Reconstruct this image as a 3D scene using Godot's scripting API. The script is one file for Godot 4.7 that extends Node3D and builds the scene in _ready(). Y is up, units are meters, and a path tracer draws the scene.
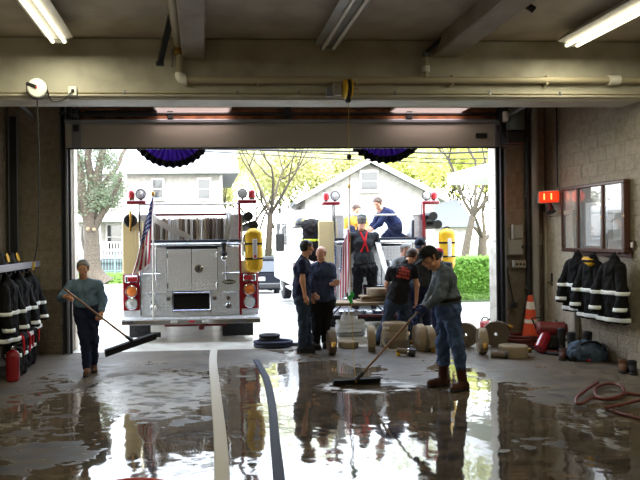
extends Node3D
# A fire station bay seen from inside: two engines on the wet apron, hoses being washed.
# Units are metres. The room's long axis is z; the big doorway is at z = -10.345.

const SURVEY_F := 650.0
const SURVEY_C := Vector2(243.477, 239.355)
const YAW := 0.0639
const ROLL := 0.0117
const EYE := Vector3(0, 1.75, 0)
const WALL_Z := -10.345
const RIGHT_X := 5.64
const LEFT_X := -3.0
const CEIL_Y := 4.2
const BEAM_Z := -7.9
const BEAM_Y := 3.45
var cam_basis := Basis(Vector3.UP, -YAW) * Basis(Vector3.BACK, -ROLL)
var names := {}
var M := {}
var rng := RandomNumberGenerator.new()

# ---------------------------------------------------------------- survey: pixel measurements turned into metres
func P(x: float, y: float, z: float) -> Vector3:
	var d := cam_basis * Vector3((x - SURVEY_C.x) / SURVEY_F, -(y - SURVEY_C.y) / SURVEY_F, -1.0)
	return EYE + d * (z / d.z)
func PX(x: float, y: float, wx: float) -> Vector3:
	var d := cam_basis * Vector3((x - SURVEY_C.x) / SURVEY_F, -(y - SURVEY_C.y) / SURVEY_F, -1.0)
	return EYE + d * (wx / d.x)
func G(x: float, y: float, h := 0.0) -> Vector3:
	var d := cam_basis * Vector3((x - SURVEY_C.x) / SURVEY_F, -(y - SURVEY_C.y) / SURVEY_F, -1.0)
	return EYE + d * ((h - 1.75) / d.y)

# ---------------------------------------------------------------- objects
func numbered(called: String) -> String:
	if not names.has(called):
		names[called] = 0
		return called
	names[called] += 1
	return "%s_%03d" % [called, names[called]]
func tag(o: Node3D, label: String, category: String, group := "", kind := "") -> Node3D:
	o.set_meta("label", label)
	o.set_meta("category", category)
	if group: o.set_meta("group", group)
	if kind: o.set_meta("kind", kind)
	return o
func thing(called: String, label: String, category: String, at := Vector3.ZERO, turn := 0.0, group := "") -> Node3D:
	var o := Node3D.new()
	o.name = numbered(called)
	add_child(o)
	o.position = at
	o.rotation.y = turn
	tag(o, label, category, group)
	return o
func put(called: String, mesh: Mesh, m: Material, parent: Node = null, at := Vector3.ZERO) -> MeshInstance3D:
	var o := MeshInstance3D.new()
	o.mesh = mesh
	o.material_override = m
	o.position = at
	if parent == null:
		o.name = numbered(called)
		add_child(o)
	else:
		o.name = called
		parent.add_child(o, true)
	return o
func part(called: String, b: MB, m: Material, parent: Node = null, at := Vector3.ZERO) -> MeshInstance3D:
	return put(called, b.mesh(), m, parent, at)
func struct(called: String, b: MB, m: Material, label := "", parent: Node = null) -> MeshInstance3D:
	var o := part(called, b, m, parent)
	if parent == null:
		o.set_meta("kind", "structure")
		o.set_meta("label", label if label else called.replace("_", " "))
		o.set_meta("category", called.split("_")[0])
	return o
func single(called: String, b: MB, m: Material, label: String, category: String, group := "") -> MeshInstance3D:
	var o := part(called, b, m)
	tag(o, label, category, group)
	return o
func dup(root: Node3D, at: Vector3, turn: float, label: String, group := "") -> Node3D:
	var r: Node3D = root.duplicate()
	var base := String(root.name)
	var cut := base.rfind("_")
	if cut > 0 and base.substr(cut + 1).is_valid_int(): base = base.substr(0, cut)
	r.name = numbered(base)
	add_child(r)
	r.position = at
	r.rotation = Vector3(0, turn, 0)
	r.set_meta("label", label)
	if group: r.set_meta("group", group)
	return r

# ---------------------------------------------------------------- mesh building
class MB:
	var v := PackedVector3Array()
	var n := PackedVector3Array()
	var uv := PackedVector2Array()
	var ix := PackedInt32Array()
	var tf := Transform3D.IDENTITY
	func poly(pts: Array, uvs: Array = []) -> MB:   # flat convex polygon, counter-clockwise from outside
		var q := []
		for p in pts: q.append(tf * (p as Vector3))
		var nn := Vector3.ZERO
		for i in range(1, q.size() - 1): nn += (q[i] - q[0]).cross(q[i + 1] - q[0])
		nn = nn.normalized()
		var b := v.size()
		for i in q.size():
			v.append(q[i]); n.append(nn)
			uv.append(uvs[i] if uvs.size() else Vector2.ZERO)
		for i in range(1, q.size() - 1):
			ix.append(b); ix.append(b + i + 1); ix.append(b + i)
		return self
	func poly_away(pts: Array, c: Vector3) -> MB:
		var nn := Vector3.ZERO
		var m := Vector3.ZERO
		for p in pts: m += p
		m /= pts.size()
		for i in range(1, pts.size() - 1): nn += (pts[i] - pts[0]).cross(pts[i + 1] - pts[0])
		if nn.dot(m - c) < 0: pts.reverse()
		return poly(pts)
	func box(c: Vector3, s: Vector3, bev := 0.0, B := Basis.IDENTITY) -> MB:
		var h := s * 0.5
		bev = minf(bev, minf(h.x, minf(h.y, h.z)) * 0.9)
		var old := tf
		tf = tf * Transform3D(B, c)
		var f := h - Vector3.ONE * bev
		for ax in 3:
			var u := (ax + 1) % 3
			var w := (ax + 2) % 3
			for sg in [-1.0, 1.0]:
				var q := []
				for k in [[-1, -1], [1, -1], [1, 1], [-1, 1]]:
					var p := Vector3.ZERO
					p[ax] = h[ax] * sg; p[u] = f[u] * k[0]; p[w] = f[w] * k[1]
					q.append(p)
				poly_away(q, Vector3.ZERO)
		if bev > 0.0:
			for ax in 3:
				var u := (ax + 1) % 3
				var w := (ax + 2) % 3
				for su in [-1.0, 1.0]:
					for sw in [-1.0, 1.0]:
						var a := Vector3.ZERO
						a[u] = h[u] * su; a[w] = f[w] * sw
						var b := Vector3.ZERO
						b[u] = f[u] * su; b[w] = h[w] * sw
						var a0 := a; a0[ax] = -f[ax]
						var a1 := a; a1[ax] = f[ax]
						var b0 := b; b0[ax] = -f[ax]
						var b1 := b; b1[ax] = f[ax]
						poly_away([a0, a1, b1, b0], Vector3.ZERO)
			for sx in [-1.0, 1.0]:
				for sy in [-1.0, 1.0]:
					for sz in [-1.0, 1.0]:
						poly_away([Vector3(h.x * sx, f.y * sy, f.z * sz), Vector3(f.x * sx, h.y * sy, f.z * sz), Vector3(f.x * sx, f.y * sy, h.z * sz)], Vector3.ZERO)
		tf = old
		return self
	func span(a: Vector3, b: Vector3, bev := 0.0) -> MB:   # box between two corners
		return box((a + b) * 0.5, (b - a).abs(), bev)
	func grid(rows: Array, close_u := false, close_v := false) -> MB:   # smooth sheet; rows of points
		var R := rows.size()
		var Cn: int = rows[0].size()
		var b := v.size()
		var nn := PackedVector3Array()
		nn.resize(R * Cn)
		for r in R:
			for c in Cn:
				v.append(tf * (rows[r][c] as Vector3))
				uv.append(Vector2(float(c) / maxf(1, Cn - (0 if close_u else 1)), float(r) / maxf(1, R - (0 if close_v else 1))))
		for r in (R if close_v else R - 1):
			for c in (Cn if close_u else Cn - 1):
				var i0 := r * Cn + c
				var i1 := r * Cn + (c + 1) % Cn
				var i2 := ((r + 1) % R) * Cn + (c + 1) % Cn
				var i3 := ((r + 1) % R) * Cn + c
				var fn := (v[b + i2] - v[b + i0]).cross(v[b + i3] - v[b + i1])
				nn[i0] += fn; nn[i1] += fn; nn[i2] += fn; nn[i3] += fn
				for t in [i0, i2, i1, i0, i3, i2]: ix.append(b + t)
		for k in nn: n.append(k.normalized() if k.length() > 1e-12 else Vector3.UP)
		return self
	func tube(pts: Array, rad, seg := 8, caps := true) -> MB:
		var rows := []
		var N := pts.size()
		var side := Vector3.ZERO
		for i in N:
			var d: Vector3 = (pts[mini(i + 1, N - 1)] - pts[maxi(i - 1, 0)]).normalized()
			if i == 0: side = d.cross(Vector3.UP if absf(d.y) < 0.9 else Vector3.RIGHT).normalized()
			else: side = (side - d * side.dot(d)).normalized()
			var o := d.cross(side)
			var r: float = rad[i] if rad is Array else rad
			var row := []
			for k in seg:
				var a := TAU * k / seg
				row.append(pts[i] + (side * cos(a) + o * sin(a)) * r)
			rows.append(row)
		grid(rows, true)
		if caps:
			var r0: Array = rows[0].duplicate(); r0.reverse()
			poly(r0)
			poly(rows[N - 1])
		return self
	func sweep(prof: Array, pts: Array, up := Vector3.UP, flat := true) -> MB:   # profile points (across, up) counter-clockwise seen along the path from its end
		var N := pts.size()
		var rows := []
		for i in N:
			var d: Vector3 = (pts[mini(i + 1, N - 1)] - pts[maxi(i - 1, 0)]).normalized()
			var sd := up.cross(d).normalized()
			var u := d.cross(sd)
			var row := []
			for q in prof: row.append(pts[i] + sd * q.x + u * q.y)
			rows.append(row)
		if flat:
			var K := prof.size()
			for k in K:
				var strip := []
				for i in N: strip.append([rows[i][k], rows[i][(k + 1) % K]])
				grid(strip)
		else: grid(rows, true)
		var r0: Array = rows[0].duplicate(); r0.reverse()
		poly(r0)
		poly(rows[N - 1])
		return self
	func lathe(prof: Array, seg := 24, smooth := false) -> MB:   # profile of (radius, height) about y, from bottom to top outside
		var rows := []
		for q in prof:
			var row := []
			for k in seg:
				var a := -TAU * k / seg
				row.append(Vector3(cos(a) * q.x, q.y, sin(a) * q.x))
			rows.append(row)
		if smooth: grid(rows, true)
		else:
			for i in rows.size() - 1: grid([rows[i], rows[i + 1]], true)
		return self
	func prism(outline: Array, depth: float, bev := 0.0) -> MB:   # outline (x, y) counter-clockwise, extruded in z about 0
		var h := depth * 0.5
		var K := outline.size()
		var inner := outline
		if bev > 0.0:
			var r := Geometry2D.offset_polygon(PackedVector2Array(outline), -bev, Geometry2D.JOIN_MITER)
			if r.size() == 1 and r[0].size() == K:
				inner = Array(r[0])
				var best := 0
				for i in K:
					if inner[i].distance_to(outline[0]) < inner[best].distance_to(outline[0]): best = i
				inner = inner.slice(best) + inner.slice(0, best)
			else: bev = 0.0
		var tri := Geometry2D.triangulate_polygon(PackedVector2Array(inner))
		for s in [1.0, -1.0]:
			for t in range(0, tri.size(), 3):
				var q := []
				for j in 3:
					var p: Vector2 = inner[tri[t + j]]
					q.append(Vector3(p.x, p.y, h * s))
				if ((q[1] - q[0]).cross(q[2] - q[0])).z * s < 0: q.reverse()
				poly(q)
		for i in K:
			var a: Vector2 = outline[i]
			var b: Vector2 = outline[(i + 1) % K]
			poly([Vector3(a.x, a.y, -h + bev), Vector3(b.x, b.y, -h + bev), Vector3(b.x, b.y, h - bev), Vector3(a.x, a.y, h - bev)])
			if bev > 0.0:
				var c: Vector2 = inner[i]
				var d: Vector2 = inner[(i + 1) % K]
				poly([Vector3(a.x, a.y, h - bev), Vector3(b.x, b.y, h - bev), Vector3(d.x, d.y, h), Vector3(c.x, c.y, h)])
				poly([Vector3(b.x, b.y, -h + bev), Vector3(a.x, a.y, -h + bev), Vector3(c.x, c.y, -h), Vector3(d.x, d.y, -h)])
		return self
	func ball(c: Vector3, r: Vector3, seg := 14, rings := 8) -> MB:
		var rows := []
		for i in rings + 1:
			var t := PI * i / rings
			var row := []
			for k in seg:
				var a := -TAU * k / seg
				row.append(c + Vector3(cos(a) * sin(t) * r.x, -cos(t) * r.y, sin(a) * sin(t) * r.z))
			rows.append(row)
		return grid(rows, true)
	func disc(c: Vector3, nrm: Vector3, r: float, seg := 20, ry := -1.0) -> MB:
		var a := nrm.cross(Vector3.UP if absf(nrm.y) < 0.9 else Vector3.RIGHT).normalized()
		var b := nrm.cross(a)
		var q := []
		for k in seg:
			var t := TAU * k / seg
			q.append(c + a * cos(t) * r + b * sin(t) * (r if ry < 0 else ry))
		return poly(q)
	func add(m: ArrayMesh, x := Transform3D.IDENTITY) -> MB:
		var a := m.surface_get_arrays(0)
		var b := v.size()
		var vv: PackedVector3Array = a[Mesh.ARRAY_VERTEX]
		var vn: PackedVector3Array = a[Mesh.ARRAY_NORMAL]
		var flip := x.basis.determinant() < 0
		for i in vv.size():
			v.append(x * vv[i]); n.append((x.basis * vn[i]).normalized()); uv.append(Vector2.ZERO)
		var ii: PackedInt32Array = a[Mesh.ARRAY_INDEX]
		for i in range(0, ii.size(), 3):
			ix.append(b + ii[i])
			ix.append(b + ii[i + (2 if flip else 1)])
			ix.append(b + ii[i + (1 if flip else 2)])
		return self
	func mesh() -> ArrayMesh:
		var a := []
		a.resize(Mesh.ARRAY_MAX)
		a[Mesh.ARRAY_VERTEX] = v
		a[Mesh.ARRAY_NORMAL] = n
		a[Mesh.ARRAY_TEX_UV] = uv
		a[Mesh.ARRAY_INDEX] = ix
		var m := ArrayMesh.new()
		m.add_surface_from_arrays(Mesh.PRIMITIVE_TRIANGLES, a)
		return m

func mb(at := Vector3.ZERO, B := Basis.IDENTITY) -> MB:
	var b := MB.new()
	b.tf = Transform3D(B, at)
	return b

# Tapered capsules joined by a smooth minimum, meshed as surface nets. bones: [a, b, ra, rb]; cuts: planes [normal, d] that keep normal.p < d
func blend(bones: Array, cell: float, k: float, cuts: Array = [], infl := 0.0, crease := 0.0, clip: Array = []) -> ArrayMesh:
	var lo := Vector3.ONE * 1e9
	var hi := -lo
	for b in bones:
		var r := maxf(b[2], b[3]) + infl
		lo = lo.min((b[0] as Vector3).min(b[1]) - Vector3.ONE * r)
		hi = hi.max((b[0] as Vector3).max(b[1]) + Vector3.ONE * r)
	if clip.size():
		lo = lo.max(clip[0])
		hi = hi.min(clip[1])
	lo -= Vector3.ONE * cell * 2.5
	hi += Vector3.ONE * cell * 2.5
	var nx := int((hi.x - lo.x) / cell) + 2
	var ny := int((hi.y - lo.y) / cell) + 2
	var nz := int((hi.z - lo.z) / cell) + 2
	var sy := nx
	var sz := nx * ny
	var f := PackedFloat32Array()
	f.resize(nx * ny * nz)
	f.fill(1.0)
	for b in bones:
		var A: Vector3 = b[0]
		var ba: Vector3 = b[1] - A
		var l2 := maxf(ba.length_squared(), 1e-9)
		var ra: float = b[2] + infl
		var dr: float = b[3] - b[2]
		var pad := maxf(b[2], b[3]) + infl + maxf(k, cell * 2.2)
		var l := ((A.min(b[1]) - Vector3.ONE * pad - lo) / cell).floor()
		var h := ((A.max(b[1]) + Vector3.ONE * pad - lo) / cell).ceil()
		var x0 := maxi(0, int(l.x))
		var x1 := mini(nx - 1, int(h.x))
		for z in range(maxi(0, int(l.z)), mini(nz - 1, int(h.z)) + 1):
			for y in range(maxi(0, int(l.y)), mini(ny - 1, int(h.y)) + 1):
				var i := x0 + y * sy + z * sz
				var p := lo + Vector3(x0, y, z) * cell - A
				for x in range(x0, x1 + 1):
					var t := clampf(p.dot(ba) / l2, 0.0, 1.0)
					var d := (p - ba * t).length() - ra - dr * t
					var o := f[i]
					var g := maxf(k - absf(o - d), 0.0)
					f[i] = minf(o, d) - g * g / k * 0.25
					i += 1
					p.x += cell
	for c in cuts:
		var cn: Vector3 = c[0]
		var base: float = cn.dot(lo) - c[1]
		for z in nz:
			for y in ny:
				var i := y * sy + z * sz
				var d := base + (cn.y * y + cn.z * z) * cell
				for x in nx:
					if d > f[i]: f[i] = d
					i += 1
					d += cn.x * cell
	var verts := PackedVector3Array()
	var vid := PackedInt32Array()
	vid.resize(nx * ny * nz)
	vid.fill(-1)
	var lim := cell * 2.0
	var off := [0, 1, sy, sy + 1, sz, sz + 1, sz + sy, sz + sy + 1]
	var edges := [[0, 1], [2, 3], [4, 5], [6, 7], [0, 2], [1, 3], [4, 6], [5, 7], [0, 4], [1, 5], [2, 6], [3, 7]]
	var cp := [Vector3(0, 0, 0), Vector3(1, 0, 0), Vector3(0, 1, 0), Vector3(1, 1, 0), Vector3(0, 0, 1), Vector3(1, 0, 1), Vector3(0, 1, 1), Vector3(1, 1, 1)]
	for z in nz - 1:
		for y in ny - 1:
			var i := y * sy + z * sz - 1
			for x in nx - 1:
				i += 1
				var w := f[i]
				if w > lim or w < -lim: continue
				var s := 0
				for q in 8:
					if f[i + off[q]] < 0.0: s += 1
				if s == 0 or s == 8: continue
				var sum := Vector3.ZERO
				var cnt := 0
				for e in edges:
					var a := f[i + off[e[0]]]
					var b := f[i + off[e[1]]]
					if (a < 0.0) != (b < 0.0):
						sum += (cp[e[0]] as Vector3).lerp(cp[e[1]], a / (a - b))
						cnt += 1
				vid[i] = verts.size()
				verts.append(lo + (Vector3(x, y, z) + sum / cnt) * cell)
	var ix := PackedInt32Array()
	var nn := PackedVector3Array()
	nn.resize(verts.size())
	var dirs := [[1, sy, sz], [sy, sz, 1], [sz, 1, sy]]
	for z in range(1, nz - 1):
		for y in range(1, ny - 1):
			var i := y * sy + z * sz
			for x in range(1, nx - 1):
				i += 1
				var w := f[i]
				if w > lim or w < -lim: continue
				for dd in dirs:
					var w2 := f[i + dd[0]]
					if (w < 0.0) == (w2 < 0.0): continue
					var a := vid[i]
					var b := vid[i - dd[1]]
					var c := vid[i - dd[1] - dd[2]]
					var d := vid[i - dd[2]]
					if a < 0 or b < 0 or c < 0 or d < 0: continue
					var q := [a, b, c, d] if w < 0.0 else [a, d, c, b]
					var fn := (verts[q[2]] - verts[q[0]]).cross(verts[q[3]] - verts[q[1]])
					for j in q: nn[j] += fn
					for j in [0, 2, 1, 0, 3, 2]: ix.append(q[j])
	for j in nn.size(): nn[j] = nn[j].normalized()
	if crease > 0.0:
		var nz2 := FastNoiseLite.new()
		nz2.seed = 7
		nz2.frequency = 9.0
		nz2.fractal_octaves = 3
		for j in verts.size():
			var p := verts[j]
			verts[j] = p + nn[j] * nz2.get_noise_3d(p.x * 1.3, p.y * 0.8, p.z * 1.3) * crease
		for j in nn.size(): nn[j] = Vector3.ZERO
		for j in range(0, ix.size(), 3):
			var fn := (verts[ix[j + 2]] - verts[ix[j]]).cross(verts[ix[j + 1]] - verts[ix[j]])
			nn[ix[j]] += fn; nn[ix[j + 1]] += fn; nn[ix[j + 2]] += fn
		for j in nn.size(): nn[j] = nn[j].normalized()
	var a := []
	a.resize(Mesh.ARRAY_MAX)
	if verts.is_empty():
		verts.append_array([Vector3.ZERO, Vector3.ZERO, Vector3.ZERO]); nn = PackedVector3Array([Vector3.UP, Vector3.UP, Vector3.UP]); ix = PackedInt32Array([0, 1, 2])
	a[Mesh.ARRAY_VERTEX] = verts
	a[Mesh.ARRAY_NORMAL] = nn
	a[Mesh.ARRAY_INDEX] = ix
	var m := ArrayMesh.new()
	m.add_surface_from_arrays(Mesh.PRIMITIVE_TRIANGLES, a)
	return m

# ---------------------------------------------------------------- materials
func hexc(h: String) -> Color:
	return Color.html(h)
func noise_tex(freq: float, size := 256, normal := false, bump := 4.0, sd := 1, ramp: Array = [], type := FastNoiseLite.TYPE_SIMPLEX_SMOOTH, oct := 4) -> NoiseTexture2D:
	var t := NoiseTexture2D.new()
	var fn := FastNoiseLite.new()
	fn.noise_type = type
	fn.seed = sd
	fn.frequency = freq
	fn.fractal_octaves = oct
	t.noise = fn
	t.width = size
	t.height = size
	t.seamless = true
	t.as_normal_map = normal
	t.bump_strength = bump
	if ramp.size():
		var g := Gradient.new()
		g.offsets = PackedFloat32Array(ramp[0])
		g.colors = PackedColorArray(ramp[1])
		t.color_ramp = g
	return t
func mat(key: String, col: String, rough := 0.6, metal := 0.0, extra := {}) -> StandardMaterial3D:
	var m := StandardMaterial3D.new()
	m.resource_name = key
	m.albedo_color = hexc(col)
	m.roughness = rough
	m.metallic = metal
	for k in extra: m.set(k, extra[k])
	M[key] = m
	return m
func grain(m: StandardMaterial3D, tex: Texture2D, scale := 1.0, world := false) -> void:   # multiplies the colour by a noise texture
	m.albedo_texture = tex
	m.uv1_triplanar = true
	m.uv1_world_triplanar = world
	m.uv1_scale = Vector3.ONE * scale
func relief(m: StandardMaterial3D, tex: Texture2D, amount := 0.5, scale := 1.0, world := false) -> void:
	m.normal_enabled = true
	m.normal_texture = tex
	m.normal_scale = amount
	m.uv1_triplanar = true
	m.uv1_world_triplanar = world
	m.uv1_scale = Vector3.ONE * scale

# ================================================================ the scene
func _ready() -> void:
	rng.seed = 20050423
	# camera: held level, turned a little right, with the crop of the picture as a lens shift
	var cam := Camera3D.new()
	cam.name = "camera"
	cam.projection = Camera3D.PROJECTION_FRUSTUM
	cam.keep_aspect = Camera3D.KEEP_HEIGHT
	var near := 0.1
	cam.set_frustum(480.0 / SURVEY_F * near, Vector2((320.0 - SURVEY_C.x) / SURVEY_F, -(240.0 - SURVEY_C.y) / SURVEY_F) * near, near, 400.0)
	cam.transform = Transform3D(cam_basis, EYE)
	add_child(cam)
	cam.current = true
	# hazy bright spring sky
	var env := Environment.new()
	var sky := Sky.new()
	var sm := ProceduralSkyMaterial.new()
	sm.sky_top_color = hexc("c9d8ec")
	sm.sky_horizon_color = hexc("fbfbf4")
	sm.sky_curve = 0.2
	sm.ground_bottom_color = hexc("6d6a62")
	sm.ground_horizon_color = hexc("e6e4da")
	sm.sky_energy_multiplier = 1.0
	sm.sun_angle_max = 1.0
	sky.sky_material = sm
	env.background_mode = Environment.BG_SKY
	env.sky = sky
	env.background_energy_multiplier = 11.5
	env.ambient_light_source = Environment.AMBIENT_SOURCE_SKY
	env.tonemap_mode = Environment.TONE_MAPPER_LINEAR
	env.tonemap_exposure = 1.0
	env.sdfgi_enabled = true
	env.ssao_enabled = true
	env.ssil_enabled = true
	var we := WorldEnvironment.new()
	we.name = "environment"
	we.environment = env
	add_child(we)
	var sun := DirectionalLight3D.new()
	sun.name = "hazy_sun"
	sun.light_color = hexc("fff4e0")
	sun.light_energy = 2.5
	sun.light_angular_distance = 6.0
	sun.shadow_enabled = true
	sun.rotation_degrees = Vector3(-60, 22, 0)
	add_child(sun)

	make_materials()
	make_building()
	make_ceiling_fittings()
	make_door()
	make_outdoors()
	make_engines()
	make_interior()
	make_people()

func make_materials() -> void:
	var fine := noise_tex(0.04, 256, false, 1, 3, [[0.0, 0.5, 1.0], [Color(0.86, 0.85, 0.84), Color(0.95, 0.95, 0.94), Color(1, 1, 1)]])
	var grime := noise_tex(0.012, 512, false, 1, 11, [[0.0, 0.35, 0.6, 1.0], [Color(0.84, 0.82, 0.79), Color(0.92, 0.91, 0.9), Color(0.97, 0.97, 0.96), Color(1, 1, 1)]])
	var rough_n := noise_tex(0.06, 256, true, 6.0, 5)
	var cloth_n := noise_tex(0.02, 256, true, 9.0, 9)
	var weave_n := noise_tex(0.35, 128, true, 3.0, 21)
	M["fine"] = fine; M["grime"] = grime; M["rough_n"] = rough_n; M["cloth_n"] = cloth_n
	# room
	for a in [["block_a", "988d7c"], ["block_b", "948978"], ["block_c", "9c9180"], ["block_d", "746859"], ["block_e", "6f6456"]]:
		var m := mat(a[0], a[1], 0.62)
		grain(m, grime, 0.35, true); relief(m, rough_n, 0.35, 1.2, true)
	grain(mat("mortar", "857b6c", 0.8), fine, 1.0, true)
	grain(mat("ceiling_paint", "c6bcb0", 0.75), grime, 0.25, true)
	grain(mat("beam_paint", "c2beb2", 0.6), grime, 0.3, true)
	grain(mat("rib_paint", "9d9488", 0.65), grime, 0.3, true)
	grain(mat("door_paint", "d6cfbd", 0.5), fine, 0.8)
	grain(mat("white_block", "e4ded2", 0.7), grime, 0.5, true)
	grain(mat("header_wood", "a4673f", 0.6), noise_tex(0.02, 256, false, 1, 31, [[0.0, 0.5, 1.0], [Color(0.6, 0.55, 0.5), Color(0.85, 0.83, 0.8), Color(1, 1, 1)]]), 0.8)
	mat("overhead_panel", "aca69d", 0.45)
	mat("galvanised", "8d9099", 0.42, 0.7)
	mat("dark_steel", "3b3c42", 0.5, 0.6)
	mat("black_iron", "1d1c1e", 0.55, 0.3)
	mat("chrome", "d8dade", 0.12, 1.0)
	mat("brass", "a98447", 0.3, 0.9)
	mat("pipe_cream", "b5aa92", 0.5)
	mat("black_rubber", "17171a", 0.6)
	mat("black_plastic", "1b1b1e", 0.4)
	mat("mirror_black", "060608", 0.5)
	mat("white_enamel", "e8e6e0", 0.35)
	mat("grey_enamel", "9c9c98", 0.4)
	mat("opener_green", "5c6660", 0.45, 0.2)
	mat("yellow_plastic", "e0b01e", 0.45)
	mat("yellow_cord", "c9a545", 0.6)
	mat("green_tape", "1fb24a", 0.5)
	mat("red_plastic", "c02a22", 0.4)
	mat("red_paint", "8a1220", 0.25, 0.0, {"clearcoat_enabled": true, "clearcoat": 0.8, "clearcoat_roughness": 0.08})
	mat("cream_paint", "e3d2a0", 0.28, 0.0, {"clearcoat_enabled": true, "clearcoat": 0.6, "clearcoat_roughness": 0.1})
	mat("white_paint", "e4e5e3", 0.3)
	mat("trim_white", "c8c3c2", 0.5)
	grain(mat("house_white", "b0a9a7", 0.75), fine, 0.3, true)
	mat("house_grey", "4e5257", 0.75)
	grain(mat("shingle", "94969b", 0.9), fine, 1.2, true)
	mat("dark_glass", "1a1e24", 0.08, 0.0, {"metallic_specular": 0.7})
	mat("window_pane", "ffffff", 0.03, 0.0, {"transparency": BaseMaterial3D.TRANSPARENCY_ALPHA, "albedo_color": Color(0.93, 0.96, 0.97, 0.13), "metallic_specular": 0.7})
	mat("tube_glow", "fff9e0", 0.4, 0.0, {"emission_enabled": true, "emission": hexc("fff7d8"), "emission_energy_multiplier": 2.4})
	mat("troffer_glow", "fff0ea", 0.4, 0.0, {"emission_enabled": true, "emission": hexc("ffe2da"), "emission_energy_multiplier": 0.55})
	mat("red_lens", "c22a12", 0.3, 0.0, {"emission_enabled": true, "emission": hexc("ff3a16"), "emission_energy_multiplier": 1.0})
	mat("bulb_hot", "ffd27a", 0.3, 0.0, {"emission_enabled": true, "emission": hexc("ffb060"), "emission_energy_multiplier": 2.2})
	mat("amber_lens", "e87a1c", 0.2, 0.0, {"clearcoat_enabled": true, "clearcoat": 1.0})
	mat("red_dome", "b81828", 0.15, 0.0, {"clearcoat_enabled": true, "clearcoat": 1.0})
	mat("clear_lens", "dfe3e6", 0.1, 0.3)
	# metal sheet
	grain(mat("steel_sheet", "eceef1", 0.36, 0.3), fine, 1.5)
	var plate := mat("diamond_plate", "e0e3e8", 0.36, 0.35)
	relief(plate, diamond_normal(), 0.8, 8.0)
	relief(mat("door_plate", "eceef1", 0.34, 0.3), diamond_normal(), 0.5, 8.0)
	# cloth and leather
	for a in [["navy_cloth", "1c2548"], ["navy_tee", "191f38"], ["slate_shirt", "37405c"], ["blue_work_shirt", "586d80"], ["dark_trousers", "1a2038"], ["jeans", "42557a"], ["jeans_dark", "2c3648"], ["grey_shirt", "5a6470"], ["charcoal_jacket", "34373b"], ["black_cloth", "101014"], ["black_tee", "17161a"], ["yellow_shirt", "dfae4a"], ["grey_work_shirt", "8a8d90"], ["turnout_black", "09090c"], ["blue_glove", "3a4470"], ["denim_bag", "47566a"], ["green_cap", "3c4640"], ["cap_black", "18181c"], ["cap_red", "8f1d22"], ["cap_navy", "232a3c"], ["belt_leather", "1a1512"], ["suspender_red", "c8242c"], ["brown_boot", "46291f"], ["tan_boot", "5d4130"], ["dark_shoe", "1f1e22"], ["white_cloth", "d9dbde"], ["purple_cloth", "5a35b8"], ["bunting_black", "17131d"]]:
		var m := mat(a[0], a[1], 0.85, 0.0, {"metallic_specular": 0.35})
		relief(m, cloth_n, 0.28, 2.2)
	M["purple_cloth"].albedo_color = hexc("6a3cf0")
	M["purple_cloth"].backlight_enabled = true
	M["purple_cloth"].backlight = Color(0.14, 0.14, 0.14)
	M["brown_boot"].roughness = 0.55
	mat("reflective_tape", "eef3f4", 0.35, 0.0)
	mat("lime_tape", "d5e23c", 0.5)
	mat("skin", "c08a6c", 0.55, 0.0, {"subsurf_scatter_enabled": true, "subsurf_scatter_strength": 0.1})
	mat("skin_pale", "cf9c82", 0.55)
	mat("hair_dark", "1f1815", 0.6)
	mat("hair_grey", "6c6863", 0.7)
	mat("hair_brown", "3d2a1e", 0.65)
	mat("eye_white", "e6e2dc", 0.2)
	mat("eye_dark", "2a2019", 0.15)
	mat("lip", "a0604f", 0.5)
	# hoses
	relief(mat("hose_tan", "92826d", 0.9), weave_n, 0.8, 14.0)
	relief(mat("hose_pale", "bdb8b0", 0.85), weave_n, 0.8, 14.0)
	relief(mat("hose_brown", "6b5e51", 0.9), weave_n, 0.8, 14.0)
	relief(mat("hose_navy", "2b3148", 0.8), weave_n, 0.8, 14.0)
	relief(mat("hose_black", "24232a", 0.8), weave_n, 0.8, 14.0)
	mat("hose_red", "5a2018", 0.55)
	mat("locker_red", "7a2a22", 0.5)
	mat("hose_maroon", "6d1a1c", 0.5)
	mat("cone_orange", "e2502a", 0.5)
	mat("cone_band", "e6ddd4", 0.6)
	grain(mat("pallet_wood", "8a765d", 0.8), fine, 1.5)
	grain(mat("pole_wood", "8f6a4c", 0.55), fine, 2.0)
	mat("board_frame", "4e3128", 0.4)
	mat("board_back", "6e6259", 0.85)
	mat("paper", "e6e7e8", 0.8)
	# outside
	grain(mat("bark", "5e554b", 0.95), noise_tex(0.05, 256, false, 1, 41, [[0.0, 0.5, 1.0], [Color(0.6, 0.58, 0.55), Color(0.85, 0.84, 0.82), Color(1, 1, 1)]]), 0.8)
	mat("leaf_dark", "2a3b26", 0.7, 0.0, {"backlight_enabled": true, "backlight": Color(0.5, 0.5, 0.4)})
	mat("leaf_spring", "aaae62", 0.7, 0.0, {"backlight_enabled": true, "backlight": Color(0.9, 0.9, 0.6)})
	mat("leaf_pale", "bcb98a", 0.7, 0.0, {"backlight_enabled": true, "backlight": Color(0.9, 0.9, 0.7)})
	mat("leaf_hedge", "55802c", 0.7, 0.0, {"backlight_enabled": true, "backlight": Color(0.5, 0.6, 0.3)})
	grain(mat("lawn", "5c6e44", 0.95), noise_tex(0.05, 256, false, 1, 51, [[0.0, 0.5, 1.0], [Color(0.7, 0.75, 0.6), Color(0.9, 0.92, 0.85), Color(1, 1, 1)]]), 0.5, true)
	grain(mat("grass_blade", "6a8a3c", 0.9), fine, 1.0)
	grain(mat("asphalt", "8b8b8d", 0.6), fine, 0.8, true)
	grain(mat("pavement", "b9b6ae", 0.75), grime, 0.3, true)
	grain(mat("apron_concrete", "d6d3cc", 0.3), grime, 0.3, true)
	mat("fence_green", "6c8a86", 0.5)
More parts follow.
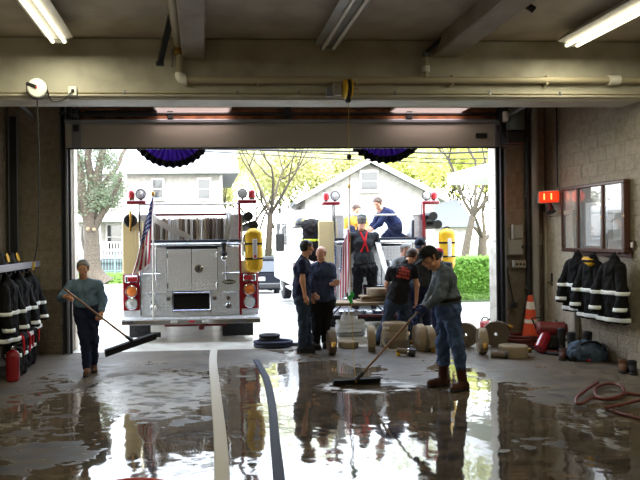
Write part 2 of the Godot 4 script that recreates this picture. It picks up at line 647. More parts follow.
	mat("car_navy", "0f131b", 0.45, 0.0, {"metallic_specular": 0.2})
	mat("car_silver", "2a303c", 0.45, 0.0, {"metallic_specular": 0.2})

func diamond_normal() -> ImageTexture:
	var S := 64
	var im := Image.create(S, S, false, Image.FORMAT_RGBA8)
	for y in S:
		for x in S:
			var h := 0.0
			for c in [[16, 16, 1], [48, 48, 1], [48, 16, -1], [16, 48, -1]]:
				var d := Vector2(x - c[0], y - c[1]).rotated(PI / 4 * c[2])
				var e := Vector2(d.x / 15.0, d.y / 5.0).length()
				h = maxf(h, clampf(1.25 - e, 0.0, 1.0))
			var g := clampf(h, 0.0, 1.0)
			im.set_pixel(x, y, Color(g, g, g, 1))
	im.bump_map_to_normal_map(6.0)
	return ImageTexture.create_from_image(im)

func floor_textures() -> Array:   # colour and roughness of wet concrete
	var S := 1024
	var al := PackedByteArray()
	var ro := PackedByteArray()
	al.resize(S * S * 3)
	ro.resize(S * S)
	var a := FastNoiseLite.new(); a.seed = 3; a.frequency = 0.55; a.fractal_octaves = 5
	var b := FastNoiseLite.new(); b.seed = 8; b.frequency = 5.0; b.fractal_octaves = 4
	var c := FastNoiseLite.new(); c.seed = 15; c.frequency = 1.6; c.fractal_octaves = 3
	for j in S:
		var z := -10.345 + 9.0 * j / S
		for i in S:
			var x := -3.0 + 8.64 * i / S
			var n1 := a.get_noise_2d(x, z * 0.8)
			var n2 := b.get_noise_2d(x * 0.7, z * 1.1)
			var n3 := c.get_noise_2d(x * 0.45 + z * 0.15, z)
			# standing water: the middle of the bay towards the camera; damp by the left and right walls
			var w := 0.35 - absf(x - 1.35) * 0.22 + (z + 8.3) * 0.16
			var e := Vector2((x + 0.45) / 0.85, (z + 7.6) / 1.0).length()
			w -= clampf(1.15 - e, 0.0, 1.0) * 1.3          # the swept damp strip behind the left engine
			if z < -8.7: w -= (-8.7 - z) * 0.17
			if x > 3.2: w -= (x - 3.2) * 0.04
			w += n1 * 0.75 + n2 * 0.4 + n3 * 0.3
			var wet := smoothstep(-0.05, 0.07, w)
			var dry := smoothstep(0.2, 0.9, -w - 0.25)
			var tone := 1.0 + n2 * 0.9 + n1 * 0.5 + n3 * 0.5
			var col := Color(0.07, 0.053, 0.037).lerp(Color(0.085, 0.066, 0.046), 1.0 - wet).lerp(Color(0.14, 0.12, 0.095), dry) * tone
			# soap suds pushed ahead of the broom
			var q := Vector2((x - 1.95) / 0.62, (z + 7.55) / 0.36)
			var ql := q.length() + n2 * 0.35
			var suds := clampf(1.0 - absf(ql - 0.82) * 3.0, 0.0, 1.0) * smoothstep(-0.25, 0.2, n2)
			col = col.lerp(Color(0.6, 0.6, 0.6), suds * 0.85)
			# pale reflected glare painted into the colour of the swept strip
			var glare := (1.0 - wet) * clampf((1.2 - e) * 2.5, 0.0, 1.0) * smoothstep(-0.35, 0.1, n2 + n3 * 0.5)
			col = col.lerp(Color(0.34, 0.33, 0.32), glare * 0.7)
			var k := (j * S + i) * 3
			al[k] = int(clampf(pow(clampf(col.r, 0, 1), 1 / 2.2), 0, 1) * 255)
			al[k + 1] = int(clampf(pow(clampf(col.g, 0, 1), 1 / 2.2), 0, 1) * 255)
			al[k + 2] = int(clampf(pow(clampf(col.b, 0, 1), 1 / 2.2), 0, 1) * 255)
			var r := lerpf((0.3 if e < 1.15 else 0.62) + n2 * 0.34, 0.05, wet)
			r = lerpf(lerpf(r, 0.75, dry), 0.6, suds * 0.8)
			ro[j * S + i] = int(clampf(r, 0.03, 1.0) * 255)
	return [ImageTexture.create_from_image(Image.create_from_data(S, S, false, Image.FORMAT_RGB8, al)), ImageTexture.create_from_image(Image.create_from_data(S, S, false, Image.FORMAT_L8, ro))]

# one painted block; a few lengths are shared as meshes
var block_mesh := {}
func block(parent: Node, at: Vector3, size: Vector3, m: Material) -> void:
	var key := "%.3f %.3f %.3f" % [size.x, size.y, size.z]
	if not block_mesh.has(key): block_mesh[key] = mb().box(Vector3.ZERO, size, 0.004).mesh()
	put("block", block_mesh[key], m, parent, at)
# courses of 0.4 x 0.2 blocks on a vertical face; along = 0 for x, 2 for z; face = coordinate of the mortar face; out = sign of the room side
func courses(parent: Node, along: int, a: float, b: float, y0: float, y1: float, face: float, out: float, dark_below := 0.0, step := 0.4) -> void:
	var rows := int(round((y1 - y0) / 0.203))
	for r in rows:
		var y := y0 + (r + 0.5) * (y1 - y0) / rows
		var x := a - (step * 0.5 if r % 2 else 0.0)
		while x < b - 0.01:
			var l := maxf(x, a)
			var h := minf(x + step, b)
			x += step
			if h - l < 0.03: continue
			var at := Vector3.ZERO
			var s := Vector3.ZERO
			at[along] = (l + h) * 0.5; at[2 - along] = face - out * 0.02; at.y = y
			s[along] = h - l - 0.005; s[2 - along] = 0.05; s.y = (y1 - y0) / rows - 0.005
			var m: Material = M[["block_a", "block_b", "block_c"][rng.randi() % 3]]
			if y < dark_below: m = M[["block_d", "block_e"][rng.randi() % 2]]
			block(parent, at, s, m)

func make_building() -> void:
	# floor of the bay
	var tex := floor_textures()
	var fm := mat("wet_concrete", "ffffff", 1.0)
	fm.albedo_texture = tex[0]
	fm.roughness_texture = tex[1]
	fm.roughness_texture_channel = BaseMaterial3D.TEXTURE_CHANNEL_RED
	fm.metallic_specular = 0.46
	fm.normal_enabled = true
	fm.normal_texture = noise_tex(0.018, 1024, true, 7.0, 77, [], FastNoiseLite.TYPE_SIMPLEX_SMOOTH, 3)
	fm.normal_scale = 0.035
	var f := mb()
	var z0 := -10.345
	var z1 := -1.345
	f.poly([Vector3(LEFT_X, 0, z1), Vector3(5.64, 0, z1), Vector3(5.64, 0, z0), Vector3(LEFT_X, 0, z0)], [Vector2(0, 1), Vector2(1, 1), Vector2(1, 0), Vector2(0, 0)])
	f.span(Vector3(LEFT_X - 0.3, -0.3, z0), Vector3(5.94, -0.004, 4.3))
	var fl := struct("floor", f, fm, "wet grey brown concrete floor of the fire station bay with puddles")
	var back := mb()
	back.span(Vector3(LEFT_X, -0.003, -1.345), Vector3(5.64, -0.0005, 4.0))
	struct("floor_slab", back, M["block_e"], "dry concrete floor behind the camera", fl)
	# side walls
	var w := mb().span(Vector3(RIGHT_X + 0.02, 0, WALL_Z - 0.3), Vector3(RIGHT_X + 0.3, CEIL_Y, 4.3))
	var wr := struct("wall_right", w, M["mortar"], "painted block wall on the right with hanging coats and notice board")
	courses(wr, 2, WALL_Z, -7.0, 0.0, CEIL_Y, RIGHT_X + 0.02, -1.0)
	var rest := mb().span(Vector3(RIGHT_X + 0.001, 0, -7.0), Vector3(RIGHT_X + 0.05, CEIL_Y, 4.0))
	struct("wall_face", rest, M["block_a"], "", wr)
	w = mb().span(Vector3(LEFT_X - 0.3, 0, WALL_Z - 0.3), Vector3(LEFT_X - 0.02, CEIL_Y, 4.3))
	var wl := struct("wall_left", w, M["mortar"], "painted block wall on the left behind the coat rack")
	courses(wl, 2, WALL_Z, -8.4, 0.0, CEIL_Y, LEFT_X - 0.02, 1.0, 1.0)
	rest = mb().span(Vector3(LEFT_X - 0.05, 0, -8.4), Vector3(LEFT_X - 0.001, CEIL_Y, 4.0))
	struct("wall_face", rest, M["block_a"], "", wl)
	w = mb().span(Vector3(LEFT_X, 0, 4.0), Vector3(RIGHT_X, CEIL_Y, 4.3))
	struct("wall_back", w, M["block_a"], "painted wall behind the camera")
	# front wall with the bay opening
	w = mb()
	w.span(Vector3(LEFT_X, 0, WALL_Z - 0.3), Vector3(-2.06, CEIL_Y, WALL_Z - 0.02))
	w.span(Vector3(4.95, 0, WALL_Z - 0.3), Vector3(RIGHT_X, CEIL_Y, WALL_Z - 0.02))
	w.span(Vector3(-2.06, 3.3, WALL_Z - 0.3), Vector3(4.95, CEIL_Y, WALL_Z - 0.02))
	var wf := struct("wall_front", w, M["mortar"], "painted block wall around the open bay doorway")
	courses(wf, 0, LEFT_X, -2.07, 0.0, CEIL_Y, WALL_Z - 0.02, 1.0, 0.95)
	courses(wf, 0, 4.96, RIGHT_X, 0.0, CEIL_Y, WALL_Z - 0.02, 1.0, 1.55)
	# outer white block pier beside the doorway, seen edge on
	for r in 6:
		block(wf, Vector3(4.985, 0.28 + r * 0.555, WALL_Z - 0.44), Vector3(0.08, 0.545, 0.285), M["white_block"])
		block(wf, Vector3(-2.09, 0.28 + r * 0.555, WALL_Z - 0.44), Vector3(0.08, 0.545, 0.285), M["white_block"])
	w = mb().span(Vector3(LEFT_X - 3, -0.05, WALL_Z - 0.58), Vector3(-2.1, 5.2, WALL_Z - 0.3))
	w.span(Vector3(5.0, -0.05, WALL_Z - 0.58), Vector3(RIGHT_X + 3, 5.2, WALL_Z - 0.3))
	w.span(Vector3(-2.1, 3.34, WALL_Z - 0.58), Vector3(5.0, 5.2, WALL_Z - 0.3))
	struct("wall_outside", w, M["white_block"], "white outer face of the station wall")
	# ceiling, front beam and ribs
	w = mb().span(Vector3(LEFT_X - 0.3, CEIL_Y, WALL_Z - 0.6), Vector3(RIGHT_X + 0.3, CEIL_Y + 0.3, 4.3))
	struct("ceiling", w, M["ceiling_paint"], "dim painted concrete ceiling of the bay")
	w = mb().box(Vector3((LEFT_X + RIGHT_X) * 0.5, (BEAM_Y + CEIL_Y) * 0.5, BEAM_Z - 0.225), Vector3(RIGHT_X - LEFT_X - 0.02, CEIL_Y - BEAM_Y - 0.002, 0.45), 0.02)
	var bm := struct("trim_1", w, M["beam_paint"], "deep cream painted concrete beam across the ceiling")
	struct("ledge", mb().box(Vector3(1.32, BEAM_Y + 0.045, BEAM_Z + 0.012), Vector3(8.6, 0.03, 0.045), 0.008), M["beam_paint"], "", bm)
	w = mb().box(Vector3(-0.075, 4.065, -5.45), Vector3(0.27, 0.268, 4.88), 0.015)
	struct("trim_2", w, M["rib_paint"], "narrow ceiling rib beside the bent cream pipe")
	w = mb().box(Vector3(3.04, 4.09, -5.45), Vector3(0.32, 0.218, 4.88), 0.015)
	struct("trim_3", w, M["rib_paint"], "wide ceiling rib with black hoses near the right lamp")
	# timber header over the door
	for r in 4:
		struct("trim_%d" % (4 + r), mb().box(Vector3(1.4, 3.66 + r * 0.115, WALL_Z + 0.04), Vector3(6.9, 0.098, 0.05), 0.006), M["header_wood"], ["brown header board just above the raised bay door", "second brown header board above the raised bay door", "third brown header board above the raised bay door", "topmost brown header board behind the ceiling beam"][r])
	# baseboard bands
	struct("baseboard_left", mb().span(Vector3(LEFT_X, 0, WALL_Z + 0.0), Vector3(-2.2, 0.12, WALL_Z + 0.035), 0.005), M["block_e"], "dark skirting along the front wall left of the doorway")

func arc_pts(c: Vector3, a: Vector3, b: Vector3, r: float, t0: float, t1: float, n: int) -> Array:
	var o := []
	for i in n + 1:
		var t := lerpf(t0, t1, float(i) / n)
		o.append(c + a * cos(t) * r + b * sin(t) * r)
	return o
func curve(pts: Array, steps := 6) -> Array:   # Catmull-Rom through the points
	var o := []
	for i in pts.size() - 1:
		var p0: Vector3 = pts[maxi(i - 1, 0)]
		var p3: Vector3 = pts[mini(i + 2, pts.size() - 1)]
		for k in steps: o.append((pts[i] as Vector3).cubic_interpolate(pts[i + 1], p0, p3, float(k) / steps))
	o.append(pts[-1])
	return o

func strip_lamp(x: float, z_end: float, length: float, y: float, lit: bool, label: String) -> void:
	var t := thing("fluorescent_lamp", label, "ceiling lamp", Vector3(x, y, z_end + length * 0.5), 0.0)
	var b := mb()
	b.prism([Vector2(-0.16, 0.0), Vector2(-0.07, -0.03), Vector2(0.07, -0.03), Vector2(0.16, 0.0), Vector2(0.09, 0.075), Vector2(-0.09, 0.075)], length, 0.004)
	part("housing", b, M["white_enamel"] if lit else M["grey_enamel"], t)
	part("hanger", mb().tube([Vector3(0, 0.07, -length * 0.4), Vector3(0, CEIL_Y - y, -length * 0.4)], 0.008, 6), M["galvanised"], t)
	part("hanger", mb().tube([Vector3(0, 0.07, length * 0.4), Vector3(0, CEIL_Y - y, length * 0.4)], 0.008, 6), M["galvanised"], t)
	for s in [-1.0, 1.0]:
		var e := mb().box(Vector3(0, -0.045, s * (length * 0.5 - 0.02)), Vector3(0.2, 0.06, 0.03), 0.008)
		part("end_cap", e, M["grey_enamel"], t)
		var tb := mb().tube([Vector3(s * 0.065, -0.062, -length * 0.5 + 0.035), Vector3(s * 0.065, -0.062, length * 0.5 - 0.035)], 0.02, 10)
		part("tube", tb, M["tube_glow"] if lit else M["white_enamel"], t)
	if not lit: return
	for k in 2:
		var l := AreaLight3D.new()
		l.name = "lamp_light"
		l.area_size = Vector2(0.2, length * 0.48)
		l.light_energy = 2.6
		l.light_color = hexc("fbf5d0")
		l.area_range = 40.0
		l.area_attenuation = 2.0
		l.shadow_enabled = true
		l.rotation_degrees = Vector3(-90, 0, 0)
		l.position = Vector3(0, -0.09, (k - 0.5) * length * 0.5)
		t.add_child(l, true)

func make_ceiling_fittings() -> void:
	strip_lamp(-1.59, -7.5, 2.44, 4.07, true, "lit twin tube ceiling lamp above the round cord reel")
	strip_lamp(4.42, -7.5, 2.44, 4.07, true, "lit twin tube ceiling lamp by the right block wall")
	strip_lamp(1.54, -7.75, 2.44, 4.09, false, "unlit grey twin tube ceiling lamp between the two ceiling ribs")
	for k in 2: strip_lamp([-1.59, 4.42][k], -2.6, 2.44, 4.07, true, ["added twin tube fill lamp, unseen behind the camera on the left", "added twin tube fill lamp, unseen behind the camera on the right"][k])  # added lamps out of view, filling the bay with light from the front
	# two white troffers between beam and door
	for k in 2:
		var x := [-0.12, 3.62][k] as float
		var t := thing("troffer_lamp", ["white box lamp above the raised door, over the left fire engine", "white box lamp above the raised door, over the right fire engine"][k], "ceiling lamp", Vector3(x, 3.8, -10.1))
		part("housing", mb().prism([Vector2(-0.6, -0.03), Vector2(0.6, -0.03), Vector2(0.55, 0.07), Vector2(-0.55, 0.07)], 0.32, 0.006), M["white_enamel"], t)
		part("diffuser", mb().box(Vector3(0, -0.036, 0), Vector3(1.14, 0.014, 0.28), 0.004), M["troffer_glow"], t)
		var l := AreaLight3D.new()
		l.name = "lamp_light"
		l.area_size = Vector2(1.1, 0.26)
		l.light_energy = 0.7
		l.light_color = hexc("ffe6dc")
		l.area_range = 40.0
		l.area_attenuation = 2.0
		l.shadow_enabled = true
		l.rotation_degrees = Vector3(-90, 0, 0)
		l.position = Vector3(0, -0.055, 0)
		t.add_child(l, true)
		for s in [-0.45, 0.45]: part("hanger", mb().tube([Vector3(s, 0.06, 0), Vector3(s, CEIL_Y - 3.8, 0)], 0.007, 6), M["galvanised"], t)
	# large cream pipe along the beam, with the bent riser
	var z := -7.83
	var a := P(180, 80, z)
	var t := thing("sprinkler_pipe", "cream pipe running along the beam and bending up beside the narrow rib", "pipe", Vector3(0, 0, 0))
	var elbow := arc_pts(Vector3(a.x + 0.06, a.y + 0.06, z), Vector3.LEFT, Vector3.DOWN, 0.06, 0.0, PI / 2, 5)
	var run := [Vector3(a.x, a.y + 0.42, z)] + elbow + [Vector3(RIGHT_X - 0.01, a.y + 0.02, z)]
	part("pipe_run", mb().tube(run, 0.042, 14), M["pipe_cream"], t)
	part("elbow_fitting", mb().tube(arc_pts(Vector3(a.x + 0.06, a.y + 0.06, z), Vector3.LEFT, Vector3.DOWN, 0.06, -0.3, PI / 2 + 0.3, 6), 0.062, 14), M["white_enamel"], t)
	part("valve", mb().lathe([Vector2(0.0, 0.0), Vector2(0.06, 0.0), Vector2(0.075, 0.04), Vector2(0.06, 0.1), Vector2(0.075, 0.14), Vector2(0.0, 0.14)], 14), M["brass"], t, Vector3(a.x, a.y + 0.3, z))
	part("hand_lever", mb().box(Vector3(a.x - 0.09, a.y + 0.26, z + 0.01), Vector3(0.02, 0.22, 0.02), 0.004), M["galvanised"], t)
	part("riser", mb().tube([Vector3(a.x, a.y + 0.42, z), Vector3(a.x - 0.02, 4.1, z + 0.15), Vector3(a.x - 0.02, 4.1, -4.0)], 0.055, 12), M["pipe_cream"], t)
	for x in [0.7, 1.9, 3.1, 4.3]: part("pipe_clamp", mb().box(Vector3(x, a.y + 0.01, z - 0.02), Vector3(0.03, 0.125, 0.1), 0.006), M["pipe_cream"], t)
	part("coupling", mb().tube([Vector3(5.1, a.y + 0.018, z), Vector3(5.24, a.y + 0.02, z)], 0.06, 14), M["white_enamel"], t)
	# electrical conduit lower on the beam
	var y := 3.53
	t = thing("conduit", "thin metal conduit along the bottom of the ceiling beam", "conduit", Vector3(0, y, -7.88))
	part("conduit_run", mb().tube([Vector3(LEFT_X + 0.01, 0, 0), Vector3(RIGHT_X - 0.01, 0, 0)], 0.012, 8), M["pipe_cream"], t)
	for x in [-0.9, 0.45, 1.2, 2.4, 3.6, 4.5]: part("conduit_clip", mb().box(Vector3(x, 0, 0), Vector3(0.03, 0.05, 0.03), 0.005), M["galvanised"], t)
	# round cord reel, socket box and hanging cord
	var c := P(37, 88.5, -7.72)
	t = thing("cord_reel", "round white cord reel with black arm on the left end of the beam", "cord reel", c)
	var B := Basis(Vector3.UP, 0.25) * Basis(Vector3.RIGHT, PI / 2)
	part("drum", mb(Vector3.ZERO, B).lathe([Vector2(0.0, -0.06), Vector2(0.095, -0.06), Vector2(0.113, -0.04), Vector2(0.113, 0.03), Vector2(0.1, 0.045), Vector2(0.0, 0.05)], 28), M["white_enamel"], t)
	part("rim", mb(Vector3.ZERO, B).lathe([Vector2(0.108, -0.045), Vector2(0.123, -0.04), Vector2(0.123, -0.01), Vector2(0.108, -0.005)], 28), M["black_plastic"], t)
	part("arm", mb(Vector3(-0.05, 0.025, 0.06), Basis(Vector3.BACK, -0.35)).box(Vector3.ZERO, Vector3(0.125, 0.042, 0.03), 0.008), M["black_plastic"], t)
	part("hub_light", mb().ball(Vector3(0.005, 0.0, 0.065), Vector3(0.015, 0.015, 0.01), 8, 5), M["red_plastic"], t)
	part("bracket", mb().box(Vector3(0, 0, -0.1), Vector3(0.06, 0.12, 0.08), 0.006), M["galvanised"], t)
	var o := P(72.5, 91, -7.83)
	t = thing("socket_box", "small white socket box on the beam right of the round cord reel", "socket", o)
	part("box_body", mb().box(Vector3(0, 0, -0.015), Vector3(0.1, 0.11, 0.05), 0.008), M["white_enamel"], t)
	part("plug", mb().box(Vector3(0.005, 0.0, 0.02), Vector3(0.035, 0.035, 0.03), 0.008), M["black_plastic"], t)
	var sag := curve([c + Vector3(0.12, -0.03, 0.02), P(52, 101, -7.8), P(63, 100, -7.8), o + Vector3(0.005, -0.01, 0.035)])
	single("power_cord", mb().tube(sag, 0.007, 6), M["black_rubber"], "short black cord sagging between the cord reel and the socket box", "cord")
	var drop := curve([c + Vector3(0.0, -0.13, 0.0), P(39.5, 170, -7.72), P(38, 235, -7.72), P(34, 262, -7.72)])
	t = thing("drop_cord", "black cord hanging straight down from the round cord reel", "cord", c)
	for i in drop.size(): drop[i] -= c
	part("cord_line", mb().tube(drop, 0.007, 6), M["black_rubber"], t)
	part("cord_end", mb().tube([drop[-1], drop[-1] + Vector3(-0.01, -0.09, 0)], 0.016, 8), M["yellow_cord"], t)
	# yellow and black air hose reel with its hanging line
	c = P(348, 89, -7.72)
	t = thing("hose_reel", "yellow and black hose reel seen edge on at the middle of the beam", "hose reel", c)
	B = Basis(Vector3.BACK, PI / 2)
	part("side_plate", mb(Vector3(-0.032, 0, 0), B).lathe([Vector2(0, -0.014), Vector2(0.11, -0.012), Vector2(0.122, 0), Vector2(0.11, 0.012), Vector2(0, 0.014)], 26), M["yellow_plastic"], t)
	part("side_plate", mb(Vector3(0.032, 0, 0), B).lathe([Vector2(0, -0.014), Vector2(0.11, -0.012), Vector2(0.122, 0), Vector2(0.11, 0.012), Vector2(0, 0.014)], 26), M["yellow_plastic"], t)
	part("wound_hose", mb(Vector3.ZERO, B).lathe([Vector2(0.0, -0.024), Vector2(0.112, -0.022), Vector2(0.116, 0), Vector2(0.112, 0.022), Vector2(0.0, 0.024)], 26), M["black_rubber"], t)
	part("guide", mb().box(Vector3(-0.005, -0.14, 0.02), Vector3(0.06, 0.06, 0.06), 0.012), M["black_plastic"], t)
	part("bracket", mb().box(Vector3(-0.12, 0.01, -0.05), Vector3(0.11, 0.15, 0.07), 0.008), M["grey_enamel"], t)
	part("hook_plate", mb().box(Vector3(-0.2, -0.02, -0.09), Vector3(0.1, 0.11, 0.04), 0.006), M["galvanised"], t)
	part("handle", mb().tube([Vector3(0.05, 0.0, 0.0), Vector3(0.13, 0.005, 0.0)], 0.008, 6), M["brass"], t)
	t = thing("hanging_line", "thin yellow line hanging from the hose reel down to the floor", "cord", c)
	var tip := Vector3(0.03, 0.03 - c.y, 0.1)
	var l := [Vector3(0, -0.16, 0.02), Vector3(0.0, -2.0, 0.03), Vector3(0.01, -3.0, 0.05), tip]
	part("line", mb().tube(curve(l, 4), 0.004, 6), M["yellow_cord"], t)
	part("stop_ball", mb().ball(Vector3(0.0, P(348, 157, -7.71).y - c.y, 0.02), Vector3(0.03, 0.035, 0.03), 10, 6), M["black_rubber"], t)
	var gy := P(347, 297, -7.7).y - c.y
	part("tape_flag", mb().sweep([Vector2(-0.02, -0.004), Vector2(0.02, -0.004), Vector2(0.02, 0.004), Vector2(-0.02, 0.004)], curve([Vector3(0, gy + 0.06, 0.05), Vector3(0.015, gy + 0.02, 0.06), Vector3(-0.02, gy, 0.055), Vector3(0.0, gy - 0.07, 0.06)]), Vector3.BACK), M["green_tape"], t)
	# dark hanging bar left of the narrow rib, black hoses by the wide rib
	t = thing("track_bar", "dark square bar hanging below the ceiling left of the narrow rib", "bar", P(160, 63, -7.6))
	var e := P(175, 0, -6.9) - P(160, 63, -7.6)
	part("bar", mb().sweep([Vector2(-0.03, -0.03), Vector2(0.03, -0.03), Vector2(0.03, 0.03), Vector2(-0.03, 0.03)], [Vector3.ZERO, e, e * 1.8]), M["black_iron"], t)
	part("end_cap", mb().box(Vector3(0, -0.01, 0.01), Vector3(0.09, 0.05, 0.05), 0.006), M["dark_steel"], t)
	part("hanger", mb().tube([e * 0.6, e * 0.6 + Vector3(0, CEIL_Y - 3.87 - e.y * 0.6, 0)], 0.01, 6), M["galvanised"], t)
	var h0 := P(426, 76, -7.83)
	t = thing("outlet_riser", "small pipe riser on the beam with a black hose at the wide rib", "pipe", h0)
	part("riser", mb().tube([Vector3(0, -0.04, 0), Vector3(0, 0.28, 0)], 0.03, 10), M["pipe_cream"], t)
	part("union", mb().tube([Vector3(0, 0.05, 0), Vector3(0, 0.12, 0)], 0.05, 10), M["white_enamel"], t)
	part("union", mb().tube([Vector3(0, 0.23, 0), Vector3(0, 0.3, 0)], 0.048, 10), M["galvanised"], t)
	part("hose", mb().tube(curve([Vector3(0.0, 0.29, 0), P(432, 48, -7.72) - h0, P(443, 37, -7.6) - h0, P(453, 31, -7.4) - h0]), 0.026, 8), M["black_rubber"], t)
	single("rubber_hose", mb().tube(curve([P(492, 8, -6.75), P(503, 3, -6.55), P(516, 1.5, -6.4), P(526, 5, -6.4), P(534, 10, -6.4)]), 0.034, 8), M["black_rubber"], "short black rubber hose dangling off the lit side of the wide rib", "hose")

func make_door() -> void:
	# bottom section of the raised overhead door, tracks, shaft and opener
	var t := thing("overhead_door", "raised pale sectional overhead door hanging above the bay doorway", "garage door", Vector3(1.43, 0, WALL_Z + 0.1))
	part("door_section", mb().box(Vector3(0, 3.41, 0), Vector3(7.06, 0.43, 0.05), 0.01), M["overhead_panel"], t)
	part("bottom_seal", mb().box(Vector3(0, 3.19, 0), Vector3(7.04, 0.025, 0.04), 0.006), M["black_rubber"], t)
	part("stiffener", mb().box(Vector3(0, 3.61, 0.035), Vector3(7.06, 0.06, 0.06), 0.01), M["galvanised"], t)
	part("pull_handle", mb().box(Vector3(P(478, 136, WALL_Z).x - 1.43, P(478, 136, WALL_Z + 0.1).y, 0.03), Vector3(0.19, 0.08, 0.03), 0.01), M["black_plastic"], t)
	for s in [-3.35, 3.38]:
		part("end_stile", mb().box(Vector3(s, 3.41, 0.028), Vector3(0.14, 0.42, 0.012), 0.003), M["galvanised"], t)
		part("hinge", mb().box(Vector3(s, 3.5, 0.05), Vector3(0.09, 0.1, 0.04), 0.008), M["dark_steel"], t)
	for s in [-1.0, 1.0]:
		var x := -2.12 if s < 0 else 4.87
		var tr := thing("door_track", ["steel door track standing at the left side of the bay doorway", "steel door track standing at the right side of the bay doorway"][0 if s < 0 else 1], "door track", Vector3(x, 0, WALL_Z + 0.09), 0.0, "")
		part("rail", mb().span(Vector3(-0.045, 0.0, -0.03), Vector3(-0.025, 4.1, 0.05), 0.004), M["dark_steel"], tr)
		part("rail", mb().span(Vector3(0.02, 0.0, -0.03), Vector3(0.055, 4.1, 0.03), 0.004), M["galvanised"], tr)
		part("back_angle", mb().span(Vector3(-0.05, 0.0, -0.07), Vector3(0.06, 4.1, -0.04), 0.004), M["dark_steel"], tr)
		part("weather_strip", mb().span(Vector3(-s * 0.07 - 0.02, 0.0, -0.06), Vector3(-s * 0.07 + 0.02, 3.2, -0.02), 0.006), M["black_rubber"], tr)
		for y in [0.5, 1.3, 2.1, 2.9, 3.5]: part("track_bracket", mb().box(Vector3(0.06 * s, y, -0.02), Vector3(0.05, 0.09, 0.06), 0.006), M["galvanised"], tr)
	var sh := thing("torsion_shaft", "dark steel shaft with brackets above the raised door", "shaft", Vector3(1.43, 3.72, WALL_Z + 0.2))
	part("shaft", mb().tube([Vector3(-3.6, 0, 0), Vector3(3.7, 0, 0)], 0.018, 10), M["dark_steel"], sh)
	part("spring", mb().tube([Vector3(-3.2, 0.0, 0), Vector3(-2.1, 0.0, 0)], 0.05, 12), M["black_iron"], sh)
	for x in [-3.45, -1.9, -0.05, 1.9, 3.5]:
		part("bearing_plate", mb().box(Vector3(x, 0.02, -0.06), Vector3(0.09, 0.2, 0.1), 0.01), M["black_iron"], sh)
	for x in [-3.35, 3.4]: part("cable_drum", mb(Vector3(x, 0, 0), Basis(Vector3.BACK, PI / 2)).lathe([Vector2(0, -0.06), Vector2(0.1, -0.06), Vector2(0.1, -0.04), Vector2(0.075, -0.03), Vector2(0.075, 0.03), Vector2(0.1, 0.04), Vector2(0.1, 0.06), Vector2(0, 0.06)], 20), M["dark_steel"], sh)
	# opener at the upper right corner
	var c := P(513, 126, WALL_Z + 0.25)
	t = thing("door_opener", "green and black motor unit of the door at the upper right of the doorway", "door opener", c)
	part("motor", mb().tube([Vector3(0.04, 0.3, 0), Vector3(0.04, 0.28, 0), Vector3(0.04, -0.06, 0), Vector3(0.04, -0.08, 0)], [0.1, 0.14, 0.14, 0.1], 18), M["opener_green"], t)
	part("gear_box", mb().box(Vector3(0.0, -0.19, 0.0), Vector3(0.3, 0.22, 0.22), 0.02), M["black_plastic"], t)
	part("mount_plate", mb().box(Vector3(0.02, 0.05, -0.13), Vector3(0.34, 0.66, 0.03), 0.006), M["dark_steel"], t)
	part("capacitor", mb().tube([Vector3(-0.15, 0.22, 0.05), Vector3(-0.15, 0.2, 0.05), Vector3(-0.15, 0.08, 0.05), Vector3(-0.15, 0.06, 0.05)], [0.035, 0.05, 0.05, 0.035], 12), M["white_enamel"], t)
	part("cable", mb().tube(curve([Vector3(-0.18, 0.3, 0.04), Vector3(-0.24, 0.1, 0.05), Vector3(-0.2, -0.12, 0.05), Vector3(-0.14, -0.2, 0.05)]), 0.016, 6), M["black_rubber"], t)
	part("chain_guide", mb().tube(curve([Vector3(0.12, 0.25, 0.02), Vector3(0.2, 0.1, 0.04), Vector3(0.18, -0.1, 0.04)]), 0.012, 6), M["black_iron"], t)
	single("brace_rod", mb().tube([P(508, 116, -10.08), P(552, 91, -8.35)], 0.022, 8), M["galvanised"], "slanting grey brace rod at the top right corner of the doorway", "rod")
	single("brace_rod", mb().tube([P(12, 98, -8.37), P(33, 116, -10.34)], 0.03, 8), M["galvanised"], "short slanting grey brace under the left end of the beam", "rod")
	# vertical pipes at the left and right corners
	var px := P(14, 200, -10.28)
	t = thing("steel_channel", "dark vertical steel channel in the left front corner", "channel", Vector3(px.x, 0, -10.27))
	part("web", mb().span(Vector3(-0.07, 0.0, -0.03), Vector3(0.07, 3.7, -0.015), 0.003), M["dark_steel"], t)
	for s in [-0.065, 0.065]: part("flange", mb().span(Vector3(s - 0.008, 0.0, -0.02), Vector3(s + 0.008, 3.7, 0.04), 0.003), M["galvanised"], t)
	px = P(535, 200, -10.25)
	t = thing("downpipe", "thick vertical pipe in the right front corner behind the traffic cone", "pipe", Vector3(px.x, 0, -10.25))
	part("pipe_run", mb().tube([Vector3(0, 0.0, 0), Vector3(0, 4.3, 0)], 0.055, 14), M["grey_enamel"], t)
	for y in [0.6, 2.2, 3.6]: part("pipe_strap", mb().box(Vector3(0, y, -0.02), Vector3(0.14, 0.04, 0.1), 0.006), M["galvanised"], t)
	px = P(528, 200, -10.27)
	t = thing("downpipe", "dark slim vertical pipe left of the thick corner pipe", "pipe", Vector3(px.x, 0, -10.28))
	part("pipe_run", mb().tube([Vector3(0, 0.0, 0), Vector3(0, 3.9, 0)], 0.032, 12), M["dark_steel"], t)
	for y in [0.9, 2.4]: part("pipe_strap", mb().box(Vector3(0, y, -0.02), Vector3(0.09, 0.03, 0.06), 0.004), M["galvanised"], t)
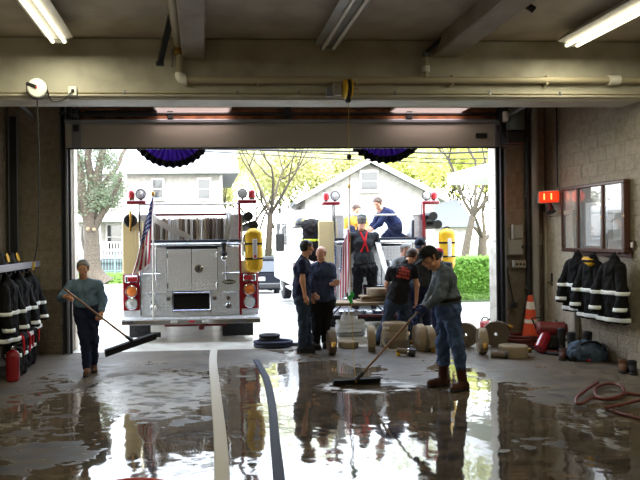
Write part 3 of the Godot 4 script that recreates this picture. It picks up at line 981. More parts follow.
	# switch boxes right of the doorway
	for k in 4:
		var d: Array = [[517, 232, 0.16, 0.24, "upper grey switch box beside the doorway, above the wider one"], [514, 247, 0.27, 0.26, "wide grey control box beside the doorway"], [519, 264, 0.2, 0.12, "low grey three button box under the wide control box"], [514, 305, 0.09, 0.09, "small black socket low on the wall beside the traffic cone"]][k]
		var q := P(d[0], d[1], WALL_Z + 0.07)
		t = thing("switch_box", d[4], "switch box", q)
		part("box_body", mb().box(Vector3.ZERO, Vector3(d[2], d[3], 0.09), 0.01), M["rib_paint"] if k < 3 else M["black_plastic"], t)
		if k < 2: part("cover", mb().box(Vector3(0, 0.0, 0.05), Vector3(d[2] * 0.86, d[3] * 0.86, 0.012), 0.004), M["grey_enamel"], t)
		elif k == 2:
			for s in [-0.06, 0.0, 0.06]: part("button", mb(Vector3(s, 0, 0.045), Basis(Vector3.RIGHT, PI / 2)).lathe([Vector2(0.018, 0), Vector2(0.018, 0.015), Vector2(0.0, 0.018)], 10), M["black_plastic"], t)
		if k == 1: part("latch", mb().box(Vector3(0.11, 0, 0.062), Vector3(0.02, 0.05, 0.015), 0.003), M["black_plastic"], t)
	q_cable(P(507, 268, WALL_Z + 0.06), P(511, 290, WALL_Z + 0.06), P(514, 303, WALL_Z + 0.06))
	# thin conduit down the right wall to the warning light, the light itself, the side door
	var cz := PX(557, 150, RIGHT_X - 0.03)
	single("wall_conduit", mb().tube([Vector3(RIGHT_X - 0.03, CEIL_Y - 0.3, cz.z), PX(557.5, 187, RIGHT_X - 0.03)], 0.012, 8), M["dark_steel"], "thin dark conduit down the block wall to the red warning light", "conduit")
	var wp := PX(548, 197, RIGHT_X - 0.2)
	t = thing("warning_light", "glowing red warning light box on the wall above the side door", "warning light", wp)
	var fb := Basis(Vector3.UP, -0.9)
	part("back_box", mb(Vector3(0.03, 0, -0.02), fb).box(Vector3.ZERO, Vector3(0.34, 0.2, 0.08), 0.012), M["beam_paint"], t)
	part("lens", mb(Vector3(0.0, 0, 0.03), fb).box(Vector3.ZERO, Vector3(0.3, 0.17, 0.06), 0.02), M["red_lens"], t)
	for s in [-0.06, 0.05]: part("bulb", mb(Vector3(0.0, 0, 0.03), fb).box(Vector3(s, 0.005, 0.034), Vector3(0.02, 0.1, 0.012), 0.005), M["bulb_hot"], t)
	part("horn", mb().tube([Vector3(0.02, -0.1, 0.0), Vector3(0.02, -0.19, 0.02), Vector3(0.02, -0.24, 0.05)], [0.035, 0.06, 0.075], 14), M["black_plastic"], t)
	part("arm", mb().tube([Vector3(0.02, 0, -0.02), Vector3(0.19, 0.02, -0.02)], 0.02, 8), M["galvanised"], t)
	var ol := OmniLight3D.new()
	ol.name = "warning_glow"
	ol.light_color = hexc("ff4a20")
	ol.light_energy = 0.025
	ol.omni_range = 30.0
	ol.omni_attenuation = 2.0
	ol.light_size = 0.1
	ol.shadow_enabled = true
	ol.position = Vector3(-0.12, 0, 0.14)
	t.add_child(ol)
	var d := mb().span(Vector3(RIGHT_X - 0.035, 0.01, -10.24), Vector3(RIGHT_X - 0.005, 2.06, -9.5), 0.008)
	var dr := struct("door_1", d, M["door_paint"], "cream painted side door in the right front corner")
	for zz in [-10.28, -9.46]: struct("door_jamb", mb().box(Vector3(RIGHT_X - 0.03, 1.05, zz), Vector3(0.07, 2.1, 0.06), 0.006), M["beam_paint"], "", dr)
	struct("door_head", mb().box(Vector3(RIGHT_X - 0.03, 2.1, -9.87), Vector3(0.07, 0.07, 0.88), 0.006), M["beam_paint"], "", dr)
	struct("transom_panel", mb().box(Vector3(RIGHT_X - 0.015, 2.29, -9.87), Vector3(0.03, 0.32, 0.86), 0.006), M["beam_paint"], "", dr)
	part("door_handle", mb().tube([Vector3(RIGHT_X - 0.04, 1.0, -10.1), Vector3(RIGHT_X - 0.1, 1.0, -10.1), Vector3(RIGHT_X - 0.1, 1.0, -9.98)], 0.012, 8), M["chrome"], dr)
	part("lock_plate", mb().box(Vector3(RIGHT_X - 0.04, 1.05, -10.1), Vector3(0.012, 0.2, 0.05), 0.003), M["dark_steel"], dr)

func q_cable(a: Vector3, b: Vector3, c: Vector3) -> void:
	single("wall_cable", mb().tube(curve([a + Vector3(0, 0.1, 0), a, b, c]), 0.013, 6), M["black_rubber"], "black cable running down the wall from the control box to the low socket", "cable")

func leaf_cloud(called: String, parent: Node, pts: PackedVector3Array, size: float, m: Material) -> void:
	var q := mb()
	q.poly([Vector3(-0.5, 0, 0), Vector3(0, -0.12, 0.28), Vector3(0.5, 0.05, 0), Vector3(0, 0, -0.28)])
	var mm := MultiMesh.new()
	mm.transform_format = MultiMesh.TRANSFORM_3D
	mm.mesh = q.mesh()
	mm.instance_count = pts.size()
	for i in pts.size():
		var b := Basis.from_euler(Vector3(rng.randf() * TAU, rng.randf() * TAU, rng.randf() * TAU)) * Basis.from_scale(Vector3.ONE * size * rng.randf_range(0.6, 1.3))
		mm.set_instance_transform(i, Transform3D(b, pts[i]))
	var o := MultiMeshInstance3D.new()
	o.name = called
	o.multimesh = mm
	o.material_override = m
	o.set_meta("kind", "stuff")
	parent.add_child(o, true)

func limb(t: Node, b: MB, a: Vector3, dir: Vector3, length: float, r: float, depth: int, tips: PackedVector3Array, spread: float) -> PackedVector3Array:
	var pts := [a]
	var rad := [r]
	var d := dir.normalized()
	for k in 4:
		d = (d + Vector3(rng.randf_range(-0.18, 0.18), rng.randf_range(-0.05, 0.14), rng.randf_range(-0.18, 0.18))).normalized()
		pts.append(pts[-1] + d * length / 4.0)
		rad.append(r * (1.0 - 0.13 * (k + 1)))
		if depth <= 1: tips.append(pts[-1])
	b.tube(pts, rad, 8 if depth > 2 else 5)
	if depth > 0:
		for k in (3 if depth > 1 else 4):
			var nd := (d + Vector3(rng.randf_range(-1, 1), rng.randf_range(-0.35, 0.6), rng.randf_range(-1, 1)) * spread).normalized()
			tips = limb(t, b, pts[-1 - (k % 2)], nd, length * rng.randf_range(0.6, 0.8), r * 0.48, depth - 1, tips, spread)
	return tips

func tree(called: String, label: String, at: Vector3, height: float, r: float, lean: Vector3, leaves: int, lsize: float, lm: Material, depth := 3, group := "", low := 0.3) -> void:
	var t := thing(called, label, "tree", at, 0.0, group)
	var trunk := mb()
	var top := Vector3(0, height * low, 0) + lean
	trunk.tube([Vector3(0, -0.1, 0), Vector3(0, 0.25, 0), lean * 0.4 + Vector3(0, height * 0.15, 0), top], [r * 1.5, r * 1.1, r, r * 0.85], 12)
	part("trunk", trunk, M["bark"], t)
	var tips := PackedVector3Array()
	for k in 4:
		var a := TAU * (k + rng.randf() * 0.5) / 4.0
		var b := mb()
		var mine := PackedVector3Array()
		mine = limb(t, b, top - Vector3(0, rng.randf() * 0.2, 0), Vector3(cos(a) * 0.75, 1.0, sin(a) * 0.75) + lean * 0.1, height * 0.3, r * 0.55, depth, mine, 0.75)
		part("branch", b, M["bark"], t)
		tips.append_array(mine)
	var pts := PackedVector3Array()
	for i in leaves:
		var c := tips[rng.randi() % tips.size()]
		pts.append(c + Vector3(rng.randfn(), rng.randfn() * 0.8, rng.randfn()) * height * 0.045)
	leaf_cloud("foliage", t, pts, lsize, lm)

# a wall of lapped boards facing +z (or -x when side), each board its own piece
func clapboards(parent: Node, x0: float, x1: float, y0: float, y1: float, z: float, B := Basis.IDENTITY, board := 0.24) -> void:
	var rows := int((y1 - y0) / board)
	var h := (y1 - y0) / rows
	var m := mb().box(Vector3.ZERO, Vector3(x1 - x0, h + 0.01, 0.03), 0.004, Basis(Vector3.RIGHT, 0.07)).mesh()
	for r in rows:
		var o := put("clapboard", m, M["house_white"], parent, B * Vector3((x0 + x1) * 0.5, y0 + (r + 0.5) * h, z))
		o.basis = B
func house_window(parent: Node, c: Vector3, w: float, h: float, B := Basis.IDENTITY, panes := 2) -> void:
	var f := put("window", mb().box(Vector3.ZERO, Vector3(w + 0.2, h + 0.2, 0.08), 0.01).mesh(), M["trim_white"], parent, B * c)
	f.basis = B
	for k in panes:
		part("pane", mb().box(Vector3(0, (k - (panes - 1) * 0.5) * h / panes, 0.03), Vector3(w, h / panes - 0.06, 0.04), 0.004), M["dark_glass"], f)
	part("sill", mb().box(Vector3(0, -h * 0.5 - 0.12, 0.06), Vector3(w + 0.3, 0.06, 0.14), 0.01), M["trim_white"], f)

func make_outdoors() -> void:
	# ground: apron, street, kerb, sidewalk, lawns
	struct("ground", mb().span(Vector3(-60, -0.3, -120), Vector3(60, -0.06, -62.0)), M["lawn"], "open ground beyond the houses")
	struct("ground_apron", mb().span(Vector3(-14, -0.1, -18.0), Vector3(6.2, -0.004, WALL_Z - 0.001)), M["apron_concrete"], "bright wet concrete apron outside the bay")
	struct("road", mb().span(Vector3(-60, -0.12, -24.2), Vector3(1.2, -0.02, -18.0)), M["asphalt"], "pale street across the end of the apron")
	struct("road_right", mb().span(Vector3(6.2, -0.12, -17.2), Vector3(60, -0.02, WALL_Z - 0.3)), M["asphalt"], "pale pavement outside to the right of the engines")
	var kb := mb().span(Vector3(-60, -0.12, -24.5), Vector3(1.2, 0.1, -24.2), 0.02)
	struct("kerb", kb, M["pavement"], "stone kerb along the far side of the street")
	struct("sidewalk", mb().span(Vector3(-60, -0.1, -26.0), Vector3(1.2, 0.04, -24.5)), M["pavement"], "sidewalk beyond the street")
	struct("road_far", mb(Vector3(3.4, 0, 0), Basis(Vector3.UP, PI / 2)).prism([Vector2(17.9, -0.3), Vector2(60, -3.0), Vector2(60, -2.57), Vector2(18.0, -0.01), Vector2(17.9, -0.01)], 4.4), M["asphalt"], "side street falling away between the houses")
	var lw := mb().span(Vector3(-60, -3.0, -62), Vector3(1.2, 0.05, -26.0))
	tag(part("lawn", lw, M["lawn"]), "green lawn in front of the left white house", "lawn", "", "stuff")
	lw = mb().span(Vector3(5.6, -3.0, -62), Vector3(60, 0.03, -17.2))
	tag(part("lawn", lw, M["lawn"]), "green lawn around the clipped hedge on the right", "lawn", "", "stuff")
	var pts := PackedVector3Array()
	for i in 9000: pts.append(Vector3(rng.randf_range(-9, -1.5), 0.08, rng.randf_range(-33.5, -26.1)))
	for i in 5000: pts.append(Vector3(rng.randf_range(6.0, 12), 0.06, rng.randf_range(-18.4, -17.3)))
	var gt := thing("grass", "short grass on the lawns across the street", "grass")
	gt.set_meta("kind", "stuff")
	leaf_cloud("blades", gt, pts, 0.12, M["grass_blade"])
	# left white house with a two storey porch
	var hz := -38.0
	var L := P(78, 240, hz).x
	var R := P(222, 240, hz).x
	var eave := P(180, 173, hz).y
	var t := thing("house", "white two storey house with porch railings behind the left tree", "house", Vector3((L + R) * 0.5, 0, hz))
	var hw := (R - L) * 0.5
	part("wall", mb().span(Vector3(-hw, 0, -9), Vector3(hw, eave, -0.05)), M["house_white"], t)
	clapboards(t, -hw, hw, 0.6, eave, -0.03)
	part("foundation", mb().span(Vector3(-hw - 0.1, 0, -0.1), Vector3(hw + 0.1, 0.6, 0.06), 0.02), M["house_grey"], t)
	var rp := mb(Vector3(0, eave, -4.5), Basis(Vector3.UP, PI / 2))
	rp.prism([Vector2(-5.3, -0.12), Vector2(5.3, -0.12), Vector2(5.3, 0.05), Vector2(0, 2.9), Vector2(-5.3, 0.05)], hw * 2 + 2.0, 0.03)
	part("roof", rp, M["shingle"], t)
	part("gutter", mb().box(Vector3(0, eave - 0.02, 0.84), Vector3(hw * 2 + 2.0, 0.18, 0.14), 0.03), M["trim_white"], t)
	part("corner_board", mb().span(Vector3(hw - 0.1, 0.5, -0.05), Vector3(hw + 0.06, eave, 0.05), 0.01), M["trim_white"], t)
	for d in [[158, 189, 0.55, 1.1], [204, 189, 0.65, 1.15], [114.5, 237, 0.8, 1.4], [200, 236, 0.8, 1.4], [100, 190, 0.6, 1.1]]:
		var q := P(d[0], d[1], hz)
		house_window(t, Vector3(q.x - t.position.x, q.y, 0.05), d[2], d[3])
	# porch on the left part: deck, posts, two railings
	var pr := P(127, 240, hz + 2.2).x - t.position.x
	part("porch_deck", mb().span(Vector3(-hw, 0.55, 0.0), Vector3(pr, 0.72, 2.2), 0.02), M["house_grey"], t)
	part("porch_skirt", mb().span(Vector3(-hw, 0.0, 2.0), Vector3(pr, 0.56, 2.1), 0.02), M["house_grey"], t)
	var y2 := P(110, 219, hz + 2.2).y
	part("porch_ceiling", mb().span(Vector3(-hw - 0.1, y2 - 0.15, 0.0), Vector3(pr + 0.15, y2 + 0.2, 2.35), 0.02), M["trim_white"], t)
	var xs := [-hw + 0.1, (pr - hw) * 0.5, pr - 0.1]
	for x in xs:
		part("porch_post", mb().box(Vector3(x, (0.7 + eave) * 0.5, 2.1), Vector3(0.2, eave - 0.7, 0.2), 0.02), M["trim_white"], t)
	for y in [[0.72, 0.95], [y2 + 0.2, 0.95]]:
		for yy in [0.12, y[1]]: part("rail", mb().box(Vector3((pr - hw) * 0.5, y[0] + yy, 2.1), Vector3(pr + hw, 0.08, 0.07), 0.01), M["trim_white"], t)
		var bal := mb().box(Vector3.ZERO, Vector3(0.05, 0.8, 0.05), 0.006).mesh()
		var n := int((pr + hw) / 0.16)
		for k in n: put("baluster", bal, M["trim_white"], t, Vector3(-hw + (k + 0.5) * (pr + hw) / n, y[0] + 0.53, 2.1))
	# iron fence along the lawn
	var fz := -34.0
	t = thing("iron_fence", "thin green iron fence at the back of the lawn", "fence", Vector3(P(95, 250, fz).x, 0.05, fz))
	for yy in [0.15, 0.88]: part("rail", mb().box(Vector3(0, yy, 0), Vector3(5.6, 0.04, 0.04), 0.006), M["fence_green"], t)
	var pk := mb().tube([Vector3(0, 0, 0), Vector3(0, 0.95, 0), Vector3(0, 1.05, 0)], [0.014, 0.014, 0.002], 6).mesh()
	for k in 36: put("picket", pk, M["fence_green"], t, Vector3(-2.72 + k * 0.155, 0.03, 0))
	for x in [-2.8, -0.9, 1.0, 2.8]: part("post", mb().box(Vector3(x, 0.6, 0), Vector3(0.08, 1.25, 0.08), 0.01), M["fence_green"], t)
	# middle white gable house, turned a little
	hz = -33.0
	var c := P(370, 240, hz)
	t = thing("house", "white gabled house behind the right fire engine", "house", Vector3(c.x, 0, hz), -0.1)
	hw = 3.3
	eave = P(330, 196, hz).y
	var peak := P(368, 161, hz).y
	part("wall", mb(Vector3(0, 0, -5.5)).prism([Vector2(-hw, 0), Vector2(hw, 0), Vector2(hw, eave), Vector2(0, peak - 0.15), Vector2(-hw, eave)], 10.9), M["house_white"], t)
	clapboards(t, -hw, hw, 0.5, eave, 0.0)
	for r in 7:
		var yy: float = eave + (r + 0.5) * 0.24
		var half := hw * (peak - yy - 0.2) / (peak - eave)
		part("clapboard", mb().box(Vector3(0, yy, 0.0), Vector3(half * 2, 0.25, 0.03), 0.004, Basis(Vector3.RIGHT, 0.07)), M["house_white"], t)
	var slope := atan2(peak - eave, hw)
	for s in [-1.0, 1.0]:
		var ln := hw / cos(slope) + 0.75
		part("roof", mb(Vector3(s * (hw * 0.5 + 0.25), (eave + peak) * 0.5 - 0.12, -5.2), Basis(Vector3.BACK, -s * slope)).box(Vector3.ZERO, Vector3(ln, 0.16, 11.6), 0.02), M["shingle"], t)
		part("rake_board", mb(Vector3(s * (hw * 0.5 + 0.25), (eave + peak) * 0.5 - 0.14, 0.58), Basis(Vector3.BACK, -s * slope)).box(Vector3.ZERO, Vector3(ln, 0.24, 0.06), 0.01), M["trim_white"], t)
	house_window(t, Vector3(P(369, 181, hz).x - c.x, P(369, 181, hz).y, 0.06), 0.8, 0.95, Basis.IDENTITY, 2)
	for zz in [-1.5, -3.6, -5.7, -7.8]:
		house_window(t, Vector3(zz, 2.0, hw + 0.03), 0.7, 1.4, Basis(Vector3.UP, -PI / 2))
	# long rear wing of the gabled house, its roof sloping down to the left
	var wz := -5.0
	var rp0 := P(359, 163, hz + wz) - t.position
	var ep := P(279, 211, hz + wz) - t.position
	var wing := mb(Vector3(0, 0, wz - 3.0))
	wing.prism([Vector2(ep.x + 0.45, 0), Vector2(rp0.x, 0), Vector2(rp0.x, rp0.y - 0.2), Vector2(ep.x + 0.45, ep.y + 0.1)], 6.0)
	part("wing_wall", wing, M["house_white"], t)
	var wl := Vector2(rp0.x - ep.x, rp0.y - ep.y)
	part("wing_roof", mb((rp0 + ep) * 0.5 + Vector3(0, 0.02, -2.9), Basis(Vector3.BACK, wl.angle())).box(Vector3.ZERO, Vector3(wl.length() + 0.3, 0.18, 6.6), 0.02), M["shingle"], t)
	part("rake_board", mb((rp0 + ep) * 0.5 + Vector3(0, -0.05, 0.42), Basis(Vector3.BACK, wl.angle())).box(Vector3.ZERO, Vector3(wl.length() + 0.3, 0.26, 0.06), 0.01), M["trim_white"], t)
	for x in [292.0, 305.0, 318.0]:
		var wp := P(x, 224, hz + wz + 0.05) - t.position
		house_window(t, wp, 0.55, 1.3)
	# small grey house farther right
	c = P(432, 240, -42.0)
	t = thing("house", "small grey roofed house far off left of the yellow pack", "house", Vector3(c.x + 0.6, 0, -42.0))
	part("wall", mb(Vector3(0, 0, -3)).prism([Vector2(-1.9, 0), Vector2(1.9, 0), Vector2(1.9, 2.5), Vector2(-1.9, 2.5)], 6.0), M["house_white"], t)
	for k in 12: part("clapboard", mb().box(Vector3(0, 0.1 + k * 0.2, 0.01), Vector3(3.8, 0.21, 0.03), 0.004, Basis(Vector3.RIGHT, 0.07)), M["house_white"], t)
	part("roof", mb(Vector3(0, 2.5, -3), Basis(Vector3.UP, PI / 2)).prism([Vector2(-3.5, -0.1), Vector2(3.5, -0.1), Vector2(0, 1.9)], 4.6), M["house_grey"], t)
	house_window(t, Vector3(0.6, 1.5, 0.05), 0.7, 1.0)
	# canopy with white fascia at the right
	var e := PX(447, 174, 6.6)
	t = thing("canopy_roof", "white flat canopy roof outside at the upper right of the doorway", "canopy", Vector3(0, 0, 0))
	part("fascia", mb().span(Vector3(6.6, e.y - 0.3, e.z), Vector3(6.7, e.y, -11.0), 0.02), M["white_paint"], t)
	part("fascia", mb().span(Vector3(6.7, e.y - 0.3, e.z), Vector3(12.0, e.y, e.z + 0.1), 0.02), M["white_paint"], t)
	part("deck", mb().span(Vector3(6.7, e.y - 0.26, e.z + 0.1), Vector3(12.0, e.y - 0.04, -11.0), 0.02), M["white_paint"], t)
	for x in [9.5, 11.8]: part("post", mb().box(Vector3(x, (e.y - 0.26) * 0.5 - 0.01, e.z + 0.4), Vector3(0.15, e.y - 0.26, 0.15), 0.02), M["white_paint"], t)
	# hedge
	var h0 := Vector3(6.35, 0, -18.9)
	t = thing("hedge", "clipped bright green hedge across the street at the right", "hedge", h0)
	part("stems", mb().box(Vector3(4.0, 0.55, -0.3), Vector3(7.7, 1.0, 0.45), 0.15), M["leaf_hedge"], t)
	pts = PackedVector3Array()
	for i in 26000:
		var u := rng.randf()
		var p := Vector3(rng.randf() * 8.0, 0, 0)
		if u < 0.55: p.y = rng.randf() * 1.12; p.z = rng.randf_range(-0.08, 0.05)
		elif u < 0.85: p.y = 1.06 + rng.randfn() * 0.04; p.z = rng.randf_range(-0.6, 0.0)
		else: p.y = rng.randf() * 1.1; p.z = rng.randf_range(-0.6, 0); p.x = rng.randf_range(-0.05, 0.1)
		pts.append(p)
	leaf_cloud("foliage", t, pts, 0.09, M["leaf_hedge"])
	# trees
	var tp := G(95, 287)
	t = thing("street_tree", "forked grey tree on the lawn at the left of the doorway", "tree", Vector3(tp.x, 0, -26.5))
	var o := Vector3(tp.x, 0, -26.5)
	var q := func(x: float, y: float) -> Vector3: return P(x, y, -26.5) - o
	part("trunk", mb().tube(curve([Vector3(0, -0.05, 0), q.call(93, 270), q.call(92, 245), q.call(91, 225), q.call(88, 212)]), range(25).map(func(n): return 0.27 + 0.28 * exp(-n * 0.35) + 0.08 * (1.0 - n / 24.0)), 14), M["bark"], t)
	for l in [[[90, 225], [84, 200], [82, 175], [78, 150], [76, 120], 0.24], [[90, 222], [97, 195], [100, 175], [106, 150], [110, 120], 0.24], [[93, 232], [103, 214], [112, 202], [118, 192], [124, 180], 0.16], [[88, 212], [93, 185], [90, 160], [94, 135], [92, 110], 0.2], [[84, 200], [76, 190], [70, 178], [62, 165], [55, 150], 0.14], [[98, 190], [110, 175], [117, 163], [121, 150], [130, 135], 0.12], [[88, 258], [82, 244], [80, 236], [79, 230], [78, 226], 0.07]]:
		var lp := []
		for k in 5: lp.append(q.call(l[k][0], l[k][1]) + Vector3(0, 0, (k * 0.25) * (1.0 if l[5] > 0.15 else -1.0)))
		var cv := curve(lp, 3)
		var rr := []
		for k in cv.size(): rr.append(lerpf(l[5], l[5] * 0.35, float(k) / cv.size()))
		part("branch", mb().tube(cv, rr, 8), M["bark"], t)
	for kk in [[Vector2(89.5, 229), 0.075], [Vector2(95.5, 229.5), 0.07]]:
		var kp: Vector3 = q.call(kk[0].x, kk[0].y)
		part("pruning_scar", mb(kp + Vector3(0, 0, 0.4), Basis(Vector3.RIGHT, PI / 2)).lathe([Vector2(kk[1], -0.1), Vector2(kk[1], 0.0), Vector2(kk[1] * 0.7, 0.03), Vector2(0, 0.02)], 12), M["pallet_wood"], t)
	pts = PackedVector3Array()
	for i in 4800:
		var ctr: Array = [[100, 190, 11, 12], [106, 160, 10, 10], [82, 165, 7, 16], [98, 205, 8, 8], [118, 185, 4, 12], [94, 140, 14, 10], [110, 200, 6, 8], [78, 205, 4, 8]][rng.randi() % 8]
		var w: Vector3 = q.call(ctr[0] + rng.randfn() * ctr[2] * 0.6, ctr[1] + rng.randfn() * ctr[3] * 0.6)
		pts.append(w + Vector3(0, 0, rng.randfn() * 0.8))
	leaf_cloud("foliage", t, pts, 0.13, M["leaf_dark"])
	tree("bare_tree", "branching tree in yellow green bud above the hedge", Vector3(P(462, 250, -27).x, 0, -27.0), 9.0, 0.15, Vector3(0.5, 0, 0), 3200, 0.16, M["leaf_spring"], 4)
	tree("bare_tree", "budding thin tree between the two white houses", Vector3(P(268, 250, -44).x, 0, -44.0), 12.0, 0.22, Vector3(0.2, 0, 0), 5000, 0.22, M["leaf_pale"], 4)
	var i := 0
	for d in [[240, -58, 13.0], [282, -62, 14.0], [310, -58, 13.0], [345, -66, 18.0], [392, -64, 18.0], [425, -60, 16.0], [452, -52, 13.0], [482, -48, 12.0], [505, -58, 15.0], [258, -75, 17.0]]:
		tree("spring_tree", ["pale yellow green tree just right of the left white house", "tall pale tree beyond the side street", "pale tree behind the far left eave of the gabled house", "tall pale tree rising behind the gable ridge", "yellow green tree behind the right slope of the gable", "yellow green tree above the small grey roofed house", "yellow green tree behind the yellow pack", "yellow green tree beyond the white canopy", "yellow green tree hidden mostly by the white canopy", "farthest pale tree at the end of the side street"][i], Vector3(P(d[0], 240, d[1]).x, 0, d[1]), d[2], 0.3, Vector3(rng.randf_range(-0.3, 0.3), 0, 0), 11000, 0.34, M["leaf_pale"] if i < 4 or i > 8 else M["leaf_spring"], 3, "", 0.12)
		i += 1
	# overhead wires
	for k in 3:
		var d: Array = [[Vector2(235, 153), Vector2(360, 160), Vector2(520, 165), "thin overhead wire passing the gable peak"], [Vector2(390, 152), Vector2(450, 153), Vector2(520, 150), "upper thick overhead wire beside the right bunting"], [Vector2(395, 156.5), Vector2(450, 159), Vector2(520, 157), "second overhead wire just below the thick one"]][k]
		var a3 := P(d[0].x, d[0].y, -24.0)
		var wire := [a3, P(d[1].x, d[1].y, -24.0), P(d[2].x, d[2].y, -24.0)]
		wire = [wire[0] + (wire[0] - wire[1]) * 3.0] + curve(wire, 5) + [wire[2] + (wire[2] - wire[1]) * 3.0]
		single("overhead_wire", mb().tube(wire, 0.022 if k != 1 else 0.04, 6), M["black_rubber"], d[3], "wire")
	# parked car in the side street
	for k in 2:
		var cp := [Vector3(P(257, 280, -30.3).x, -0.775, -30.3), Vector3(P(277, 280, -42).x, -1.49, -42.0)][k] as Vector3
		parked_car(cp, k)
	# mourning bunting above the doorway, outside
	for k in 2:
		var bc := P([172.0, 385.0][k], [131.0, 125.0][k], -11.05)
		var rad := [0.62, 0.66][k] as float
		t = thing("bunting_fan", ["black and purple pleated bunting fan above the left fire engine", "black and purple pleated bunting fan above the right fire engine"][k], "bunting", bc)
		for ring in [[0.04, 0.85, "purple_cloth", "inner_pleats"], [0.82, 1.0, "bunting_black", "outer_pleats"]]:
			var rows := []
			for side in 2:
				for rr in 4:
					var row := []
					for a in 73:
						var th := PI + PI * a / 72.0
						var r: float = rad * (0.99 if (a / 2) % 2 else 1.01) * lerpf(ring[0], ring[1], rr / 3.0 if side == 0 else 1.0 - rr / 3.0)
						row.append(Vector3(cos(th) * r * 1.1, sin(th) * r, (0.04 * (r / rad) * (1 if (a / 2) % 2 else -1)) + (0.006 if side == 0 else -0.006) + (0.01 if ring[0] > 0.5 else 0.0)))
					rows.append(row)
			part(ring[3], mb().grid(rows, false, true), M[ring[2]], t)
		part("wall_bracket", mb().box(Vector3(0, 0.03, 0.06), Vector3(rad * 2.0, 0.05, 0.2), 0.006), M["bunting_black"], t)
		part("header_board", mb().box(Vector3(0, 0.03, -0.03), Vector3(rad * 2.2, 0.07, 0.03), 0.006), M["bunting_black"], t)

func parked_car(at: Vector3, k: int) -> void:
	var paint: Material = M["car_navy"] if k == 0 else M["car_silver"]
	var t := thing("parked_car", ["dark sport utility car parked beyond the apron, seen from behind", "second small parked car farther up the side street"][k], "car", at)
	var side := Basis(Vector3.UP, -PI / 2)   # profile drawn along x, length runs along z
	var W := 1.78
	part("body", mb(Vector3(0, 0, 0), side).prism([Vector2(-2.2, 0.32), Vector2(2.2, 0.32), Vector2(2.24, 0.62), Vector2(2.16, 0.98), Vector2(-1.2, 1.02), Vector2(-2.15, 0.92), Vector2(-2.24, 0.6)], W, 0.06), paint, t)
	part("cabin", mb(Vector3(0, 0, 0), side).prism([Vector2(-1.15, 0.98), Vector2(2.12, 0.94), Vector2(1.88, 1.66), Vector2(1.7, 1.73), Vector2(-0.3, 1.72), Vector2(-0.5, 1.66)], W - 0.16, 0.08), paint, t)
	var rear := 2.14
	part("rear_window", mb(Vector3(0, 1.32, 2.035), Basis(Vector3.RIGHT, -0.32)).box(Vector3.ZERO, Vector3(1.3, 0.48, 0.03), 0.012), M["dark_glass"], t)
	for s in [-1.0, 1.0]:
		part("side_window", mb().box(Vector3(s * 0.808, 1.36, 0.75), Vector3(0.02, 0.42, 1.9), 0.008), M["dark_glass"], t)
		part("tail_lamp", mb().box(Vector3(s * 0.78, 0.98, 2.19), Vector3(0.16, 0.3, 0.06), 0.02), M["red_dome"], t)
		part("mirror", mb().box(Vector3(s * 0.98, 1.05, -0.85), Vector3(0.18, 0.14, 0.09), 0.03), paint, t)
		for z in [-1.35, 1.35]:
			var w := part("wheel", mb(Vector3(s * 0.76, 0.36, z), Basis(Vector3.BACK, PI / 2)).lathe([Vector2(0.0, -0.11), Vector2(0.3, -0.11), Vector2(0.36, -0.08), Vector2(0.36, 0.08), Vector2(0.3, 0.11), Vector2(0.0, 0.11)], 24), M["black_rubber"], t)
			part("rim", mb(Vector3(s * 0.76, 0.36, z), Basis(Vector3.BACK, PI / 2)).lathe([Vector2(0.0, -0.122), Vector2(0.2, -0.118), Vector2(0.21, 0.0), Vector2(0.2, 0.118), Vector2(0.0, 0.122)], 18), M["galvanised"], w)
	part("bumper", mb().box(Vector3(0, 0.5, 2.24), Vector3(1.76, 0.24, 0.16), 0.05), M["black_plastic"], t)
	part("number_plate", mb().box(Vector3(0, 0.8, 2.22), Vector3(0.32, 0.16, 0.02), 0.005), M["white_enamel"], t)
	part("roof_rail", mb().tube([Vector3(-0.7, 1.77, -0.2), Vector3(-0.7, 1.77, 1.6)], 0.02, 6), M["black_plastic"], t)
	part("roof_rail", mb().tube([Vector3(0.7, 1.77, -0.2), Vector3(0.7, 1.77, 1.6)], 0.02, 6), M["black_plastic"], t)

const ES := 0.01765
func eu(px: float) -> float: return (px - 191.5) * ES
func ev(py: float) -> float: return (340.0 - py) * ES

func flag_texture() -> ImageTexture:
	var im := Image.create(190, 100, false, Image.FORMAT_RGBA8)
	for r in 13: im.fill_rect(Rect2i(0, int(r * 100 / 13.0), 190, int((r + 1) * 100 / 13.0) - int(r * 100 / 13.0)), hexc("b5263c") if r % 2 == 0 else hexc("f0eeea"))
	im.fill_rect(Rect2i(0, 0, 76, 54), hexc("2a3272"))
	for r in 9:
		for c in (6 if r % 2 == 0 else 5):
			var q := Vector2(6.3 + (c * 2 + r % 2) * 6.3, 5.4 + r * 5.4)
			for y in range(-2, 3):
				for x in range(-2, 3):
					if absi(x) + absi(y) <= 2: im.set_pixel(int(q.x) + x, int(q.y) + y, hexc("f0eeea"))
	return ImageTexture.create_from_image(im)

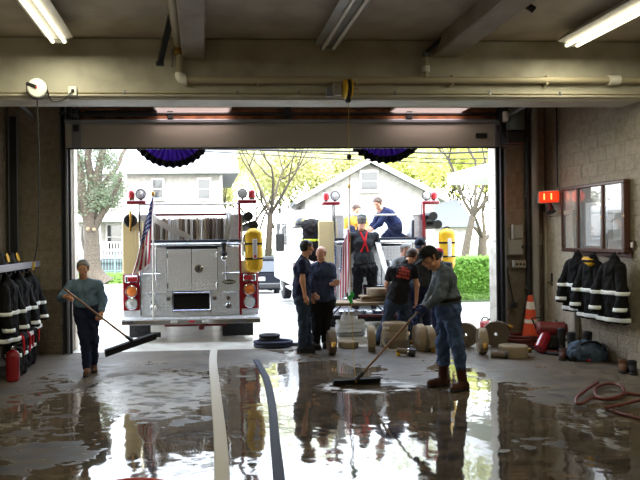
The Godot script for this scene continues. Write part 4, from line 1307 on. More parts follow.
func hung_flag(label: String, foot: Vector3, top: Vector3, hoist0: Vector3, hoist1: Vector3, fly0: Vector3, fly1: Vector3, lower := false) -> void:
	var t := thing("flag", label, "flag", foot)
	var rows := []
	for side in 2:
		for j in 13:
			var row := []
			var v := j / 12.0 if side == 0 else 1.0 - j / 12.0
			var f := 1.0 - v if lower else v
			var w := f / 0.56 if f < 0.56 else 1.0 - (f - 0.56) / 0.44 * 0.85   # the lower half is folded back behind
			for i in 25:
				var u := i / 24.0
				var a := (hoist0.lerp(hoist1, w)).lerp(fly0.lerp(fly1, w), u) - Vector3(0, 0, 0.06 * clampf((f - 0.5) * 3.0, 0, 1))
				var b := sin(u * 3.0 + v * 7.0) * 0.05 * (0.3 + u) + sin(v * 13.0 + u * 2.0) * 0.03 * (0.2 + u)
				row.append(a - foot + Vector3(0.0, -0.05 * sin(PI * u), b + (0.003 if side == 0 else -0.003)))
			rows.append(row)
	var m := mb().grid(rows, false, true)
	for k in m.uv.size():
		var j := k / 25
		m.uv[k] = Vector2((k % 25) / 24.0, (j / 12.0) if j < 13 else 1.0 - (j - 13) / 12.0)
	if not M.has("flag_print"):
		var fm := mat("flag_print", "ffffff", 0.8, 0.0, {"backlight_enabled": true, "backlight": Color(0.8, 0.8, 0.8)})
		fm.albedo_texture = flag_texture()
	part("cloth", m, M["flag_print"], t)
	part("pole", mb().tube([Vector3.ZERO, top - foot], 0.016, 8), M["white_enamel"], t)
	part("finial", mb().ball(top - foot, Vector3(0.03, 0.05, 0.03), 10, 6), M["brass"], t)

func logo(parent: Node, at: Vector3, w: float, plate: Material, ink: Material) -> void:
	var h := w * 0.4
	var oval := []
	for k in 28: oval.append(Vector2(cos(TAU * k / 28), sin(TAU * k / 28) * 0.4) * w * 0.5)
	var o := part("logo_plate", mb().prism(oval, 0.012, 0.003), plate, parent, at)
	var rim := []
	for k in 29: rim.append(Vector3(cos(TAU * k / 28) * w * 0.47, sin(TAU * k / 28) * h * 0.46, 0.008))
	part("logo_rim", mb().tube(rim, 0.005, 5), ink, o)
	var f := SystemFont.new()
	f.font_names = PackedStringArray(["Droid Serif"])
	f.font_italic = true
	f.font_weight = 700
	var tm := TextMesh.new()
	tm.text = "Pierce"
	tm.font = f
	tm.font_size = 48
	tm.pixel_size = w * 0.75 / 150.0
	tm.depth = 0.006
	put("lettering", tm, ink, o, Vector3(0, 0, 0.009))

func engine(label: String, at: Vector3, second := false) -> Node3D:
	var ry := 2.19 if second else ev(205)
	var t := thing("fire_engine", label, "fire engine", at)
	var cream: Material = M["cream_paint"]
	var red: Material = M["red_paint"]
	var plate: Material = M["diamond_plate"]
	var W := 1.19
	# chassis, wheels, body sides
	part("chassis", mb().span(Vector3(-0.42, 0.5, -8.0), Vector3(0.42, 0.78, -0.25), 0.02), M["black_iron"], t)
	part("axle", mb().tube([Vector3(-1.0, 0.52, -2.4), Vector3(1.0, 0.52, -2.4)], 0.09, 10), M["black_iron"], t)
	part("differential", mb().ball(Vector3(0, 0.52, -2.4), Vector3(0.25, 0.25, 0.25), 14, 8), M["black_iron"], t)
	for s in [-1.0, 1.0]:
		for q in [[-2.4, 0.98], [-2.4, 0.66], [-6.6, 0.98]]:
			var w := part("wheel", mb(Vector3(s * q[1], 0.52, q[0]), Basis(Vector3.BACK, PI / 2)).lathe([Vector2(0.0, -0.12), Vector2(0.4, -0.13), Vector2(0.5, -0.11), Vector2(0.52, -0.07), Vector2(0.52, 0.07), Vector2(0.5, 0.11), Vector2(0.4, 0.13), Vector2(0.0, 0.12)], 28), M["black_rubber"], t)
			part("rim", mb(Vector3(s * q[1], 0.52, q[0]), Basis(Vector3.BACK, PI / 2)).lathe([Vector2(0.0, -0.1), Vector2(0.28, -0.135), Vector2(0.3, 0.0), Vector2(0.28, 0.135), Vector2(0.0, 0.1)], 20), M["steel_sheet"], w)
		# lower side (red) with wheel arch, upper side (cream) with compartment doors
		var low := mb(Vector3(s * (W - 0.16), 0, 0), Basis(Vector3.UP, PI / 2))
		var arch := []
		for k in 9: arch.append(Vector2(2.4 + cos(PI - PI * k / 8.0) * 0.66, 0.5 + sin(PI - PI * k / 8.0) * 0.66))
		low.prism([Vector2(0.05, 0.5)] + arch + [Vector2(3.6, 0.5), Vector2(3.6, ev(274)), Vector2(0.05, ev(274))], 0.32, 0.01)
		part("side_skirt", low, red, t)
		var up := part("side_body", mb().span(Vector3(s * (W - 0.24) - 0.12, ev(274), -3.6), Vector3(s * (W - 0.24) + 0.12 + 0.0, ev(222 if s < 0 else 262), -0.05), 0.015), cream, t)
		for k in 3:
			var z := -0.65 - k * 1.12
			var dr := part("compartment_door", mb().box(Vector3(s * (W - 0.11), 1.6 if s < 0 else 1.27, z), Vector3(0.03, 0.78 if s < 0 else 0.2, 0.96), 0.01), M["steel_sheet"], t)
			part("door_handle", mb().box(Vector3(s * (W - 0.085), 1.28, z), Vector3(0.03, 0.05, 0.2), 0.008), M["chrome"], dr)
		# pump panel and cab side
		part("running_board", mb().box(Vector3(s * (W - 0.1), 0.5, -4.2), Vector3(0.3, 0.05, 1.1), 0.01), plate, t)
		part("pump_panel", mb().span(Vector3(s * (W - 0.2) - 0.06, 0.6, -4.5), Vector3(s * (W - 0.2) + 0.06, 2.0, -3.65), 0.01), M["steel_sheet"], t)
	part("water_tank", mb().span(Vector3(-0.8, 0.8, -3.6), Vector3(0.8, 1.62, -0.12), 0.01), M["dark_steel"], t)
	# cab
	var cab := part("cab", mb(Vector3(0, 0, 0), Basis(Vector3.UP, PI / 2)).prism([Vector2(4.6, 0.55), Vector2(7.9, 0.55), Vector2(7.95, 1.4), Vector2(7.7, 2.42), Vector2(7.5, 2.5), Vector2(4.75, 2.5), Vector2(4.6, 2.4)], 2.36, 0.05), M["white_paint"], t)
	part("windscreen", mb(Vector3(0, 1.88, -7.83), Basis(Vector3.RIGHT, -0.24)).box(Vector3.ZERO, Vector3(2.0, 0.8, 0.04), 0.015), M["dark_glass"], cab)
	for s in [-1.0, 1.0]:
		for z in [-5.3, -6.6]:
			part("side_window", mb().box(Vector3(s * 1.18, 1.9, z), Vector3(0.03, 0.62, 0.9), 0.012), M["dark_glass"], cab)
		part("rear_window", mb().box(Vector3(s * 0.55, 2.0, -4.6), Vector3(0.6, 0.45, 0.03), 0.012), M["dark_glass"], cab)
	part("roof_box", mb().span(Vector3(eu(166), ev(214), -4.0), Vector3(eu(208), ev(196), -3.4), 0.02), M["white_enamel"], t)
	part("roof_ledge", mb().span(Vector3(eu(166) - 0.02, ev(197), -4.02), Vector3(eu(208) + 0.02, ev(195.5), -3.38), 0.005), M["steel_sheet"], t)
	# tailboard
	part("tailboard", mb().span(Vector3(-W, ev(322), -0.35), Vector3(W, ev(316.5), 0.22), 0.012), plate, t)
	part("tailboard_edge", mb().span(Vector3(-W, ev(322.5), 0.2), Vector3(W, ev(318), 0.235), 0.006), M["chrome"], t)
	for x in [-0.3, 0.0, 0.24]: part("marker_lamp", mb().box(Vector3(x, ev(320), 0.24), Vector3(0.11, 0.04, 0.02), 0.006), M["clear_lens"] if x != 0.0 else M["red_dome"], t)
	# rear face: side plates, double doors, lower plates round the dark opening
	var zf := -0.04
	for s in [0, 1]:
		var x0: float = [eu(141), eu(218)][s]
		var x1: float = [eu(167), eu(241.5)][s]
		part("rear_plate", mb().span(Vector3(x0, ev(316), zf - 0.05), Vector3(x1, ev(248), zf), 0.004), plate, t)
		var d := part("rear_door", mb().span(Vector3([eu(167.5), eu(192.3)][s], ev(291.5), zf - 0.04), Vector3([eu(191.7), eu(217.5)][s], ev(250), zf + 0.015), 0.008), M["door_plate"], t)
		if s == 1:
			part("door_latch", mb(Vector3(eu(199), ev(269.5), zf + 0.015), Basis(Vector3.RIGHT, PI / 2)).lathe([Vector2(0.075, 0.0), Vector2(0.075, 0.012), Vector2(0.055, 0.02), Vector2(0.05, 0.012), Vector2(0.0, 0.012)], 22), M["chrome"], d)
			part("latch_bar", mb().box(Vector3(eu(199), ev(269.5), zf + 0.035), Vector3(0.03, 0.08, 0.02), 0.006), M["dark_steel"], d)
		for y in [256, 286]: part("hinge", mb().box(Vector3([eu(168), eu(217)][s], ev(y), zf + 0.02), Vector3(0.03, 0.1, 0.02), 0.005), M["chrome"], d)
		part("lower_plate", mb().span(Vector3([eu(167), eu(211)][s], ev(316), zf - 0.05), Vector3([eu(172), eu(218)][s], ev(292), zf), 0.004), plate, t)
		# pull knobs and discharge caps beside the opening
		for q in [[0, 154, 302, 0.05], [0, 154, 308, 0.065], [0, 168.5, 299, 0.045], [1, 228, 299, 0.045], [1, 228, 307, 0.06], [1, 214.5, 299, 0.045]]:
			if q[0] != s: continue
			part("discharge_cap", mb(Vector3(eu(q[1]), ev(q[2]), zf), Basis(Vector3.RIGHT, PI / 2)).lathe([Vector2(q[3], 0.0), Vector2(q[3], 0.03), Vector2(q[3] * 0.7, 0.05), Vector2(0.0, 0.05)], 14), M["chrome"], t)
		part("grab_rail", mb().tube([Vector3([eu(145), eu(222)][s], ev(293), zf + 0.0), Vector3([eu(145), eu(222)][s], ev(293), zf + 0.06), Vector3([eu(163), eu(238)][s], ev(293), zf + 0.06), Vector3([eu(163), eu(238)][s], ev(293), zf)], 0.014, 8), M["chrome"], t)
		part("step_ledge", mb().box(Vector3([eu(153), eu(231)][s], ev(274), zf + 0.04), Vector3(0.3, 0.025, 0.1), 0.006), M["chrome"], t)
		part("hand_rail", mb().tube([Vector3([eu(157), eu(226)][s], ev(246), zf + 0.06), Vector3([eu(157), eu(226)][s], ev(246) - 0.02, zf + 0.07), Vector3([eu(157), eu(226)][s], ev(280), zf + 0.07), Vector3([eu(157), eu(226)][s], ev(281), zf + 0.0)], 0.014, 8), M["chrome"], t)
	part("lower_plate", mb().span(Vector3(eu(172), ev(316), zf - 0.05), Vector3(eu(211), ev(311), zf), 0.004), plate, t)
	part("opening_back", mb().span(Vector3(eu(173), ev(311), -0.8), Vector3(eu(210), ev(293), -0.3)), M["locker_red"], t)
	var fr := mb()
	fr.span(Vector3(eu(172), ev(294.5), zf - 0.02), Vector3(eu(211), ev(292.5), zf + 0.03), 0.006)
	fr.span(Vector3(eu(172), ev(312), zf - 0.02), Vector3(eu(211), ev(310), zf + 0.03), 0.006)
	fr.span(Vector3(eu(172), ev(312), zf - 0.02), Vector3(eu(173.3), ev(292.5), zf + 0.03), 0.006)
	fr.span(Vector3(eu(209.7), ev(312), zf - 0.02), Vector3(eu(211), ev(292.5), zf + 0.03), 0.006)
	part("opening_frame", fr, M["chrome"], t)
	logo(t, Vector3(eu(229), ev(283), zf + 0.01), 0.26, M["black_plastic"], M["white_enamel"])
	# red corner panels with lamps, cream corners above
	for s in [0, 1]:
		var cx: float = [eu(132.5), eu(249.5)][s]
		var pn := part("lamp_panel", mb().box(Vector3(cx, ev(292), zf - 0.02), Vector3(0.3, ev(274) - ev(310), 0.06), 0.01), red, t)
		part("kick_plate", mb().box(Vector3(cx, ev(313), zf - 0.02), Vector3(0.3, ev(310) - ev(316), 0.06), 0.006), plate, t)
		for q in [[291, "amber_lens", 0.095], [303, "clear_lens", 0.095]]:
			part("lamp_bezel", mb(Vector3(cx, ev(q[0]), zf + 0.01), Basis(Vector3.RIGHT, PI / 2)).lathe([Vector2(q[2] + 0.015, 0), Vector2(q[2] + 0.015, 0.02), Vector2(q[2], 0.025), Vector2(q[2], 0.005)], 20), M["chrome"], pn)
			part("lamp_lens", mb(Vector3(cx, ev(q[0]), zf + 0.012), Basis(Vector3.RIGHT, PI / 2)).lathe([Vector2(q[2], 0), Vector2(q[2] * 0.8, 0.02), Vector2(q[2] * 0.45, 0.03), Vector2(0, 0.033)], 20, true), M[q[1]], pn)
		part("lamp_bezel", mb().box(Vector3(cx, ev(279), zf + 0.012), Vector3(0.22, 0.12, 0.02), 0.008), M["chrome"], pn)
		part("brake_lens", mb().box(Vector3(cx + (0.02 if s == 0 else -0.02), ev(279), zf + 0.024), Vector3(0.17, 0.08, 0.02), 0.008), M["red_dome"], pn)
		part("corner_post", mb().span(Vector3([eu(124), eu(241.5)][s], ev(274), zf - 0.07), Vector3([eu(137.5), eu(256)][s], ev([222, 262][s]), zf), 0.012), cream, t)
		part("corner_trim", mb().span(Vector3([eu(140.5), eu(239)][s], ev(316), zf - 0.06), Vector3([eu(142.5), eu(241.5)][s], ev(205), zf + 0.02), 0.006), red if s == 1 else M["chrome"], t)
		# light mast: post, red bar, beacon and flood lamp
		var mx: float = [eu(138), eu(248)][s]
		var sg := -1.0 if s == 0 else 1.0
		part("mast", mb().tube([Vector3([eu(141), eu(240)][s], ev(222), -0.1), Vector3([eu(141), eu(240)][s], ev(203), -0.1)], 0.025, 8), M["dark_steel"], t)
		var lb := part("light_bar", mb().box(Vector3(mx, ev(203), -0.1), Vector3(0.34, 0.07, 0.2), 0.015), red, t)
		part("beacon_base", mb(Vector3(mx + sg * 0.09, ev(201), -0.1)).lathe([Vector2(0.07, 0), Vector2(0.07, 0.03), Vector2(0.0, 0.03)], 16), M["chrome"], lb)
		part("beacon_dome", mb(Vector3(mx + sg * 0.09, ev(201) + 0.03, -0.1)).lathe([Vector2(0.062, 0), Vector2(0.062, 0.1), Vector2(0.05, 0.14), Vector2(0.0, 0.15)], 16, true), M["red_dome"], lb)
		part("flood_lamp", mb(Vector3(mx - sg * 0.08, ev(195), -0.06), Basis(Vector3.RIGHT, PI / 2)).lathe([Vector2(0.0, -0.09), Vector2(0.07, -0.07), Vector2(0.088, 0.0), Vector2(0.092, 0.02), Vector2(0.078, 0.02)], 18), M["black_plastic"], lb)
		part("flood_glass", mb(Vector3(mx - sg * 0.08, ev(195), -0.045), Basis(Vector3.RIGHT, PI / 2)).lathe([Vector2(0.08, 0.0), Vector2(0.05, 0.01), Vector2(0, 0.012)], 18), M["clear_lens"], lb)
		part("bracket", mb().box(Vector3(mx - sg * 0.08, ev(199.5), -0.08), Vector3(0.05, 0.1, 0.04), 0.006), M["dark_steel"], lb)
		# mud flaps
		part("mud_flap", mb().box(Vector3([eu(144), eu(238)][s], ev(330.5), -0.3), Vector3(0.56, 0.3, 0.02), 0.006), M["black_rubber"], t)
		logo(t, Vector3([eu(144), eu(238)][s], ev(331), -0.285), 0.42, M["black_rubber"], M["dark_steel"])
	# bed: rails, side walls, cross tube
	part("bed_floor", mb().span(Vector3(-0.95, ev(246), -3.5), Vector3(0.95, ev(243.5), -0.08), 0.01), M["steel_sheet"], t)
	for s in [-1.0, 1.0]: part("bed_wall", mb().span(Vector3(s * 0.8 - 0.12, ev(244), -3.5), Vector3(s * 0.8 + 0.12, ev(215), -0.12), 0.012), M["steel_sheet"], t)
	part("bed_front", mb().span(Vector3(-0.9, ev(244), -3.6), Vector3(0.9, ev(212), -3.5), 0.01), M["steel_sheet"], t)
	part("bed_rail", mb().tube([Vector3(eu(141), ev(245.5), zf + 0.08), Vector3(eu(241), ev(245.5), zf + 0.08)], 0.022, 8), M["chrome"], t)
	part("bed_rail", mb().box(Vector3(0, ev(242), zf), Vector3(1.78, 0.05, 0.06), 0.01), M["dark_steel"], t)
	part("cross_rail", mb().tube([Vector3(eu(141), ry, -0.12), Vector3(eu(241), ry, -0.12)], 0.018, 8), M["white_enamel"], t)
	for s in [-1.0, 1.0]:
		part("side_rail", mb().tube([Vector3(s * 0.87, ry, -0.12), Vector3(s * 0.87, ry, -3.3), Vector3(s * 0.87, 1.9, -3.3)], 0.018, 8), M["white_enamel"], t)
	if not second: part("upper_bar", mb().box(Vector3(0, ev(215.5), -0.1), Vector3(1.3, 0.045, 0.05), 0.01), M["hose_maroon"], t)
	# step, tow eyes, plate
	part("tow_hook", mb().box(Vector3(eu(201), ev(327), -0.2), Vector3(0.1, 0.14, 0.2), 0.02), M["hose_maroon"], t)
	part("underbody", mb().span(Vector3(-0.62, ev(328), -0.5), Vector3(0.62, ev(322), -0.2), 0.02), M["hose_maroon"], t)
	if second: part("underbody", mb().span(Vector3(-0.85, ev(335), -0.9), Vector3(0.85, ev(327), -0.45), 0.02), M["black_iron"], t)
	part("number_plate", mb().box(Vector3(eu(158), ev(328), 0.02), Vector3(0.24, 0.12, 0.02), 0.006), M["white_enamel"], t)
	part("plate_bracket", mb().box(Vector3(eu(158), ev(324), 0.0), Vector3(0.06, 0.08, 0.02), 0.004), M["dark_steel"], t)
	for s in [-1.0, 1.0]:
		var ar := part("mirror_arm", mb().tube(curve([Vector3(s * 1.16, 2.1, -5.0), Vector3(s * 1.3, 2.05, -4.95), Vector3(s * 1.34, 1.9, -4.9)]), 0.018, 6), M["chrome"], t)
		part("mirror", mb().box(Vector3(s * 1.35, 1.66, -4.9), Vector3(0.22, 0.48, 0.1), 0.03), M["mirror_black"], ar)
	# hard suction hoses along the right side
	for q in [[249, 218], [254, 227]]:
		part("suction_hose", mb().tube([Vector3(eu(q[0]), ev(q[1]), 0.05), Vector3(eu(q[0]), ev(q[1]), -3.4)], 0.085, 16), M["black_rubber"], t)
	return t

func yellow_pack(label: String, at: Vector3, written: bool) -> void:
	var t := thing("equipment_pack", label, "pack", at, 0.0, "")
	var b := [[Vector3(0, 0.28, 0), Vector3(0, -0.28, 0), 0.105, 0.105], [Vector3(-0.06, 0.28, 0), Vector3(-0.06, -0.28, 0), 0.09, 0.09], [Vector3(0.06, 0.28, 0), Vector3(0.06, -0.28, 0), 0.09, 0.09]]
	put("bag", blend(b, 0.016, 0.04, [], 0.0, 0.012), M["yellow_plastic"], t)
	for y in [0.12, -0.14]: put("strap", blend(b, 0.014, 0.04, [[Vector3(0, 1, 0), y + 0.018], [Vector3(0, -1, 0), 0.018 - y]], 0.009), M["black_cloth"], t)
	part("label_patch", mb().box(Vector3(0.01, 0.03, 0.113), Vector3(0.075, 0.34, 0.02), 0.008), M["white_cloth"], t)
	if written: part("label_bar", mb().box(Vector3(0.01, -0.1, 0.124), Vector3(0.04, 0.05, 0.008), 0.003), M["red_plastic"], t)
	part("hang_loop", mb().tube(arc_pts(Vector3(0, 0.36, 0), Vector3.RIGHT, Vector3.UP, 0.06, 0, PI, 8), 0.014, 6), M["black_cloth"], t)

func make_engines() -> void:
	var z1 := -11.4
	var a := Vector3(P(191.5, 300, z1).x, 0, z1)
	engine("left fire engine, steel rear with tan hose folded in its bed", a)
	# folded hose lying in the bed
	var h := thing("hose_load", "tan hose packed in tight upright folds in the bed of the left engine", "hose", a + Vector3(0, ev(243.5), 0))
	var fold := mb().box(Vector3.ZERO, Vector3(0.046, 0.44, 2.6), 0.018).mesh()
	for k in 26:
		put("fold", fold, [M["hose_tan"], M["hose_brown"], M["hose_pale"]][rng.randi() % 3], h, Vector3(-0.63 + k * 0.0495, 0.22 + rng.randf_range(-0.015, 0.015), -1.55 + rng.randf_range(-0.04, 0.03)))
	var pr := [Vector2(-0.016, -0.05), Vector2(0.016, -0.05), Vector2(0.016, 0.05), Vector2(-0.016, 0.05)]
	var q := func(x: float, y: float, d: float) -> Vector3: return a + Vector3(eu(x), ev(y), d)
	single("draped_hose", mb().sweep(pr, curve([q.call(153, 216, -0.1), q.call(158, 221, 0.02), q.call(172, 230, 0.03), q.call(186, 236, 0.02), q.call(190, 240, -0.05)]), Vector3(0.3, 1, 0).normalized()), M["hose_pale"], "pale hose slung slantwise across the folded hose load of the left engine", "hose")
	var d := thing("preconnect_hose", "pale hose bundle with nozzle hanging at the right of the left engine's hose bed", "hose", q.call(229, 216, 0.0))
	var pr2 := [Vector2(-0.022, -0.012), Vector2(0.022, -0.012), Vector2(0.022, 0.012), Vector2(-0.022, 0.012)]
	for k in 2:
		var o := Vector3((k - 0.5) * 0.05, 0, 0.05 + 0.012 * k)
		part("hose_strand", mb().sweep(pr2, curve([o + Vector3(0, 0.02, -0.25), o + Vector3(0, 0.05, -0.05), o + Vector3(0.0, -0.1, 0.05), o + Vector3(-0.04, -0.42 - k * 0.05, 0.04)]), Vector3.BACK), M["hose_pale"], d)
	part("nozzle", mb(Vector3(-0.09, -0.72, 0.12)).lathe([Vector2(0.0, 0), Vector2(0.05, 0.0), Vector2(0.06, 0.04), Vector2(0.035, 0.1), Vector2(0.045, 0.22), Vector2(0.03, 0.24), Vector2(0.0, 0.24)], 14), M["black_plastic"], d)
	part("nozzle_tip", mb().ball(Vector3(-0.09, -0.76, 0.12), Vector3(0.06, 0.06, 0.06), 12, 8), M["chrome"], d)
	# round reel on the left corner, flags, packs
	var r := thing("hose_reel", "small dark round reel on the cream left corner of the left engine", "reel", q.call(132, 221, -0.05))
	part("wheel", mb(Vector3.ZERO, Basis(Vector3.RIGHT, PI / 2)).lathe([Vector2(0, -0.05), Vector2(0.1, -0.05), Vector2(0.12, -0.03), Vector2(0.12, 0.03), Vector2(0.1, 0.05), Vector2(0.06, 0.03), Vector2(0, 0.03)], 22), M["black_rubber"], r)
	part("handle", mb().tube([Vector3(0.0, -0.18, 0.02), Vector3(0.02, 0.02, 0.07), Vector3(0.0, 0.16, 0.03)], 0.022, 8), M["brass"], r)
	part("foot", mb().box(Vector3(0, -0.14, -0.02), Vector3(0.06, 0.1, 0.06), 0.01), M["dark_steel"], r)
	var g := func(x: float, y: float, zz: float) -> Vector3: return P(x, y, zz)
	hung_flag("american flag on a pole at the left rear corner of the left engine", Vector3(P(153, 300, -11.2).x, ev(316.5), -11.2), g.call(153, 194, -11.2), g.call(153, 195, -11.09), g.call(143, 229, -11.05), g.call(150, 263, -10.98), g.call(131, 277, -10.95))
	yellow_pack("yellow pack with a white patch hanging at the left engine's right corner", q.call(253.5, 252, 0.13), true)
	# second engine
	var z2 := -12.25
	var k2 := 12.25 / 11.4
	a = Vector3(P(381.5, 300, z2).x, 0, z2)
	engine("fire engine behind the men, with an open hose bed and a kneeling man on top", a, true)
	hung_flag("american flag hanging beside the left rear corner of the right engine", Vector3(P(349, 300, -12.06).x, ev(316.5), -12.06), g.call(349, 186, -12.06), g.call(349, 228, -11.94), g.call(341, 250, -11.9), g.call(348.5, 288, -11.85), g.call(339, 303, -11.85), true)
	yellow_pack("yellow pack with black straps on the right rear corner of the right engine", P(447, 249, -12.1), false)
	# slatted rack and gear on the right engine
	var rk := thing("slat_rack", "small grey slatted rack on top right of the right engine", "rack", P(419, 236, -12.4))
	for k in 6: part("slat", mb().box(Vector3(0, -0.22 + k * 0.09, 0), Vector3(0.22, 0.045, 0.06), 0.01), M["steel_sheet"], rk)
	for s in [-0.12, 0.12]: part("side_rail", mb().box(Vector3(s, 0, 0), Vector3(0.03, 0.62, 0.08), 0.008), M["dark_steel"] if s < 0 else M["red_paint"], rk)
	var ct := [[Vector3(-0.1, 0.25, 0), Vector3(0.12, 0.22, 0), 0.13, 0.12], [Vector3(0, 0.2, 0), Vector3(0.02, -0.3, 0), 0.15, 0.17], [Vector3(-0.12, 0.2, 0.05), Vector3(-0.2, -0.15, 0.1), 0.07, 0.06]]
	var cp := P(313, 238, -12.9)
	var cb := thing("gear_coat", "black gear bundle hanging on the left side of the right engine", "coat", cp)
	put("coat_body", blend(ct, 0.02, 0.08, [], 0.0, 0.03), M["black_cloth"], cb)
	put("lime_band", blend(ct, 0.016, 0.08, [[Vector3(0, 1, 0), -0.02], [Vector3(0, -1, 0), 0.07]], 0.008), M["lime_tape"], cb)
	var hp := P(301, 226, -13.6)
	helmet("dark helmet with lime trim on the left side of the right engine", hp, 0.6, M["black_plastic"], M["lime_tape"])

func helmet(label: String, at: Vector3, turn: float, shell: Material, trim: Material, group := "") -> Node3D:
	var t := thing("helmet", label, "helmet", at, turn, group)
	part("shell", mb().lathe([Vector2(0.125, 0.0), Vector2(0.13, 0.05), Vector2(0.115, 0.11), Vector2(0.075, 0.155), Vector2(0.0, 0.17)], 20, true), shell, t)
	var rows := []
	for rr in [[0.12, 0.012], [0.17, -0.005], [0.172, -0.015], [0.12, -0.002]]:
		var row := []
		for k in 28:
			var a := -TAU * k / 28
			var back := maxf(0.0, -sin(a)) * 0.07
			row.append(Vector3(cos(a) * rr[0], rr[1] - back * 0.4 * (rr[0] - 0.12) / 0.05, sin(a) * (rr[0] + (back if rr[0] > 0.13 else 0.0))))
		rows.append(row)
	rows.reverse()
	part("brim", mb().grid(rows, true, true), shell, t)
	for k in 4:
		var rp := []
		for j in 7:
			var u := j / 6.0 * PI * 0.5
			rp.append(Basis(Vector3.UP, PI * 0.25 + k * PI / 2) * Vector3(cos(u) * 0.13, 0.03 + sin(u) * 0.143, 0))
		part("ridge", mb().tube(rp, 0.008, 6), shell, t)
	part("front_shield", mb(Vector3(0, 0.1, 0.125), Basis(Vector3.RIGHT, -0.25)).prism([Vector2(-0.05, -0.06), Vector2(0.05, -0.06), Vector2(0.055, 0.03), Vector2(0, 0.07), Vector2(-0.055, 0.03)], 0.012, 0.003), trim, t)
	for s in [-0.9, 0.9]: part("trim_patch", mb(Basis(Vector3.UP, s + PI) * Vector3(0, 0.045, 0.13), Basis(Vector3.UP, s + PI)).box(Vector3.ZERO, Vector3(0.08, 0.03, 0.012), 0.004), trim, t)
	return t

# a rolled fire hose: ridged drum lathed about y, with a coupling on the outside
func roll_mesh(R: float, w: float) -> ArrayMesh:
	var pr := []
	var n := maxi(4, int(R / 0.022))
	var r0 := R * 0.14
	for k in n:
		var a := r0 + (R - r0) * k / n
		var b := r0 + (R - r0) * (k + 1) / n
		pr.append(Vector2(a + 0.001, -w * 0.5 + 0.009))
		pr.append(Vector2(a + (b - a) * 0.3, -w * 0.5))
		pr.append(Vector2(a + (b - a) * 0.75, -w * 0.5))
		pr.append(Vector2(b - 0.001, -w * 0.5 + (0.009 if k < n - 1 else 0.012)))
	var top := []
	for k in pr.size(): top.append(Vector2(pr[pr.size() - 1 - k].x, -pr[pr.size() - 1 - k].y))
	var prof := [Vector2(r0, w * 0.5 - 0.01)] + pr + [Vector2(R + 0.002, -w * 0.3), Vector2(R + 0.003, 0), Vector2(R + 0.002, w * 0.3)] + top
	return mb().lathe(prof, 30).mesh()

var rolls := {}
func hose_roll(label: String, at: Vector3, R: float, w: float, B: Basis, m: Material, end_deg := 40.0, metal := true) -> Node3D:   # at = centre
	var t := thing("hose_roll", label, "hose roll", at, 0.0, "rolled hoses")
	t.basis = B
	var key := "%.2f %.2f" % [R, w]
	if not rolls.has(key): rolls[key] = roll_mesh(R, w)
	put("coil", rolls[key], m, t)
	var e := deg_to_rad(end_deg)
	var d := Vector3(cos(e), 0, sin(e))
	var tg := Vector3(-sin(e), 0, cos(e))
	var tail := part("loose_end", mb().sweep([Vector2(-w * 0.48, -0.007), Vector2(w * 0.48, -0.007), Vector2(w * 0.48, 0.007), Vector2(-w * 0.48, 0.007)], curve([d * (R + 0.004) - tg * 0.1 - d * 0.025, d * (R + 0.008), d * (R + 0.012) + tg * 0.09], 3), d), m, t)
	if metal:
		part("coupling", mb().tube([d * (R + 0.01) + tg * 0.08, d * (R + 0.01) + tg * 0.1, d * (R + 0.01) + tg * 0.15, d * (R + 0.01) + tg * 0.16], [0.03, 0.038, 0.038, 0.03], 12), M["brass"], t)
	return t

func band(bones: Array, k: float, y0: float, y1: float, infl := 0.007) -> ArrayMesh:
	return blend(bones, 0.014, k, [[Vector3(0, 1, 0), y1], [Vector3(0, -1, 0), -y0]], infl, 0.0, [Vector3(-9, y0, -9), Vector3(9, y1, 9)])

